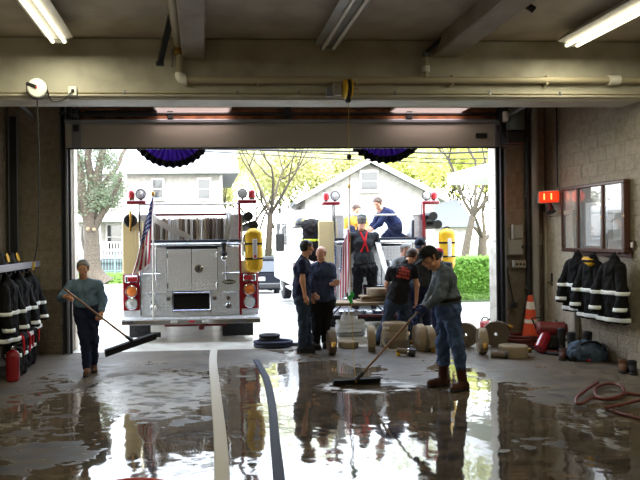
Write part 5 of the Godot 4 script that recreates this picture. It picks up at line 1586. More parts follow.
func turnout_coat(label: String, at: Vector3, turn: float, s: float, group: String, yellow_tag := false) -> void:
	var t := thing("turnout_coat", label, "coat", at, turn, group)
	var body := [[Vector3(0, -0.02, -0.02), Vector3(0, -0.14, 0), 0.045, 0.085], [Vector3(-0.08, -0.15, 0), Vector3(0.08, -0.15, 0), 0.065, 0.065],
		[Vector3(-0.07, -0.2, 0), Vector3(-0.15, -0.86, 0.02), 0.08, 0.075], [Vector3(0.07, -0.2, 0), Vector3(0.15, -0.86, 0.02), 0.08, 0.075], [Vector3(0, -0.2, 0), Vector3(0.02, -0.87, 0.03), 0.1, 0.1]]
	var arms := []
	for e in [-1.0, 1.0]:
		arms.append([Vector3(e * 0.11, -0.17, 0.02), Vector3(e * 0.19, -0.45, 0.07), 0.068, 0.064])
		arms.append([Vector3(e * 0.19, -0.45, 0.07), Vector3(e * 0.185, -0.72, 0.12), 0.064, 0.07])
	for a in [body, arms]:
		for b in a:
			for j in 2: b[j] = b[j] * s
			for j in [2, 3]: b[j] = b[j] * s
	put("shell", blend(body, 0.02, 0.06 * s, [[Vector3(0, -1, 0), 0.86 * s]], 0.0, 0.02), M["turnout_black"], t)
	for e in 2: put("sleeve", blend(arms.slice(e * 2, e * 2 + 2), 0.018, 0.04, [[Vector3(0, -1, 0), 0.735 * s]], 0.0, 0.012), M["turnout_black"], t)
	for y in [-0.84, -0.5]: put("reflective_band", band(body, 0.06 * s, y * s, (y + 0.055) * s, 0.016), M["reflective_tape"], t)
	for e in 2:
		for y in [-0.7, -0.5]: put("reflective_band", band(arms.slice(e * 2, e * 2 + 2), 0.04, y * s, (y + 0.05) * s, 0.012), M["reflective_tape"], t)
	part("hang_loop", mb().tube([Vector3(0, -0.02, -0.02), Vector3(0, 0.04, -0.03)], 0.012, 6), M["black_cloth"], t)
	if yellow_tag:
		put("collar", blend([[Vector3(-0.07, -0.06, 0.06), Vector3(0.07, -0.1, 0.1), 0.045, 0.05]], 0.014, 0.03, [], 0.0, 0.015), M["yellow_plastic"], t)
		put("strap", band([[Vector3(-0.07, -0.06, 0.06), Vector3(0.07, -0.1, 0.1), 0.045, 0.05]], 0.03, -0.1, -0.06), M["black_cloth"], t)

func boot_bones(at: Vector3, dir: Vector3, h: float, s := 1.0) -> Array:
	var a := at + Vector3(0, 0.055 * s, 0)
	return [[a - dir * 0.03 * s, a + dir * 0.15 * s, 0.048 * s, 0.043 * s], [a + Vector3(0, -0.018 * s, 0) - dir * 0.045 * s, a + Vector3(0, -0.018 * s, 0) + dir * 0.17 * s, 0.036 * s, 0.034 * s], [a, a + Vector3(0, h, 0), 0.05 * s, 0.058 * s]]
func loose_boot(called: String, label: String, at: Vector3, dir: Vector3, h: float, m: Material, group := "") -> void:
	var t := thing(called, label, "boot", at, 0.0, group)
	var cuts := [[Vector3(0, -1, 0), 0.0], [Vector3(0, 1, 0), 0.055 + h]]
	put("upper", blend(boot_bones(Vector3.ZERO, dir, h), 0.012, 0.03, cuts, 0.0, 0.008), m, t)
	put("sole", blend([[Vector3(0, 0.02, 0) - dir * 0.045, Vector3(0, 0.02, 0) + dir * 0.17, 0.05, 0.048]], 0.012, 0.02, [[Vector3(0, 1, 0), 0.028], [Vector3(0, -1, 0), 0.0]], 0.0), M["black_rubber"], t)
	part("opening", mb().disc(Vector3(0, 0.056 + h, 0), Vector3.UP, 0.042, 14), M["black_cloth"], t)

func extinguisher(label: String, at: Vector3, B: Basis, h := 0.5) -> void:
	var t := thing("fire_extinguisher", label, "extinguisher", at)
	t.basis = B
	part("cylinder", mb().lathe([Vector2(0, 0.0), Vector2(0.07, 0.0), Vector2(0.085, 0.02), Vector2(0.085, h * 0.78), Vector2(0.075, h * 0.87), Vector2(0.045, h * 0.93), Vector2(0.03, h * 0.95), Vector2(0.0, h * 0.96)], 22), M["red_paint"], t)
	part("valve", mb().lathe([Vector2(0.025, h * 0.94), Vector2(0.03, h * 1.02), Vector2(0.02, h * 1.05), Vector2(0, h * 1.05)], 12), M["chrome"], t)
	part("lever", mb(Vector3(0.04, h * 1.07, 0), Basis(Vector3.BACK, 0.3)).box(Vector3.ZERO, Vector3(0.16, 0.015, 0.03), 0.005), M["black_plastic"], t)
	part("hose", mb().tube(curve([Vector3(0.02, h * 1.0, 0.01), Vector3(0.1, h * 0.95, 0.04), Vector3(0.12, h * 0.6, 0.05), Vector3(0.1, h * 0.3, 0.05)]), 0.012, 8), M["black_rubber"], t)

func paper_texture(seed_no: int) -> ImageTexture:
	var im := Image.create(96, 128, false, Image.FORMAT_RGBA8)
	im.fill(hexc("dfe2e6"))
	var r := RandomNumberGenerator.new()
	r.seed = seed_no
	for y in range(8, 120, 4):
		var x := 8
		while x < 86:
			var l := r.randi_range(3, 12)
			if r.randf() < 0.85: im.fill_rect(Rect2i(x, y, mini(l, 88 - x), 1), hexc("8b919a"))
			x += l + 2
	return ImageTexture.create_from_image(im)

func make_interior() -> void:
	# ------------------------------------------------ left: rack, helmets, coats
	var t := thing("coat_rack", "dark steel wall rack with a shelf along the left wall", "rack", Vector3(-2.72, 0, -8.5))
	part("shelf", mb().box(Vector3(0, 1.42, 0), Vector3(0.52, 0.035, 3.1), 0.008), M["dark_steel"], t)
	part("front_lip", mb().box(Vector3(0.26, 1.42, 0), Vector3(0.02, 0.09, 3.1), 0.005), M["galvanised"], t)
	for z in [-1.45, -0.5, 0.5, 1.45]:
		part("bracket", mb(Vector3(-0.02, 1.29, z)).prism([Vector2(-0.25, -0.16), Vector2(0.26, 0.11), Vector2(-0.25, 0.11)], 0.02, 0.003), M["dark_steel"], t)
		part("upright", mb().box(Vector3(-0.255, 0.75, z), Vector3(0.04, 1.5, 0.05), 0.006), M["dark_steel"], t)
	for k in 7: part("hook", mb().tube([Vector3(0.2, 1.4, -1.3 + k * 0.42), Vector3(0.2, 1.33, -1.3 + k * 0.42), Vector3(0.25, 1.31, -1.3 + k * 0.42), Vector3(0.27, 1.35, -1.3 + k * 0.42)], 0.008, 6), M["galvanised"], t)
	var k := 0
	for q in [[4, -8.5], [15, -9.0], [24, -9.5]]:
		var p := G(q[0], 256, 1.44)
		helmet(["black helmet with yellow trim on the left shelf, nearest the camera", "black helmet with yellow trim in the middle of the left shelf", "black helmet with yellow trim at the far end of the left shelf"][k], Vector3(-2.72 - 0.02 * k, 1.4385, [-8.42, -8.95, -9.5][k]), PI / 2, M["black_plastic"], M["yellow_plastic"], "helmets on the left shelf")
		k += 1
	k = 0
	for q in [[-9.5, 0.98], [-8.98, 1.02], [-8.42, 1.0]]:
		turnout_coat(["black turnout coat with white bands at the far end of the left rack", "black turnout coat with white bands in the middle of the left rack", "black turnout coat with white bands on the left rack, nearest the camera"][k], Vector3(-2.47, 1.33, q[0]), PI / 2 - 0.2, q[1], "coats on the left rack")
		k += 1
	var tr := [[Vector3(-0.1, 0.5, 0), Vector3(0.1, 0.5, 0), 0.13, 0.12], [Vector3(-0.09, 0.48, 0), Vector3(-0.1, 0.08, 0), 0.11, 0.1], [Vector3(0.1, 0.48, 0), Vector3(0.1, 0.08, 0.02), 0.11, 0.1]]
	for j in 2:
		t = thing("bunker_trousers", ["folded down black bunker trousers with white bands under the farthest left coat", "folded down black bunker trousers with white bands under the middle left coat"][j], "trousers", Vector3([-2.5, -2.45][j], 0, [-9.35, -8.7][j]), PI / 2)
		put("legs", blend(tr, 0.02, 0.06, [[Vector3(0, -1, 0), 0.0]], 0.0, 0.03), M["turnout_black"], t)
		put("reflective_band", band(tr, 0.06, 0.26, 0.31, 0.014), M["reflective_tape"], t)
		for s in [-1.0, 1.0]: put("suspender", mb().tube(curve([Vector3(s * 0.1, 0.6, 0.05), Vector3(s * 0.16, 0.5, 0.14), Vector3(s * 0.14, 0.3, 0.14)]), 0.015, 6).mesh(), M["suspender_red"], t)
	extinguisher("red fire extinguisher on the floor under the left rack, nearest the camera", G(13, 381), Basis(Vector3.UP, 0.6), 0.42)
	extinguisher("red fire extinguisher on the floor beyond the left coats, by the pale wall", G(30, 364), Basis(Vector3.UP, 0.2), 0.42)
	# ------------------------------------------------ right: notice board, coats, things along the wall
	var za := PX(566, 220, RIGHT_X).z
	var zb := PX(630.5, 220, RIGHT_X).z
	var zs := [za, PX(582.5, 220, RIGHT_X).z, PX(607.5, 220, RIGHT_X).z, zb]
	var zc := (za + zb) * 0.5
	t = thing("notice_board", "glass fronted notice board in a dark red wooden frame on the right wall", "notice board", Vector3(RIGHT_X, 2.0, zc))
	part("back_panel", mb().box(Vector3(0.0, 0, 0), Vector3(0.03, 0.94, zb - za - 0.04), 0.004), M["board_back"], t)
	for y in [-0.465, 0.465]: part("rail", mb().box(Vector3(-0.04, y, 0), Vector3(0.09, 0.05, zb - za), 0.01), M["board_frame"], t)
	for i in 4: part("stile", mb().box(Vector3(-0.04, 0, zs[i] - zc + [0.025, 0, 0, -0.035][i]), Vector3(0.09, 0.88, [0.05, 0.055, 0.055, 0.07][i]), 0.01), M["board_frame"], t)
	for i in 3:
		part("pane", mb().box(Vector3(-0.06, 0, (zs[i] + zs[i + 1]) * 0.5 - zc), Vector3(0.006, 0.88, zs[i + 1] - zs[i] - 0.05)), M["window_pane"], t)
		part("keyhole", mb(Vector3(-0.087, 0, zs[i + 1] - zc), Basis(Vector3.BACK, PI / 2)).lathe([Vector2(0.014, 0), Vector2(0.014, 0.008), Vector2(0, 0.01)], 10), M["brass"], t)
	for i in 3:
		var d: Array = [[569, 581, 205, 249, "white printed notice in the left window of the notice board"], [585.5, 600, 203, 246, "white printed notice in the middle window of the notice board"], [613, 624, 212, 240, "smaller pale notice in the right window of the notice board"]][i]
		var a := PX(d[0], d[2], RIGHT_X - 0.02)
		var b := PX(d[1], d[3], RIGHT_X - 0.02)
		var pm := mat("notice_print_%d" % i, "ffffff" if i < 2 else "b9b4ac", 0.85)
		pm.albedo_texture = paper_texture(i + 4)
		var pg := mb()
		var x := RIGHT_X - 0.021
		pg.poly([Vector3(x, b.y, a.z), Vector3(x, b.y, b.z), Vector3(x, a.y, b.z), Vector3(x, a.y, a.z)], [Vector2(0, 1), Vector2(1, 1), Vector2(1, 0), Vector2(0, 0)])
		pg.span(Vector3(x + 0.001, b.y, a.z), Vector3(x + 0.004, a.y, b.z))
		single("paper_notice", pg, pm, d[4], "notice", "notices behind the glass")
	var sw := PX(632.5, 245, RIGHT_X - 0.01)
	t = thing("light_switch", "small dark framed light switch right of the notice board", "switch", sw)
	part("plate", mb().box(Vector3.ZERO, Vector3(0.015, 0.12, 0.08), 0.004), M["board_frame"], t)
	part("rocker", mb().box(Vector3(-0.012, 0, 0), Vector3(0.012, 0.07, 0.04), 0.004), M["white_enamel"], t)
	var hz := [PX(579, 255, 5.5).z, PX(594.5, 255, 5.5).z, PX(615, 255, 5.48).z]
	t = thing("hook_rail", "narrow wooden hook rail under the notice board", "hook rail", Vector3(RIGHT_X - 0.012, 1.49, zc))
	part("rail_board", mb().box(Vector3.ZERO, Vector3(0.022, 0.07, 1.6), 0.005), M["board_frame"], t)
	for z in hz: part("hook", mb().tube([Vector3(-0.01, 0.02, z - zc), Vector3(-0.06, 0.02, z - zc), Vector3(-0.1, -0.01, z - zc), Vector3(-0.12, 0.03, z - zc)], 0.008, 6), M["chrome"], t)
	turnout_coat("black turnout coat with white bands on the right wall, nearest the side door", Vector3(5.47, 1.5, hz[0]), -PI / 2 + 0.3, 1.0, "coats under the notice board")
	turnout_coat("black turnout coat with a yellow collar, middle one under the notice board", Vector3(5.47, 1.47, hz[1]), -PI / 2 + 0.2, 1.03, "coats under the notice board", true)
	turnout_coat("black turnout coat with white bands under the right end of the notice board", Vector3(5.46, 1.48, hz[2]), -PI / 2 + 0.25, 1.04, "coats under the notice board")
	# traffic cone
	var c := Vector3(5.24, 0, -10.1)
	t = thing("traffic_cone", "orange traffic cone with two pale bands in the right front corner", "traffic cone", c)
	part("base", mb().box(Vector3(0, 0.02, 0), Vector3(0.36, 0.04, 0.36), 0.012), M["cone_orange"], t)
	part("cone_body", mb().lathe([Vector2(0.155, 0.04), Vector2(0.14, 0.07), Vector2(0.04, 0.78), Vector2(0.03, 0.8), Vector2(0.0, 0.8)], 26), M["cone_orange"], t)
	for y in [[0.36, 0.42], [0.58, 0.7]]: part("band", mb().lathe([Vector2(0.14 - (y[0] - 0.07) * 0.1408 + 0.003, y[0]), Vector2(0.14 - (y[1] - 0.07) * 0.1408 + 0.003, y[1])], 26), M["cone_band"], t)
	# coiled orange-red hose in front of the cone
	var hc := G(525, 346)
	t = thing("hose_coil", "orange red hose coiled flat in front of the traffic cone", "hose", Vector3(hc.x, 0, hc.z))
	for j in 15:
		var cp := []
		var r := 0.33 - 0.036 * (j % 3) + 0.012 * sin(j * 3.0)
		for i in 25: cp.append(Vector3(cos(TAU * i / 24) * r * 1.05 + 0.02 * sin(j * 2.0), 0.022 + 0.037 * int(j / 3.0) + 0.006 * sin(i + j), sin(TAU * i / 24) * r * 0.75))
		part("turn", mb().tube(cp, 0.02, 7), M["hose_red"], t)
	part("coupling", mb().tube([Vector3(-0.3, 0.1, 0.1), Vector3(-0.22, 0.1, 0.12)], [0.032, 0.036], 10), M["chrome"], t)
	# red portable pump with a leaning extinguisher
	var pp := Vector3(5.26, 0, -9.5)
	t = thing("portable_pump", "red portable pump on skids beside the cone, near the side door", "pump", pp, -0.4)
	part("tank", mb(Vector3(0, 0.34, -0.02), Basis(Vector3.BACK, PI / 2)).lathe([Vector2(0, -0.22), Vector2(0.08, -0.21), Vector2(0.11, -0.17), Vector2(0.11, 0.17), Vector2(0.08, 0.21), Vector2(0, 0.22)], 20), M["hose_maroon"], t)
	part("engine_block", mb().box(Vector3(0.0, 0.16, -0.02), Vector3(0.32, 0.2, 0.24), 0.03), M["black_iron"], t)
	part("filler_cap", mb(Vector3(0.05, 0.45, -0.02)).lathe([Vector2(0.035, 0), Vector2(0.035, 0.03), Vector2(0, 0.03)], 12), M["chrome"], t)
	part("exhaust", mb().tube([Vector3(0.16, 0.2, 0.05), Vector3(0.25, 0.2, 0.07), Vector3(0.27, 0.26, 0.07)], 0.025, 8), M["chrome"], t)
	for s in [-0.11, 0.11]: part("skid", mb().tube([Vector3(-0.26, 0.1, s), Vector3(-0.22, 0.02, s), Vector3(0.22, 0.02, s), Vector3(0.26, 0.1, s)], 0.016, 8), M["red_paint"], t)
	part("handle", mb().tube([Vector3(-0.2, 0.3, 0), Vector3(-0.28, 0.5, 0), Vector3(-0.14, 0.52, 0)], 0.014, 8), M["black_plastic"], t)
	extinguisher("red fire extinguisher leaning in front of the portable pump", Vector3(4.98, 0.06, -9.35), Basis(Vector3.BACK, -0.75) * Basis(Vector3.RIGHT, -0.5), 0.36)
	single("drain_hose", mb().tube(curve([G(520, 349, 0.02), G(530, 348, 0.02), G(540, 349, 0.02), G(547, 353, 0.02), G(560, 354, 0.03), G(568, 356, 0.03), G(574, 358, 0.03)]), 0.028, 8), M["hose_black"], "dark hose lying on the floor from the flat hose roll to the blue bag", "hose")
	# bag and boots along the right wall
	var bp := G(590, 360)
	t = thing("kit_bag", "slumped blue grey kit bag on the floor under the right coats", "bag", Vector3(bp.x - 0.05, 0, bp.z))
	put("bag_body", blend([[Vector3(-0.12, 0.1, 0), Vector3(0.12, 0.1, 0.02), 0.14, 0.15], [Vector3(-0.1, 0.16, 0), Vector3(0.1, 0.15, 0), 0.1, 0.1]], 0.018, 0.08, [[Vector3(0, -1, 0), 0.0]], 0.0, 0.04), M["denim_bag"], t)
	part("strap", mb().tube(curve([Vector3(-0.15, 0.2, 0.06), Vector3(-0.05, 0.27, 0.1), Vector3(0.1, 0.25, 0.12), Vector3(0.2, 0.14, 0.13)]), 0.015, 6), M["black_cloth"], t)
	var y0 := 0.0
	loose_boot("rubber_boot", "black rubber boot standing behind the blue bag, the left one", Vector3(5.3, 0, -9.05), Vector3(-0.8, 0, 0.6), 0.3, M["black_rubber"], "black boots by the right wall")
	loose_boot("rubber_boot", "black rubber boot standing behind the blue bag, the right one", Vector3(5.42, 0, -8.85), Vector3(-0.9, 0, 0.4), 0.34, M["black_rubber"], "black boots by the right wall")
	loose_boot("rubber_boot", "black rubber boot nearest the red pump under the right coats", Vector3(5.32, 0, -9.35), Vector3(-0.5, 0, 0.85), 0.32, M["black_rubber"], "black boots by the right wall")
	loose_boot("leather_shoe", "low brown leather shoe left of the blue bag", Vector3(5.12, 0, -8.95), Vector3(-0.6, 0, 0.8), 0.08, M["brown_boot"])
	t = thing("work_glove", "red work gloves dropped at the left of the blue bag", "gloves", G(579, 361))
	put("glove", blend([[Vector3(-0.05, 0.03, 0), Vector3(0.05, 0.03, 0.01), 0.035, 0.04], [Vector3(0.05, 0.03, 0.0), Vector3(0.12, 0.02, 0.03), 0.022, 0.018], [Vector3(0.05, 0.03, 0.03), Vector3(0.11, 0.02, 0.07), 0.022, 0.016]], 0.01, 0.02, [], 0.0, 0.008), M["suspender_red"], t)
	put("cuff", blend([[Vector3(-0.1, 0.03, 0), Vector3(-0.06, 0.03, 0), 0.045, 0.04]], 0.01, 0.02), M["black_cloth"], t)
	loose_boot("work_boot", "grey tan work boot alone at the right wall, left of its pair", G(623, 371), Vector3(-0.55, 0, 0.8), 0.1, M["tan_boot"], "pair of boots at the right wall")
	loose_boot("work_boot", "dark work boot at the right wall, closest to the picture edge", G(632, 372.5), Vector3(-0.45, 0, 0.85), 0.1, M["dark_shoe"], "pair of boots at the right wall")
	# ------------------------------------------------ hoses on the floor
	var fl := func(pts: Array, w: float, th: float) -> MB:
		var l := []
		for p in pts: l.append(G(p[0], p[1], th * 0.5 + 0.002))
		l = curve(l, 8)
		var h := th * 0.5
		return mb().sweep([Vector2(-w * 0.5, -h * 0.4), Vector2(-w * 0.42, -h), Vector2(w * 0.42, -h), Vector2(w * 0.5, -h * 0.4), Vector2(w * 0.5, h * 0.4), Vector2(w * 0.42, h), Vector2(-w * 0.42, h), Vector2(-w * 0.5, h * 0.4)], l)
	single("flat_hose", fl.call([[214, 350], [213, 362], [215, 385], [217, 405], [220, 435], [222, 478], [221, 560]], 0.115, 0.022), M["hose_pale"], "pale flat canvas hose lying straight down the wet floor", "hose")
	single("flat_hose", fl.call([[256, 360], [261, 368], [267, 380], [272, 405], [275, 440], [279, 478], [284, 560]], 0.085, 0.02), M["hose_navy"], "dark navy flat hose lying beside the pale hose on the floor", "hose")
	var cl := []
	for p in [[660, 396], [640, 395], [626, 394], [618, 399], [606, 400], [596, 396], [596, 389], [606, 385], [618, 386], [624, 391], [621, 397], [606, 401], [592, 400], [584, 405], [577, 406], [577, 400], [588, 391], [598, 385]]: cl.append(G(p[0], p[1], 0.018))
	for j in cl.size(): cl[j].y += 0.0018 * j
	t = thing("air_hose", "thin red brown hose looping over the floor at the right edge", "hose", G(606, 395))
	for j in cl.size(): cl[j] -= t.position
	part("hose_run", mb().tube(curve(cl, 5), 0.016, 8), M["hose_red"], t)
	var c2 := []
	for p in [[598, 385], [606, 408], [620, 405], [640, 400], [660, 394]]: c2.append(G(p[0], p[1], 0.05) - t.position)
	part("hose_run", mb().tube(curve(c2.slice(1), 5), 0.016, 8), M["hose_red"], t)
	c2 = []
	for p in [[606, 408], [622, 414], [642, 419], [664, 424]]: c2.append(G(p[0], p[1], 0.018) - t.position)
	part("hose_run", mb().tube(curve(c2, 5), 0.016, 8), M["hose_red"], t)
	var ring := []
	var rc := G(136, 484)
	for i in 33: ring.append(Vector3(cos(TAU * i / 32) * 0.33, 0.02, sin(TAU * i / 32) * 0.3 + 0.28))
	t = thing("red_hose", "red hose ring on the floor at the bottom edge of the view", "hose", Vector3(rc.x, 0, rc.z))
	part("loop", mb().tube(ring, 0.02, 8), M["red_plastic"], t)
	part("coupling", mb().tube([Vector3(0.33, 0.03, 0.25), Vector3(0.33, 0.03, 0.33)], 0.028, 10), M["brass"], t)
	# ------------------------------------------------ work table with boards and a roll
	var tz := -10.75
	var a := P(324.5, 303, tz)
	var b := P(394, 303, tz)
	t = thing("work_table", "plain wooden work table with thin legs behind the standing hose rolls", "table", Vector3((a.x + b.x) * 0.5, 0, tz - 0.22))
	var hw := (b.x - a.x) * 0.5
	part("table_top", mb().box(Vector3(0, a.y - 0.028, 0), Vector3(hw * 2, 0.055, 0.5), 0.01), M["pallet_wood"], t)
	for sx in [-1.0, 1.0]:
		for sz in [-1.0, 1.0]: part("leg", mb().tube([Vector3(sx * (hw - 0.04), 0, sz * 0.2), Vector3(sx * (hw - 0.04), a.y - 0.05, sz * 0.2)], 0.018, 8), M["galvanised"], t)
		part("brace", mb().tube([Vector3(sx * (hw - 0.04), a.y - 0.3, 0.2), Vector3(sx * (hw - 0.28), a.y - 0.06, 0.2)], 0.012, 8), M["dark_steel"], t)
	var top_y := a.y
	for j in 3:
		var q := P(372 + j * 1.5, 300 - j * 3.3, tz - 0.2)
		single("plank", mb().box(Vector3(q.x, top_y + 0.016 + 0.033 * j, tz - 0.22), Vector3([0.46, 0.4, 0.5][j], 0.03, 0.26), 0.006, Basis(Vector3.UP, [0.1, -0.25, 0.05][j])), M["pallet_wood"], ["lowest wooden plank on the work table, under two more", "middle wooden plank of the three on the work table", "top wooden plank on the work table, right under the hose roll"][j], "plank", "planks on the work table")
	var rp := P(379, 290, tz - 0.2)
	hose_roll("tan hose roll lying flat on the planks of the work table", Vector3(rp.x, top_y + 0.1 + 0.06, tz - 0.22), 0.19, 0.115, Basis.IDENTITY, M["hose_tan"], 200, false)
	# hose being fed down from the engine bed
	single("fed_hose", mb().sweep([Vector2(-0.05, -0.012), Vector2(0.05, -0.012), Vector2(0.05, 0.012), Vector2(-0.05, 0.012)], curve([P(374, 236, -12.35), P(378, 244, -12.0), P(384, 265, -11.5), P(390, 281, -11.05), P(385, 287.5, -10.97)]), Vector3.BACK), M["hose_pale"], "pale flat hose running from the right engine's bed down to the table roll", "hose")
	# ------------------------------------------------ rolled hoses on the wet floor
	var X := Basis(Vector3.BACK, PI / 2)   # axis along x
	var s0 := 0.0
	var put_roll := func(label: String, px: float, py: float, R: float, w: float, yaw: float, m: Material, e: float) -> void:
		var g := G(px, py)
		hose_roll(label, g + Vector3(0, R + 0.003, -0.03), R, w, Basis(Vector3.UP, yaw) * X, m, e)
	put_roll.call("tan hose roll standing on edge in front of the table's left leg", 332, 354.5, 0.18, 0.11, -0.03, M["hose_brown"], 60.0)
	put_roll.call("tan hose roll standing on edge left of the stacked rolls", 372, 351, 0.19, 0.11, -0.2, M["hose_tan"], 150.0)
	put_roll.call("tan hose roll standing on edge just right of the stacked rolls", 420, 350, 0.2, 0.12, -0.02, M["hose_tan"], 120.0)
	put_roll.call("second tan hose roll standing behind the bent sweeper's legs", 429, 351, 0.19, 0.1, 0.1, M["hose_tan"], 100.0)
	put_roll.call("narrow tan hose roll standing in front of the big one at the right", 483, 354, 0.19, 0.11, -0.22, M["hose_tan"], 70.0)
	put_roll.call("big tan hose roll showing its round face at the right of the doorway", 497, 347, 0.2, 0.12, 1.15, M["hose_brown"], 30.0)
	put_roll.call("tan hose roll partly hidden behind the narrow one at the right", 467, 347, 0.19, 0.11, 0.9, M["hose_brown"], 200.0)
	var lay := func(label: String, px: float, py: float, y: float, R: float, w: float, m: Material, e: float) -> void:
		var g := G(px, py)
		hose_roll(label, Vector3(g.x, y + w * 0.5, g.z - R), R, w, Basis(Vector3.UP, 0.3 + e) , m, e * 40.0)
	lay.call("lowest tan hose roll of the stack left of the sweeper", 399, 349, 0.001, 0.225, 0.13, M["hose_brown"], 0.4)
	lay.call("middle tan hose roll of the stack left of the sweeper", 399.5, 349, 0.133, 0.2, 0.13, M["hose_tan"], 2.2)
	lay.call("top tan hose roll of the stack left of the sweeper", 399, 349, 0.265, 0.2, 0.13, M["hose_tan"], 3.6)
	lay.call("tan hose roll lying flat on the floor in front of the cone", 520, 359, 0.001, 0.2, 0.16, M["hose_tan"], 1.0)
	lay.call("flat hose roll lying under the work table between standing rolls", 350.5, 349, 0.001, 0.16, 0.1, M["hose_tan"], 5.2)
	# loop and nozzle by the stack
	var lp := []
	for p in [[389, 328], [384, 329], [382, 336], [384, 344], [390, 350.5], [397, 350.5]]: lp.append(P(p[0], p[1], -9.9))
	single("looped_hose", mb().sweep([Vector2(-0.018, -0.006), Vector2(0.018, -0.006), Vector2(0.018, 0.006), Vector2(-0.018, 0.006)], curve(lp), Vector3.BACK), M["hose_pale"], "pale hose end looped over the left of the stacked rolls", "hose")
	var n0 := G(397, 350, 0.08)
	var n1 := G(415, 353, 0.05)
	t = thing("play_pipe", "tan nozzle pipe with a dark steel tip lying by the stacked rolls", "nozzle", n0)
	part("pipe", mb().tube([Vector3.ZERO, (n1 - n0) * 0.7], [0.035, 0.05], 12), M["hose_brown"], t)
	part("tip", mb().tube([(n1 - n0) * 0.68, (n1 - n0) * 0.72, n1 - n0, (n1 - n0) * 1.02], [0.05, 0.062, 0.062, 0.045], 14), M["dark_steel"], t)
	part("ring", mb().tube([(n1 - n0) * 0.6, (n1 - n0) * 0.66], 0.06, 14), M["chrome"], t)
	part("prop", mb().box(Vector3(0.02, -0.04, 0.0), Vector3(0.06, 0.08, 0.06), 0.01), M["yellow_plastic"], t)
	# hose end right of the narrow roll, dark coupling behind
	n0 = G(491, 354, 0.05)
	n1 = G(506, 355, 0.05)
	t = thing("hose_end", "short brown hose end on the floor between two right hand rolls", "hose", n0)
	part("hose_piece", mb().tube([Vector3.ZERO, n1 - n0], 0.048, 12), M["hose_brown"], t)
	part("collar", mb().tube([(n1 - n0) * 0.9, n1 - n0 + Vector3(0.02, 0, 0)], 0.055, 12), M["dark_steel"], t)
	n0 = G(508, 343, 0.07)
	t = thing("hose_coupling", "dark blue steel coupling behind the flat roll at the right", "coupling", n0)
	part("sleeve", mb().tube([Vector3(0, -0.02, 0), Vector3(0.09, -0.02, 0.05)], 0.05, 12), M["dark_steel"], t)
	part("ring", mb().tube([Vector3(0.08, -0.02, 0.045), Vector3(0.13, -0.02, 0.07)], 0.062, 12), M["hose_navy"], t)
	part("lug", mb().box(Vector3(0.1, 0.05, 0.05), Vector3(0.03, 0.03, 0.03), 0.006), M["chrome"], t)
	# white cloth pile under the table
	var wp := P(355, 330, -10.62)
	t = thing("cloth_pile", "folded white and grey cloth pile under the work table", "cloth", Vector3(wp.x, 0, -10.85))
	for n in 5:
		var y: float = 0.045 + n * 0.072
		put("fold", blend([[Vector3(-0.24 + 0.03 * (n % 2), y, 0), Vector3(0.24 - 0.05 * (n % 3), y + 0.008, 0.02), 0.036, 0.034], [Vector3(-0.22, y, -0.1), Vector3(0.22, y, -0.1), 0.036, 0.034]], 0.012, 0.03, [[Vector3(0, -1, 0), 0.0]], 0.0, 0.012), M["white_cloth"] if n != 1 else M["grey_work_shirt"], t)
	put("draped_fold", blend([[Vector3(-0.14, 0.38, 0), Vector3(-0.12, 0.52, 0.02), 0.05, 0.02], [Vector3(-0.14, 0.38, 0), Vector3(0.02, 0.4, 0), 0.05, 0.04], [Vector3(-0.05, 0.4, 0), Vector3(-0.05, 0.55, 0.0), 0.03, 0.012]], 0.012, 0.03, [], 0.0, 0.012), M["white_cloth"], t)
	# navy hose pile by the left engine
	var np := G(275, 349)
	for j in 2:
		t = thing("hose_pile", ["long flat loop of dark navy hose on the floor between the engines", "small dark hose coil on top of the navy loop between the engines"][j], "hose", Vector3(np.x + [0.0, -0.06][j], 0, np.z - 0.25))
		var turns := [3, 4][j] as int
		for i in turns:
			var cp := []
			for u in 29:
				var th := TAU * u / 28
				cp.append(Vector3(cos(th) * ([0.3, 0.15][j] - 0.03 * (i % 2)), [0.026, 0.128][j] + 0.05 * int(i / 2.0), sin(th) * ([0.2, 0.12][j] - 0.03 * (i % 2))))
			part("turn", mb().tube(cp, 0.027, 8), M["hose_navy"] if j == 0 else M["hose_black"], t)
		if j == 0: part("coupling", mb().tube([Vector3(0.3, 0.035, 0.05), Vector3(0.44, 0.035, 0.1)], 0.034, 10), M["dark_steel"], t)
	# small red can outside by the pier
	var rc2 := P(485, 318, -11.6)
	t = thing("fuel_can", "small red fuel can on the pavement outside by the white pier", "can", Vector3(rc2.x, 0, -11.6))
	part("can_body", mb().box(Vector3(0, 0.11, 0), Vector3(0.18, 0.21, 0.13), 0.03), M["red_paint"], t)
	part("handle", mb().tube(arc_pts(Vector3(0, 0.215, 0), Vector3.RIGHT, Vector3.UP, 0.06, 0, PI, 8), 0.014, 6), M["black_plastic"], t)
	part("spout", mb().tube([Vector3(0.06, 0.2, 0), Vector3(0.12, 0.27, 0)], 0.018, 8), M["black_plastic"], t)
	# ------------------------------------------------ squeegees
	squeegee("wide black squeegee swung by the man at the left, its end lifted", P(105, 353, -8.85), P(156, 335, -9.15), P(132, 341, -9.0), P(71, 294, -8.2), 0.045)
	squeegee("long handled squeegee pushed through the puddle by the sweeper", G(333, 382.5, 0.04), G(380, 379.5, 0.04), G(356, 380.5, 0.06), P(427, 302, -7.25), 0.035)

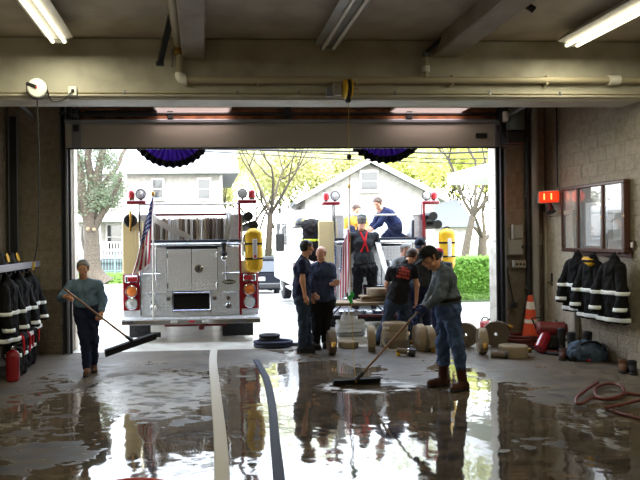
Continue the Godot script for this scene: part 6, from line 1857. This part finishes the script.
func squeegee(label: String, a: Vector3, b: Vector3, foot: Vector3, hand: Vector3, r: float) -> void:
	var t := thing("squeegee", label, "squeegee", foot)
	var d := (b - a).normalized()
	var pole := (hand - foot).normalized()
	var up := (pole - d * pole.dot(d)).normalized()
	part("blade_holder", mb().sweep([Vector2(-0.02, -r), Vector2(0.02, -r), Vector2(0.02, r), Vector2(-0.02, r)], [a - foot, b - foot], up), M["black_iron"], t)
	part("rubber_blade", mb().sweep([Vector2(-0.006, -0.03), Vector2(0.006, -0.03), Vector2(0.006, 0.01), Vector2(-0.006, 0.01)], [a - foot - up * r * 0.9, b - foot - up * r * 0.9], up), M["black_rubber"], t)
	part("socket", mb().tube([up * r * 0.3, pole * 0.14], [0.03, 0.02], 10), M["dark_steel"], t)
	part("pole", mb().tube([pole * 0.1, hand - foot + pole * 0.12], 0.0145, 10), M["pole_wood"], t)

# ---------------------------------------------------------------- shared head, hair, cap and hand shapes (head frame: +z face, y up; hand frame: fingers -y, thumb +x, palm towards -z on a right hand)
var shapes := {}
func make_shapes() -> void:
	var V := func(x: float, y: float, z: float) -> Vector3: return Vector3(x, y, z)
	var hd := [[V.call(0, 0.035, -0.02), V.call(0, 0.03, 0.02), 0.079, 0.07], [V.call(0, -0.015, 0.03), V.call(0, -0.065, 0.042), 0.055, 0.04],
		[V.call(-0.028, -0.075, 0.028), V.call(0.028, -0.075, 0.028), 0.032, 0.032], [V.call(-0.036, -0.02, 0.052), V.call(0.036, -0.02, 0.052), 0.028, 0.028],
		[V.call(0, -0.1, 0.062), V.call(0, -0.098, 0.058), 0.02, 0.02], [V.call(-0.03, 0.022, 0.072), V.call(0.03, 0.022, 0.072), 0.014, 0.014],
		[V.call(0, -0.04, -0.02), V.call(0, -0.16, -0.032), 0.056, 0.06]]
	var fine := [[V.call(0, 0.008, 0.088), V.call(0, -0.03, 0.108), 0.009, 0.014], [V.call(-0.012, -0.034, 0.096), V.call(0.012, -0.034, 0.096), 0.009, 0.009],
		[V.call(-0.018, -0.06, 0.084), V.call(0.018, -0.06, 0.084), 0.0085, 0.0085], [V.call(-0.016, -0.07, 0.081), V.call(0.016, -0.07, 0.081), 0.008, 0.008],
		[V.call(-0.08, 0.02, -0.012), V.call(-0.076, -0.03, -0.004), 0.013, 0.01], [V.call(0.08, 0.02, -0.012), V.call(0.076, -0.03, -0.004), 0.013, 0.01]]
	shapes["head"] = blend(hd + fine, 0.0055, 0.014)
	var skull := [[V.call(0, 0.037, -0.022), V.call(0, 0.034, 0.018), 0.089, 0.079], [V.call(0, -0.02, -0.04), V.call(0, 0.02, -0.04), 0.07, 0.08]]
	shapes["hair"] = blend(skull, 0.007, 0.02, [[V.call(0, -0.62, 0.785), 0.014], [V.call(0, -1, 0), 0.062]], 0.0, 0.008)
	shapes["fringe"] = blend(skull, 0.007, 0.02, [[V.call(0, -0.3, 0.95), -0.012], [V.call(0, 1, 0), 0.035], [V.call(0, -1, 0), 0.055]], -0.004, 0.004)
	shapes["cap"] = blend([[V.call(0, 0.045, -0.022), V.call(0, 0.045, 0.02), 0.092, 0.084], [V.call(0, 0.06, -0.0), V.call(0, 0.075, 0.03), 0.07, 0.06]], 0.007, 0.02, [[V.call(0, -1, 0.12), -0.022]], 0.0, 0.004)
	shapes["visor"] = blend([[V.call(-0.035, 0.03, 0.085), V.call(-0.03, 0.012, 0.16), 0.03, 0.022], [V.call(0.035, 0.03, 0.085), V.call(0.03, 0.012, 0.16), 0.03, 0.022], [V.call(0, 0.036, 0.085), V.call(0, 0.018, 0.165), 0.032, 0.026]], 0.006, 0.02, [[V.call(0, 1, 0.25), 0.064], [V.call(0, -1, -0.25), -0.052]], 0.0)
	for pose in ["relaxed", "grip"]:
		for side in ["R", "L"]:
			var sg := 1.0 if side == "R" else -1.0
			var b := [[Vector3(0, 0.03, 0), Vector3(0, -0.015, 0), 0.027, 0.028]]
			var curl: Array = [0.3, 0.45, 0.3] if pose == "relaxed" else [1.15, 1.45, 0.9]
			for f in 4:
				var x: float = [0.033, 0.011, -0.011, -0.031][f]
				var l: float = [0.94, 1.05, 1.0, 0.8][f]
				var p := Vector3(x, -0.086 + absf(x - 0.005) * 0.22, 0)
				b.append([Vector3(x * 0.55, -0.01, 0), p, 0.016, 0.0135])
				var a := 0.0
				for j in 3:
					a += curl[j] * (0.85 + 0.1 * f)
					var q: Vector3 = p + Vector3(x * 0.08, -cos(a), -sin(a) * sg).normalized() * [0.045, 0.028, 0.022][j] * l
					b.append([p, q, [0.0105, 0.0095, 0.0085][j], [0.0095, 0.0085, 0.0072][j]])
					p = q
			if pose == "relaxed":
				b.append([Vector3(0.014, -0.02, -0.006 * sg), Vector3(0.042, -0.052, -0.016 * sg), 0.017, 0.0135])
				b.append([Vector3(0.042, -0.052, -0.016 * sg), Vector3(0.05, -0.08, -0.024 * sg), 0.0125, 0.0105])
				b.append([Vector3(0.05, -0.08, -0.024 * sg), Vector3(0.05, -0.102, -0.03 * sg), 0.0105, 0.0085])
			else:
				b.append([Vector3(0.014, -0.02, -0.008 * sg), Vector3(0.044, -0.045, -0.026 * sg), 0.017, 0.0135])
				b.append([Vector3(0.044, -0.045, -0.026 * sg), Vector3(0.04, -0.068, -0.05 * sg), 0.0125, 0.0105])
				b.append([Vector3(0.04, -0.068, -0.05 * sg), Vector3(0.026, -0.084, -0.056 * sg), 0.0105, 0.0085])
			shapes["%s%s" % [pose, side]] = blend(b, 0.0042, 0.008)

# default relaxed standing pose
func stand(base: Vector3, h: float, fwd: Vector3) -> Dictionary:
	var f := Vector3(fwd.x, 0, fwd.z).normalized()
	var r := f.cross(Vector3.UP)
	var u := Vector3.UP * h
	var j := {"h": h, "fwd": f, "face": f, "head": base + u * 0.935 + f * 0.01, "neck": base + u * 0.835 - f * 0.015, "chest": base + u * 0.74, "waist": base + u * 0.62, "pelvis": base + u * 0.53}
	for s in [["R", 1.0], ["L", -1.0]]:
		j["sh" + s[0]] = base + u * 0.81 + r * s[1] * 0.105 * h
		j["el" + s[0]] = base + u * 0.625 + r * s[1] * 0.14 * h - f * 0.02 * h
		j["wr" + s[0]] = base + u * 0.475 + r * s[1] * 0.14 * h + f * 0.03 * h
		j["hi" + s[0]] = base + u * 0.515 + r * s[1] * 0.052 * h
		j["kn" + s[0]] = base + u * 0.28 + r * s[1] * 0.055 * h + f * 0.012 * h
		j["an" + s[0]] = base + u * 0.045 + r * s[1] * 0.058 * h
		j["toe" + s[0]] = (f + r * s[1] * 0.15).normalized()
	return j

func person(label: String, j: Dictionary, o: Dictionary) -> Node3D:
	var base := Vector3((j.anL.x + j.anR.x) * 0.5, minf(j.anL.y, j.anR.y) - 0.045 * j.h, (j.anL.z + j.anR.z) * 0.5)
	if o.has("base_y"): base.y = o.base_y
	var t := thing("person", label, "person", base)
	var s: float = j.h / 1.75
	var g: float = o.get("girth", 1.0) * s
	var L := {}
	for k in j:
		if j[k] is Vector3 and not (k in ["fwd", "face", "toeR", "toeL"]): L[k] = j[k] - base
		else: L[k] = j[k]
	var cell: float = o.get("cell", 0.017)
	var ax: Vector3 = (L.chest - L.pelvis).normalized()
	var rt: Vector3 = (L.shR - L.shL).normalized()
	var hr: Vector3 = (L.hiR - L.hiL).normalized()
	var bk: Vector3 = rt.cross(ax).normalized()   # points out of the back or the chest
	if bk.dot(L.fwd) > 0: bk = -bk
	# skin
	var b := mb()
	var sk := [[L.hiL, L.hiR, 0.07 * g, 0.07 * g], [L.pelvis, L.waist, 0.08 * g, 0.08 * g], [L.waist, L.chest, 0.08 * g, 0.085 * g], [L.chest, L.neck, 0.08 * g, 0.056 * s], [L.shL + rt * 0.03, L.shR - rt * 0.03, 0.045 * s, 0.045 * s], [L.neck - ax * 0.03, L.head + Vector3(0, -0.06, 0) * s, 0.055 * s, 0.05 * s]]
	for q in ["L", "R"]:
		sk.append([L["sh" + q], L["el" + q], 0.05 * s, 0.04 * s])
		sk.append([L["el" + q], L["wr" + q], 0.042 * s, 0.028 * s])
		sk.append([L["hi" + q], L["kn" + q], 0.065 * s, 0.048 * s])
		sk.append([L["kn" + q], L["an" + q], 0.046 * s, 0.034 * s])
		sk.append([L["an" + q] + Vector3(0, -0.02, 0), L["an" + q] + L["toe" + q] * 0.13 * s + Vector3(0, -0.035, 0), 0.035 * s, 0.028 * s])
	b.add(blend(sk, cell * 1.15, 0.035))
	var fz: Vector3 = (L.face as Vector3).normalized()
	var fx := (o.get("head_up", Vector3.UP) as Vector3).cross(fz).normalized()
	var hx := Transform3D(Basis(fx, fz.cross(fx), fz) * Basis.from_scale(Vector3.ONE * s), L.head)
	b.add(shapes["head"], hx)
	var glove := mb()
	for q in ["L", "R"]:
		var fd: Vector3 = (L["wr" + q] - L["el" + q]).normalized()
		fd = o.get("hand" + q, fd)
		var th: Vector3 = o.get("thumb" + q, L.fwd)
		th = (th - fd * th.dot(fd)).normalized()
		var hb := Basis(th, -fd, th.cross(-fd)) * Basis.from_scale(Vector3.ONE * s * 1.02)
		(glove if o.has("gloves") else b).add(shapes[o.get("pose" + q, "relaxed") + q], Transform3D(hb, L["wr" + q]))
	part("body", b, o.get("skin", M["skin"]), t)
	if o.has("gloves"): part("glove", glove, o.gloves, t)
	# face
	for e in [-1.0, 1.0]:
		var ey := part("eye", mb(hx * Vector3(e * 0.03, 0.003, 0.076), hx.basis).ball(Vector3.ZERO, Vector3(0.0125, 0.009, 0.009), 10, 6), M["eye_white"], t)
		part("iris", mb(hx * Vector3(e * 0.03, 0.003, 0.0835), hx.basis).ball(Vector3.ZERO, Vector3(0.0055, 0.0055, 0.003), 8, 5), M["eye_dark"], ey)
		part("eyebrow", mb().tube([hx * Vector3(e * 0.012, 0.022, 0.088), hx * Vector3(e * 0.03, 0.027, 0.085), hx * Vector3(e * 0.046, 0.02, 0.074)], [0.003 * s, 0.0042 * s, 0.002 * s], 6), o.get("brow", M["hair_dark"]), t)
	part("lips", mb().tube([hx * Vector3(-0.022, -0.064, 0.086), hx * Vector3(0, -0.063, 0.0935), hx * Vector3(0.022, -0.064, 0.086)], [0.002 * s, 0.005 * s, 0.002 * s], 6), M["lip"], t)
	if o.has("hair"): part("hair", mb().add(shapes[o.get("hair_cut", "hair")], hx), o.hair, t)
	if o.has("cap"):
		var cp := part("cap", mb().add(shapes["cap"], hx), o.cap, t)
		part("visor", mb().add(shapes["visor"], hx), o.cap, cp)
	# shirt
	var tor := [[L.shL + rt * 0.02, L.shR - rt * 0.02, 0.078 * s, 0.078 * s], [L.chest - rt * 0.075 * g, L.chest + rt * 0.075 * g, 0.118 * g, 0.118 * g], [L.waist - rt * 0.06 * g, L.waist + rt * 0.06 * g, 0.116 * g, 0.116 * g],
		[L.pelvis + ax * 0.03 - hr * 0.06 * g, L.pelvis + ax * 0.03 + hr * 0.06 * g, 0.126 * g, 0.126 * g], [L.chest, L.neck, 0.11 * g, 0.07 * s]]
	tor.append([L.chest, L.waist, 0.115 * g, 0.112 * g])
	tor.append([L.waist, L.pelvis + ax * 0.03, 0.112 * g, 0.12 * g])
	if o.has("belly"): tor.append([L.waist - bk * 0.06, L.waist - bk * 0.08 - ax * 0.05, o.belly, o.belly])
	var hem := [[-ax, -ax.dot(L.pelvis + ax * o.get("hem", 0.0))]]
	var sh := part("shirt", mb().add(blend(tor, cell, 0.06, hem, 0.0, 0.022)), o.shirt, t)
	for q in ["L", "R"]:
		var sl := []
		var short: bool = o.get("sleeve", "long") == "short"
		if short: sl = [[L["sh" + q], (L["sh" + q] as Vector3).lerp(L["el" + q], 0.62), 0.078 * s, 0.072 * s]]
		else: sl = [[L["sh" + q], L["el" + q], 0.076 * s, 0.06 * s], [L["el" + q], (L["el" + q] as Vector3).lerp(L["wr" + q], 0.93), 0.06 * s, 0.046 * s]]
		var e: Vector3 = sl[-1][1]
		var d := (e - (sl[-1][0] as Vector3)).normalized()
		part("sleeve", mb().add(blend(sl, cell * 0.85, 0.03, [[d, d.dot(e)]], 0.0, 0.018)), o.shirt, sh)
	if o.get("collar", false):
		part("collar", mb().add(blend([[L.neck - rt * 0.02, L.neck + rt * 0.02, 0.066 * s, 0.066 * s]], 0.012, 0.03, [[ax, ax.dot(L.neck) + 0.035], [-ax, -ax.dot(L.neck) + 0.02]])), o.get("collar_mat", o.shirt), sh)
	# trousers and belt
	var hip := [[L.pelvis + ax * 0.09 - hr * 0.05 * g, L.pelvis + ax * 0.09 + hr * 0.05 * g, 0.11 * g, 0.11 * g], [L.pelvis + ax * 0.04 - hr * 0.055 * g, L.pelvis + ax * 0.04 + hr * 0.055 * g, 0.118 * g, 0.118 * g], [L.hiL, L.hiR, 0.115 * g, 0.115 * g]]
	var tr := hip.duplicate()
	for q in ["L", "R"]:
		tr.append([L["hi" + q], L["kn" + q], 0.102 * g, 0.074 * s])
		tr.append([L["kn" + q], L["an" + q] + (L["kn" + q] - L["an" + q]).normalized() * o.get("cuff", 0.0), 0.074 * s, 0.066 * s])
	part("trousers", mb().add(blend(tr, cell, 0.035, [], 0.0, 0.026)), o.trousers, t)
	if o.has("belt"):
		var c: float = ax.dot(L.pelvis + ax * 0.09)
		part("belt", mb().add(blend(hip + [tor[2], tor[3]], cell * 0.8, 0.06, [[ax, c + 0.02], [-ax, -c + 0.02]], 0.002, 0.0, [L.pelvis + ax * 0.09 - Vector3.ONE * 0.25, L.pelvis + ax * 0.09 + Vector3.ONE * 0.25])), o.belt, t)
	# shoes
	for q in ["L", "R"]:
		var td: Vector3 = L["toe" + q]
		var a: Vector3 = L["an" + q] + Vector3(0, 0.055 * s - 0.045 * j.h, 0)
		var up: Vector3 = (L["kn" + q] - L["an" + q]).normalized()
		if o.get("toes_down", false):
			part("shoe", mb().add(blend([[L["an" + q], L["an" + q] + td * 0.17 * s, 0.05 * s, 0.042 * s]], 0.012, 0.02)), o.shoe, t)
			continue
		var bt := [[a - td * 0.03 * s, a + td * 0.15 * s, 0.048 * s, 0.043 * s], [a + Vector3(0, -0.018 * s, 0) - td * 0.045 * s, a + Vector3(0, -0.018 * s, 0) + td * 0.17 * s, 0.037 * s, 0.035 * s], [a, a + up * o.get("boot", 0.07), 0.05 * s, 0.058 * s]]
		var gy: float = a.y - 0.055 * s
		var so := part("shoe", mb().add(blend(bt, 0.012, 0.03, [[Vector3(0, -1, 0), -gy], [up, up.dot(a) + o.get("boot", 0.07)]], 0.0, 0.006)), o.shoe, t)
		part("sole", mb().add(blend([[a + Vector3(0, -0.035 * s, 0) - td * 0.045 * s, a + Vector3(0, -0.035 * s, 0) + td * 0.172 * s, 0.05 * s, 0.046 * s]], 0.012, 0.02, [[Vector3(0, 1, 0), gy + 0.026], [Vector3(0, -1, 0), -gy]])), M["black_rubber"], so)
	t.set_meta("torso", tor)
	var fr := {"tor": tor, "ax": ax, "rt": rt, "bk": bk, "L": L, "t": t, "shirt": sh}
	t.remove_meta("torso")
	frame_of = fr
	return t
var frame_of := {}

# a flat print or strap lying on the back of a shirt: centre in metres along the shoulder line and up the spine
func on_back(called: String, cx: float, cy: float, w: float, h: float, m: Material, infl: float, turn := 0.0) -> void:
	var f := frame_of
	var o: Vector3 = f.L.chest + f.rt * cx + f.ax * cy
	var x: Vector3 = (f.rt * cos(turn) + f.ax * sin(turn)).normalized()
	var y: Vector3 = (f.ax * cos(turn) - f.rt * sin(turn)).normalized()
	var cuts := [[x, x.dot(o) + w * 0.5], [-x, -x.dot(o) + w * 0.5], [y, y.dot(o) + h * 0.5], [-y, -y.dot(o) + h * 0.5], [-f.bk, -(f.bk as Vector3).dot(f.L.chest) - 0.02]]
	part(called, mb().add(blend(f.tor, 0.009, 0.06, cuts, infl, 0.0, [o - Vector3.ONE * (maxf(w, h) * 0.6 + 0.12), o + Vector3.ONE * (maxf(w, h) * 0.6 + 0.12)])), m, f.shirt)

func make_people() -> void:
	make_shapes()
	var z := 0.0
	# man at the left with the squeegee, walking towards the camera
	var j := stand(G(90, 374), 1.6, Vector3(0.15, 0, 1))
	z = -8.7
	var set_j := func(jj: Dictionary, d: Dictionary, zz: float) -> void:
		for k in d: jj[k] = P(d[k][0], d[k][1], zz + d[k][2])
	set_j.call(j, {"head": [83, 268.5, 0.05], "neck": [85, 281, 0.0], "chest": [85, 290, 0.0], "waist": [86, 301, 0.0], "pelvis": [87, 308, 0.0], "shR": [72, 285, 0.0], "shL": [98, 284.5, -0.02], "elR": [61.5, 298, 0.2], "wrR": [66.5, 296.5, 0.45],
		"elL": [103, 300, -0.02], "wrL": [101.5, 313, 0.08], "hiR": [80.5, 311, 0.0], "hiL": [93, 311, 0.0], "knR": [85, 340, 0.06], "knL": [93, 339, 0.0], "anR": [88, 368, 0.06], "anL": [93, 365.5, -0.18]}, z)
	j.face = Vector3(0.12, -0.25, 1).normalized()
	j.anR.y = 0.075; j.anL.y = 0.075
	var pole := (P(132, 341, -9.0) - P(71, 294, -8.2)).normalized()
	person("grey haired man in a blue work shirt at the left, dragging a wide squeegee", j, {"shirt": M["blue_work_shirt"], "trousers": M["dark_trousers"], "shoe": M["tan_boot"], "hair": M["hair_grey"], "brow": M["hair_grey"], "poseL": "grip", "poseR": "grip", "thumbR": pole, "thumbL": -pole, "handR": Vector3(0.75, 0.1, 0.5).normalized(), "cell": 0.015, "collar": true, "hem": 0.02, "girth": 0.96})
	# young man, side on, hands down
	z = -10.0
	j = stand(Vector3(P(305, 351, z).x, 0, z), 1.72, Vector3(1, 0, -0.12))
	set_j.call(j, {"head": [307, 247.5, 0], "neck": [303.5, 258, 0], "chest": [302, 269, 0], "waist": [301.5, 285, 0], "pelvis": [302, 297, 0], "shR": [302.5, 263.5, 0.17], "shL": [305, 263.5, -0.18], "elR": [302.5, 281, 0.22], "wrR": [305, 296, 0.2],
		"elL": [307, 281, -0.2], "wrL": [310, 294, -0.15], "hiR": [302, 300, 0.09], "hiL": [304, 300, -0.09], "knR": [303.5, 324, 0.1], "knL": [306.5, 323.5, -0.08], "anR": [302, 347, 0.1], "anL": [308.5, 346, -0.1]}, z)
	j.anR.y = 0.08; j.anL.y = 0.08
	j.face = Vector3(0.95, -0.05, -0.2)
	j.toeR = Vector3(0.9, 0, 0.35).normalized(); j.toeL = Vector3(1, 0, 0.05)
	person("young dark haired man in a navy tee and jeans, standing side on", j, {"shirt": M["navy_tee"], "trousers": M["jeans_dark"], "shoe": M["dark_shoe"], "hair": M["hair_dark"], "sleeve": "short", "hem": -0.06, "girth": 1.03})
	# heavy bald man facing him
	z = -10.35
	j = stand(Vector3(P(321, 346, z).x, 0, z), 1.72, Vector3(-0.4, 0, 0.9))
	set_j.call(j, {"head": [321, 253.5, 0.03], "neck": [321, 264, 0], "chest": [321.5, 274, 0], "waist": [321, 288, 0], "pelvis": [321, 300, 0], "shR": [312.5, 268, -0.02], "shL": [331, 267.5, 0.02], "elR": [312.5, 283, 0.08], "wrR": [315, 294, 0.2],
		"elL": [333.5, 282, 0.05], "wrL": [332.5, 284, 0.28], "hiR": [316, 303, 0], "hiL": [327, 303, 0], "knR": [316.5, 325, 0.04], "knL": [326, 325, 0.03], "anR": [316, 345, 0], "anL": [326, 345, 0]}, z)
	j.anR.y = 0.08; j.anL.y = 0.08
	j.face = Vector3(-0.5, -0.05, 0.85)
	person("heavy bald man in a dark navy shirt, facing the young man", j, {"shirt": M["slate_shirt"], "trousers": M["black_cloth"], "shoe": M["dark_shoe"], "hair": M["hair_dark"], "hair_cut": "fringe", "collar": true, "collar_mat": M["white_cloth"], "girth": 1.2, "belly": 0.13, "hem": -0.02, "skin": M["skin_pale"], "poseR": "grip", "handL": Vector3(0.7, 0.2, 0.6).normalized(), "thumbL": Vector3.UP})
	# man with red suspenders on the tailboard
	z = -12.08
	var fy := ev(316.5)
	j = stand(Vector3(P(365, 312, z).x, fy, z), 1.78, Vector3(0.15, 0, -1))
	set_j.call(j, {"head": [362, 221.5, -0.06], "neck": [362.5, 231.5, -0.03], "chest": [363, 243, 0], "waist": [364, 257, 0], "pelvis": [365, 268, 0], "shL": [351, 236, 0], "shR": [375, 236, 0], "elL": [348, 252, -0.1], "wrL": [356, 245, -0.36], "elR": [380, 250, -0.08], "wrR": [377, 241, -0.32],
		"hiL": [359, 270, 0], "hiR": [371, 270, 0], "knL": [357, 291, -0.02], "knR": [373, 291, 0.02]}, z)
	for q in ["L", "R"]: j["an" + q] = Vector3(P([356, 374][0 if q == "L" else 1], 310, z).x, fy + 0.08, z)
	j.face = Vector3(0.45, -0.3, -0.85)
	person("man in a green cap with red suspenders, his back to us on the tailboard", j, {"shirt": M["charcoal_jacket"], "trousers": M["black_cloth"], "shoe": M["dark_shoe"], "hair": M["hair_grey"], "cap": M["green_cap"], "girth": 1.08, "hem": 0.0, "belt": M["belt_leather"]})
	on_back("suspender", 0.0, 0.02, 0.034, 0.4, M["suspender_red"], 0.012, -0.33)
	on_back("suspender", 0.0, 0.02, 0.034, 0.4, M["suspender_red"], 0.0125, 0.33)
	# kneeling man on the bed
	z = -12.75
	j = stand(Vector3(P(395, 240, z).x, 1.7, z), 1.75, Vector3(-0.9, 0, 0.3))
	set_j.call(j, {"head": [377.5, 203.5, 0.08], "neck": [383, 210.5, 0.04], "chest": [388, 215.5, 0.02], "waist": [393, 222, 0], "pelvis": [396, 228, 0], "shL": [387, 212.5, 0.17], "shR": [382, 210.5, -0.15], "elL": [380, 223, 0.2], "wrL": [373, 229, 0.12], "elR": [376, 220, -0.12], "wrR": [370, 228, -0.02],
		"hiL": [396.5, 229, 0.1], "hiR": [396, 229, -0.1], "knL": [386, 237, 0.14], "knR": [385, 237, -0.12], "anL": [402, 238, 0.16], "anR": [403, 238, -0.1]}, z)
	for q in ["L", "R"]: j["kn" + q].y = 1.77; j["an" + q].y = 1.76; j["toe" + q] = Vector3(0.9, -0.25, 0).normalized()
	j.face = Vector3(-0.55, -0.45, 0.7)
	person("man in a navy sweater kneeling on top of the right engine's bed", j, {"shirt": M["navy_cloth"], "trousers": M["dark_trousers"], "shoe": M["tan_boot"], "hair": M["hair_brown"], "girth": 1.0, "hem": -0.03, "toes_down": true, "base_y": 1.7, "skin": M["skin_pale"]})
	# stooping helper in yellow behind him
	z = -13.7
	j = stand(Vector3(P(356, 240, z).x, 1.7, z), 1.7, Vector3(0.3, 0, 1))
	set_j.call(j, {"head": [356.5, 210, 0.12], "neck": [356, 217, 0.04], "chest": [356, 222, 0.02], "waist": [356, 229, 0], "pelvis": [356, 234, -0.06], "shR": [348.5, 219.5, 0.02], "shL": [364, 219.5, 0.02], "elR": [345, 226, 0.1], "wrR": [346, 217, 0.24], "elL": [367, 227, 0.12], "wrL": [366, 232, 0.3],
		"hiR": [353, 235, -0.06], "hiL": [359, 235, -0.06], "knR": [351, 229, 0.3], "knL": [361, 229, 0.3], "anR": [352, 237, 0.02], "anL": [360, 237, 0.02]}, z)
	for q in ["L", "R"]: j["an" + q].y = 1.78
	j.face = Vector3(0.35, -0.35, 0.85)
	person("person in a yellow shirt crouching in the right engine's bed behind the others", j, {"shirt": M["yellow_shirt"], "trousers": M["dark_trousers"], "shoe": M["dark_shoe"], "hair": M["hair_brown"], "base_y": 1.7, "skin": M["skin_pale"]})
	# man in the black tee bending at the stack
	z = -10.5
	j = stand(Vector3(P(395, 348, z).x, 0, z), 1.75, Vector3(0.45, 0, -0.9))
	set_j.call(j, {"head": [412, 256, -0.12], "neck": [405.5, 263.5, -0.06], "chest": [401.5, 274, 0], "waist": [399, 290, 0.02], "pelvis": [397, 301, 0.03], "shL": [391.5, 270.5, 0], "shR": [413, 268.5, 0], "elL": [387, 285, -0.15], "wrL": [392, 296, -0.32], "elR": [417, 285, 0.05], "wrR": [416.5, 299, -0.02],
		"hiL": [391.5, 304, 0.04], "hiR": [403.5, 304, 0.0], "knL": [386, 324, 0.02], "knR": [406, 325, -0.16], "anL": [377, 344, 0.05], "anR": [408, 344, -0.1]}, z)
	j.anR.y = 0.08; j.anL.y = 0.08
	j.face = Vector3(0.65, -0.55, -0.5)
	person("man in a black tee with a red back emblem, bending by the stacked rolls", j, {"shirt": M["black_tee"], "trousers": M["jeans_dark"], "shoe": M["dark_shoe"], "hair": M["hair_brown"], "sleeve": "short", "girth": 1.04, "hem": -0.07})
	var red := mat("emblem_red", "a8423c", 0.85)
	for q in [[0.0, 0.055, 0.19, 0.05], [0.0, 0.0, 0.22, 0.045], [0.0, -0.055, 0.21, 0.045], [0.0, 0.1, 0.11, 0.035]]: on_back("emblem", q[0], q[1], q[2], q[3], red, 0.007)
	for q in [-0.05, 0.05]: on_back("emblem_line", q, 0.015, 0.012, 0.2, M["black_tee"], 0.01)
	# grey haired man, capped man and red capped person behind
	j = stand(Vector3(P(405, 250, -11.45).x, 0, -11.45), 1.63, Vector3(0.1, 0, 1))
	j.face = Vector3(0.25, -0.2, 1).normalized()
	person("grey haired man looking down, behind the man in the black tee", j, {"shirt": M["grey_work_shirt"], "trousers": M["dark_trousers"], "shoe": M["dark_shoe"], "hair": M["hair_grey"], "brow": M["hair_grey"], "skin": M["skin_pale"], "cell": 0.02})
	j = stand(Vector3(P(420, 244, -10.75).x, 0, -10.75), 1.72, Vector3(-0.3, 0, 1))
	j.face = Vector3(-0.5, -0.3, 0.9).normalized()
	person("man in a navy cap and dark jacket, mostly hidden behind the sweeper's head", j, {"shirt": M["charcoal_jacket"], "trousers": M["dark_trousers"], "shoe": M["dark_shoe"], "hair": M["hair_dark"], "cap": M["cap_navy"], "cell": 0.02})
	j = stand(Vector3(P(439, 244, -11.2).x, 0, -11.2), 1.54, Vector3(0.6, 0, -0.8))
	person("person in a red cap, mostly hidden behind the sweeper's back", j, {"shirt": M["charcoal_jacket"], "trousers": M["dark_trousers"], "shoe": M["dark_shoe"], "hair": M["hair_dark"], "cap": M["cap_red"], "cell": 0.02})
	# sweeper in the foreground
	z = -7.25
	j = stand(Vector3(P(452, 390, z).x, 0, z), 1.76, Vector3(-0.95, 0, 0.3))
	set_j.call(j, {"head": [429.5, 257.5, 0.03], "neck": [439, 267, 0.0], "chest": [444, 281, 0], "waist": [447, 297, 0], "pelvis": [448, 306, 0], "shL": [446.5, 273.5, 0.17], "shR": [441, 272, -0.17], "elL": [439, 296, 0.22], "wrL": [426.5, 307, 0.06], "elR": [431, 297, -0.16], "wrR": [418, 316, -0.04],
		"hiL": [450.5, 310, 0.09], "hiR": [446, 310, -0.09], "knL": [457, 343, 0.1], "knR": [443, 342, -0.1], "anL": [463, 381, 0.1], "anR": [443.5, 378, -0.12]}, z)
	j.anL.y = 0.08; j.anR.y = 0.08
	j.anL.z = G(463, 390).z; j.anR.z = G(442, 386).z
	j.anL.x = P(463, 380, j.anL.z).x; j.anR.x = P(443, 380, j.anR.z).x
	j.face = Vector3(-0.86, -0.45, 0.22)
	j.toeL = Vector3(-0.85, 0, 0.5).normalized(); j.toeR = Vector3(-0.97, 0, 0.2).normalized()
	pole = (P(427, 302, -7.25) - G(356, 380.5, 0.06)).normalized()
	person("capped man in a grey shirt and jeans, bent over a long squeegee in the puddle", j, {"shirt": M["grey_shirt"], "trousers": M["jeans"], "shoe": M["brown_boot"], "hair": M["hair_dark"], "cap": M["cap_black"], "gloves": M["blue_glove"], "belt": M["belt_leather"], "poseL": "grip", "poseR": "grip", "thumbL": pole, "thumbR": pole, "handL": Vector3(-0.75, -0.55, -0.1).normalized(), "handR": Vector3(-0.75, -0.55, 0.1).normalized(), "cell": 0.013, "boot": 0.24, "cuff": 0.22, "hem": 0.03, "head_up": Vector3(-0.35, 0.9, 0)})
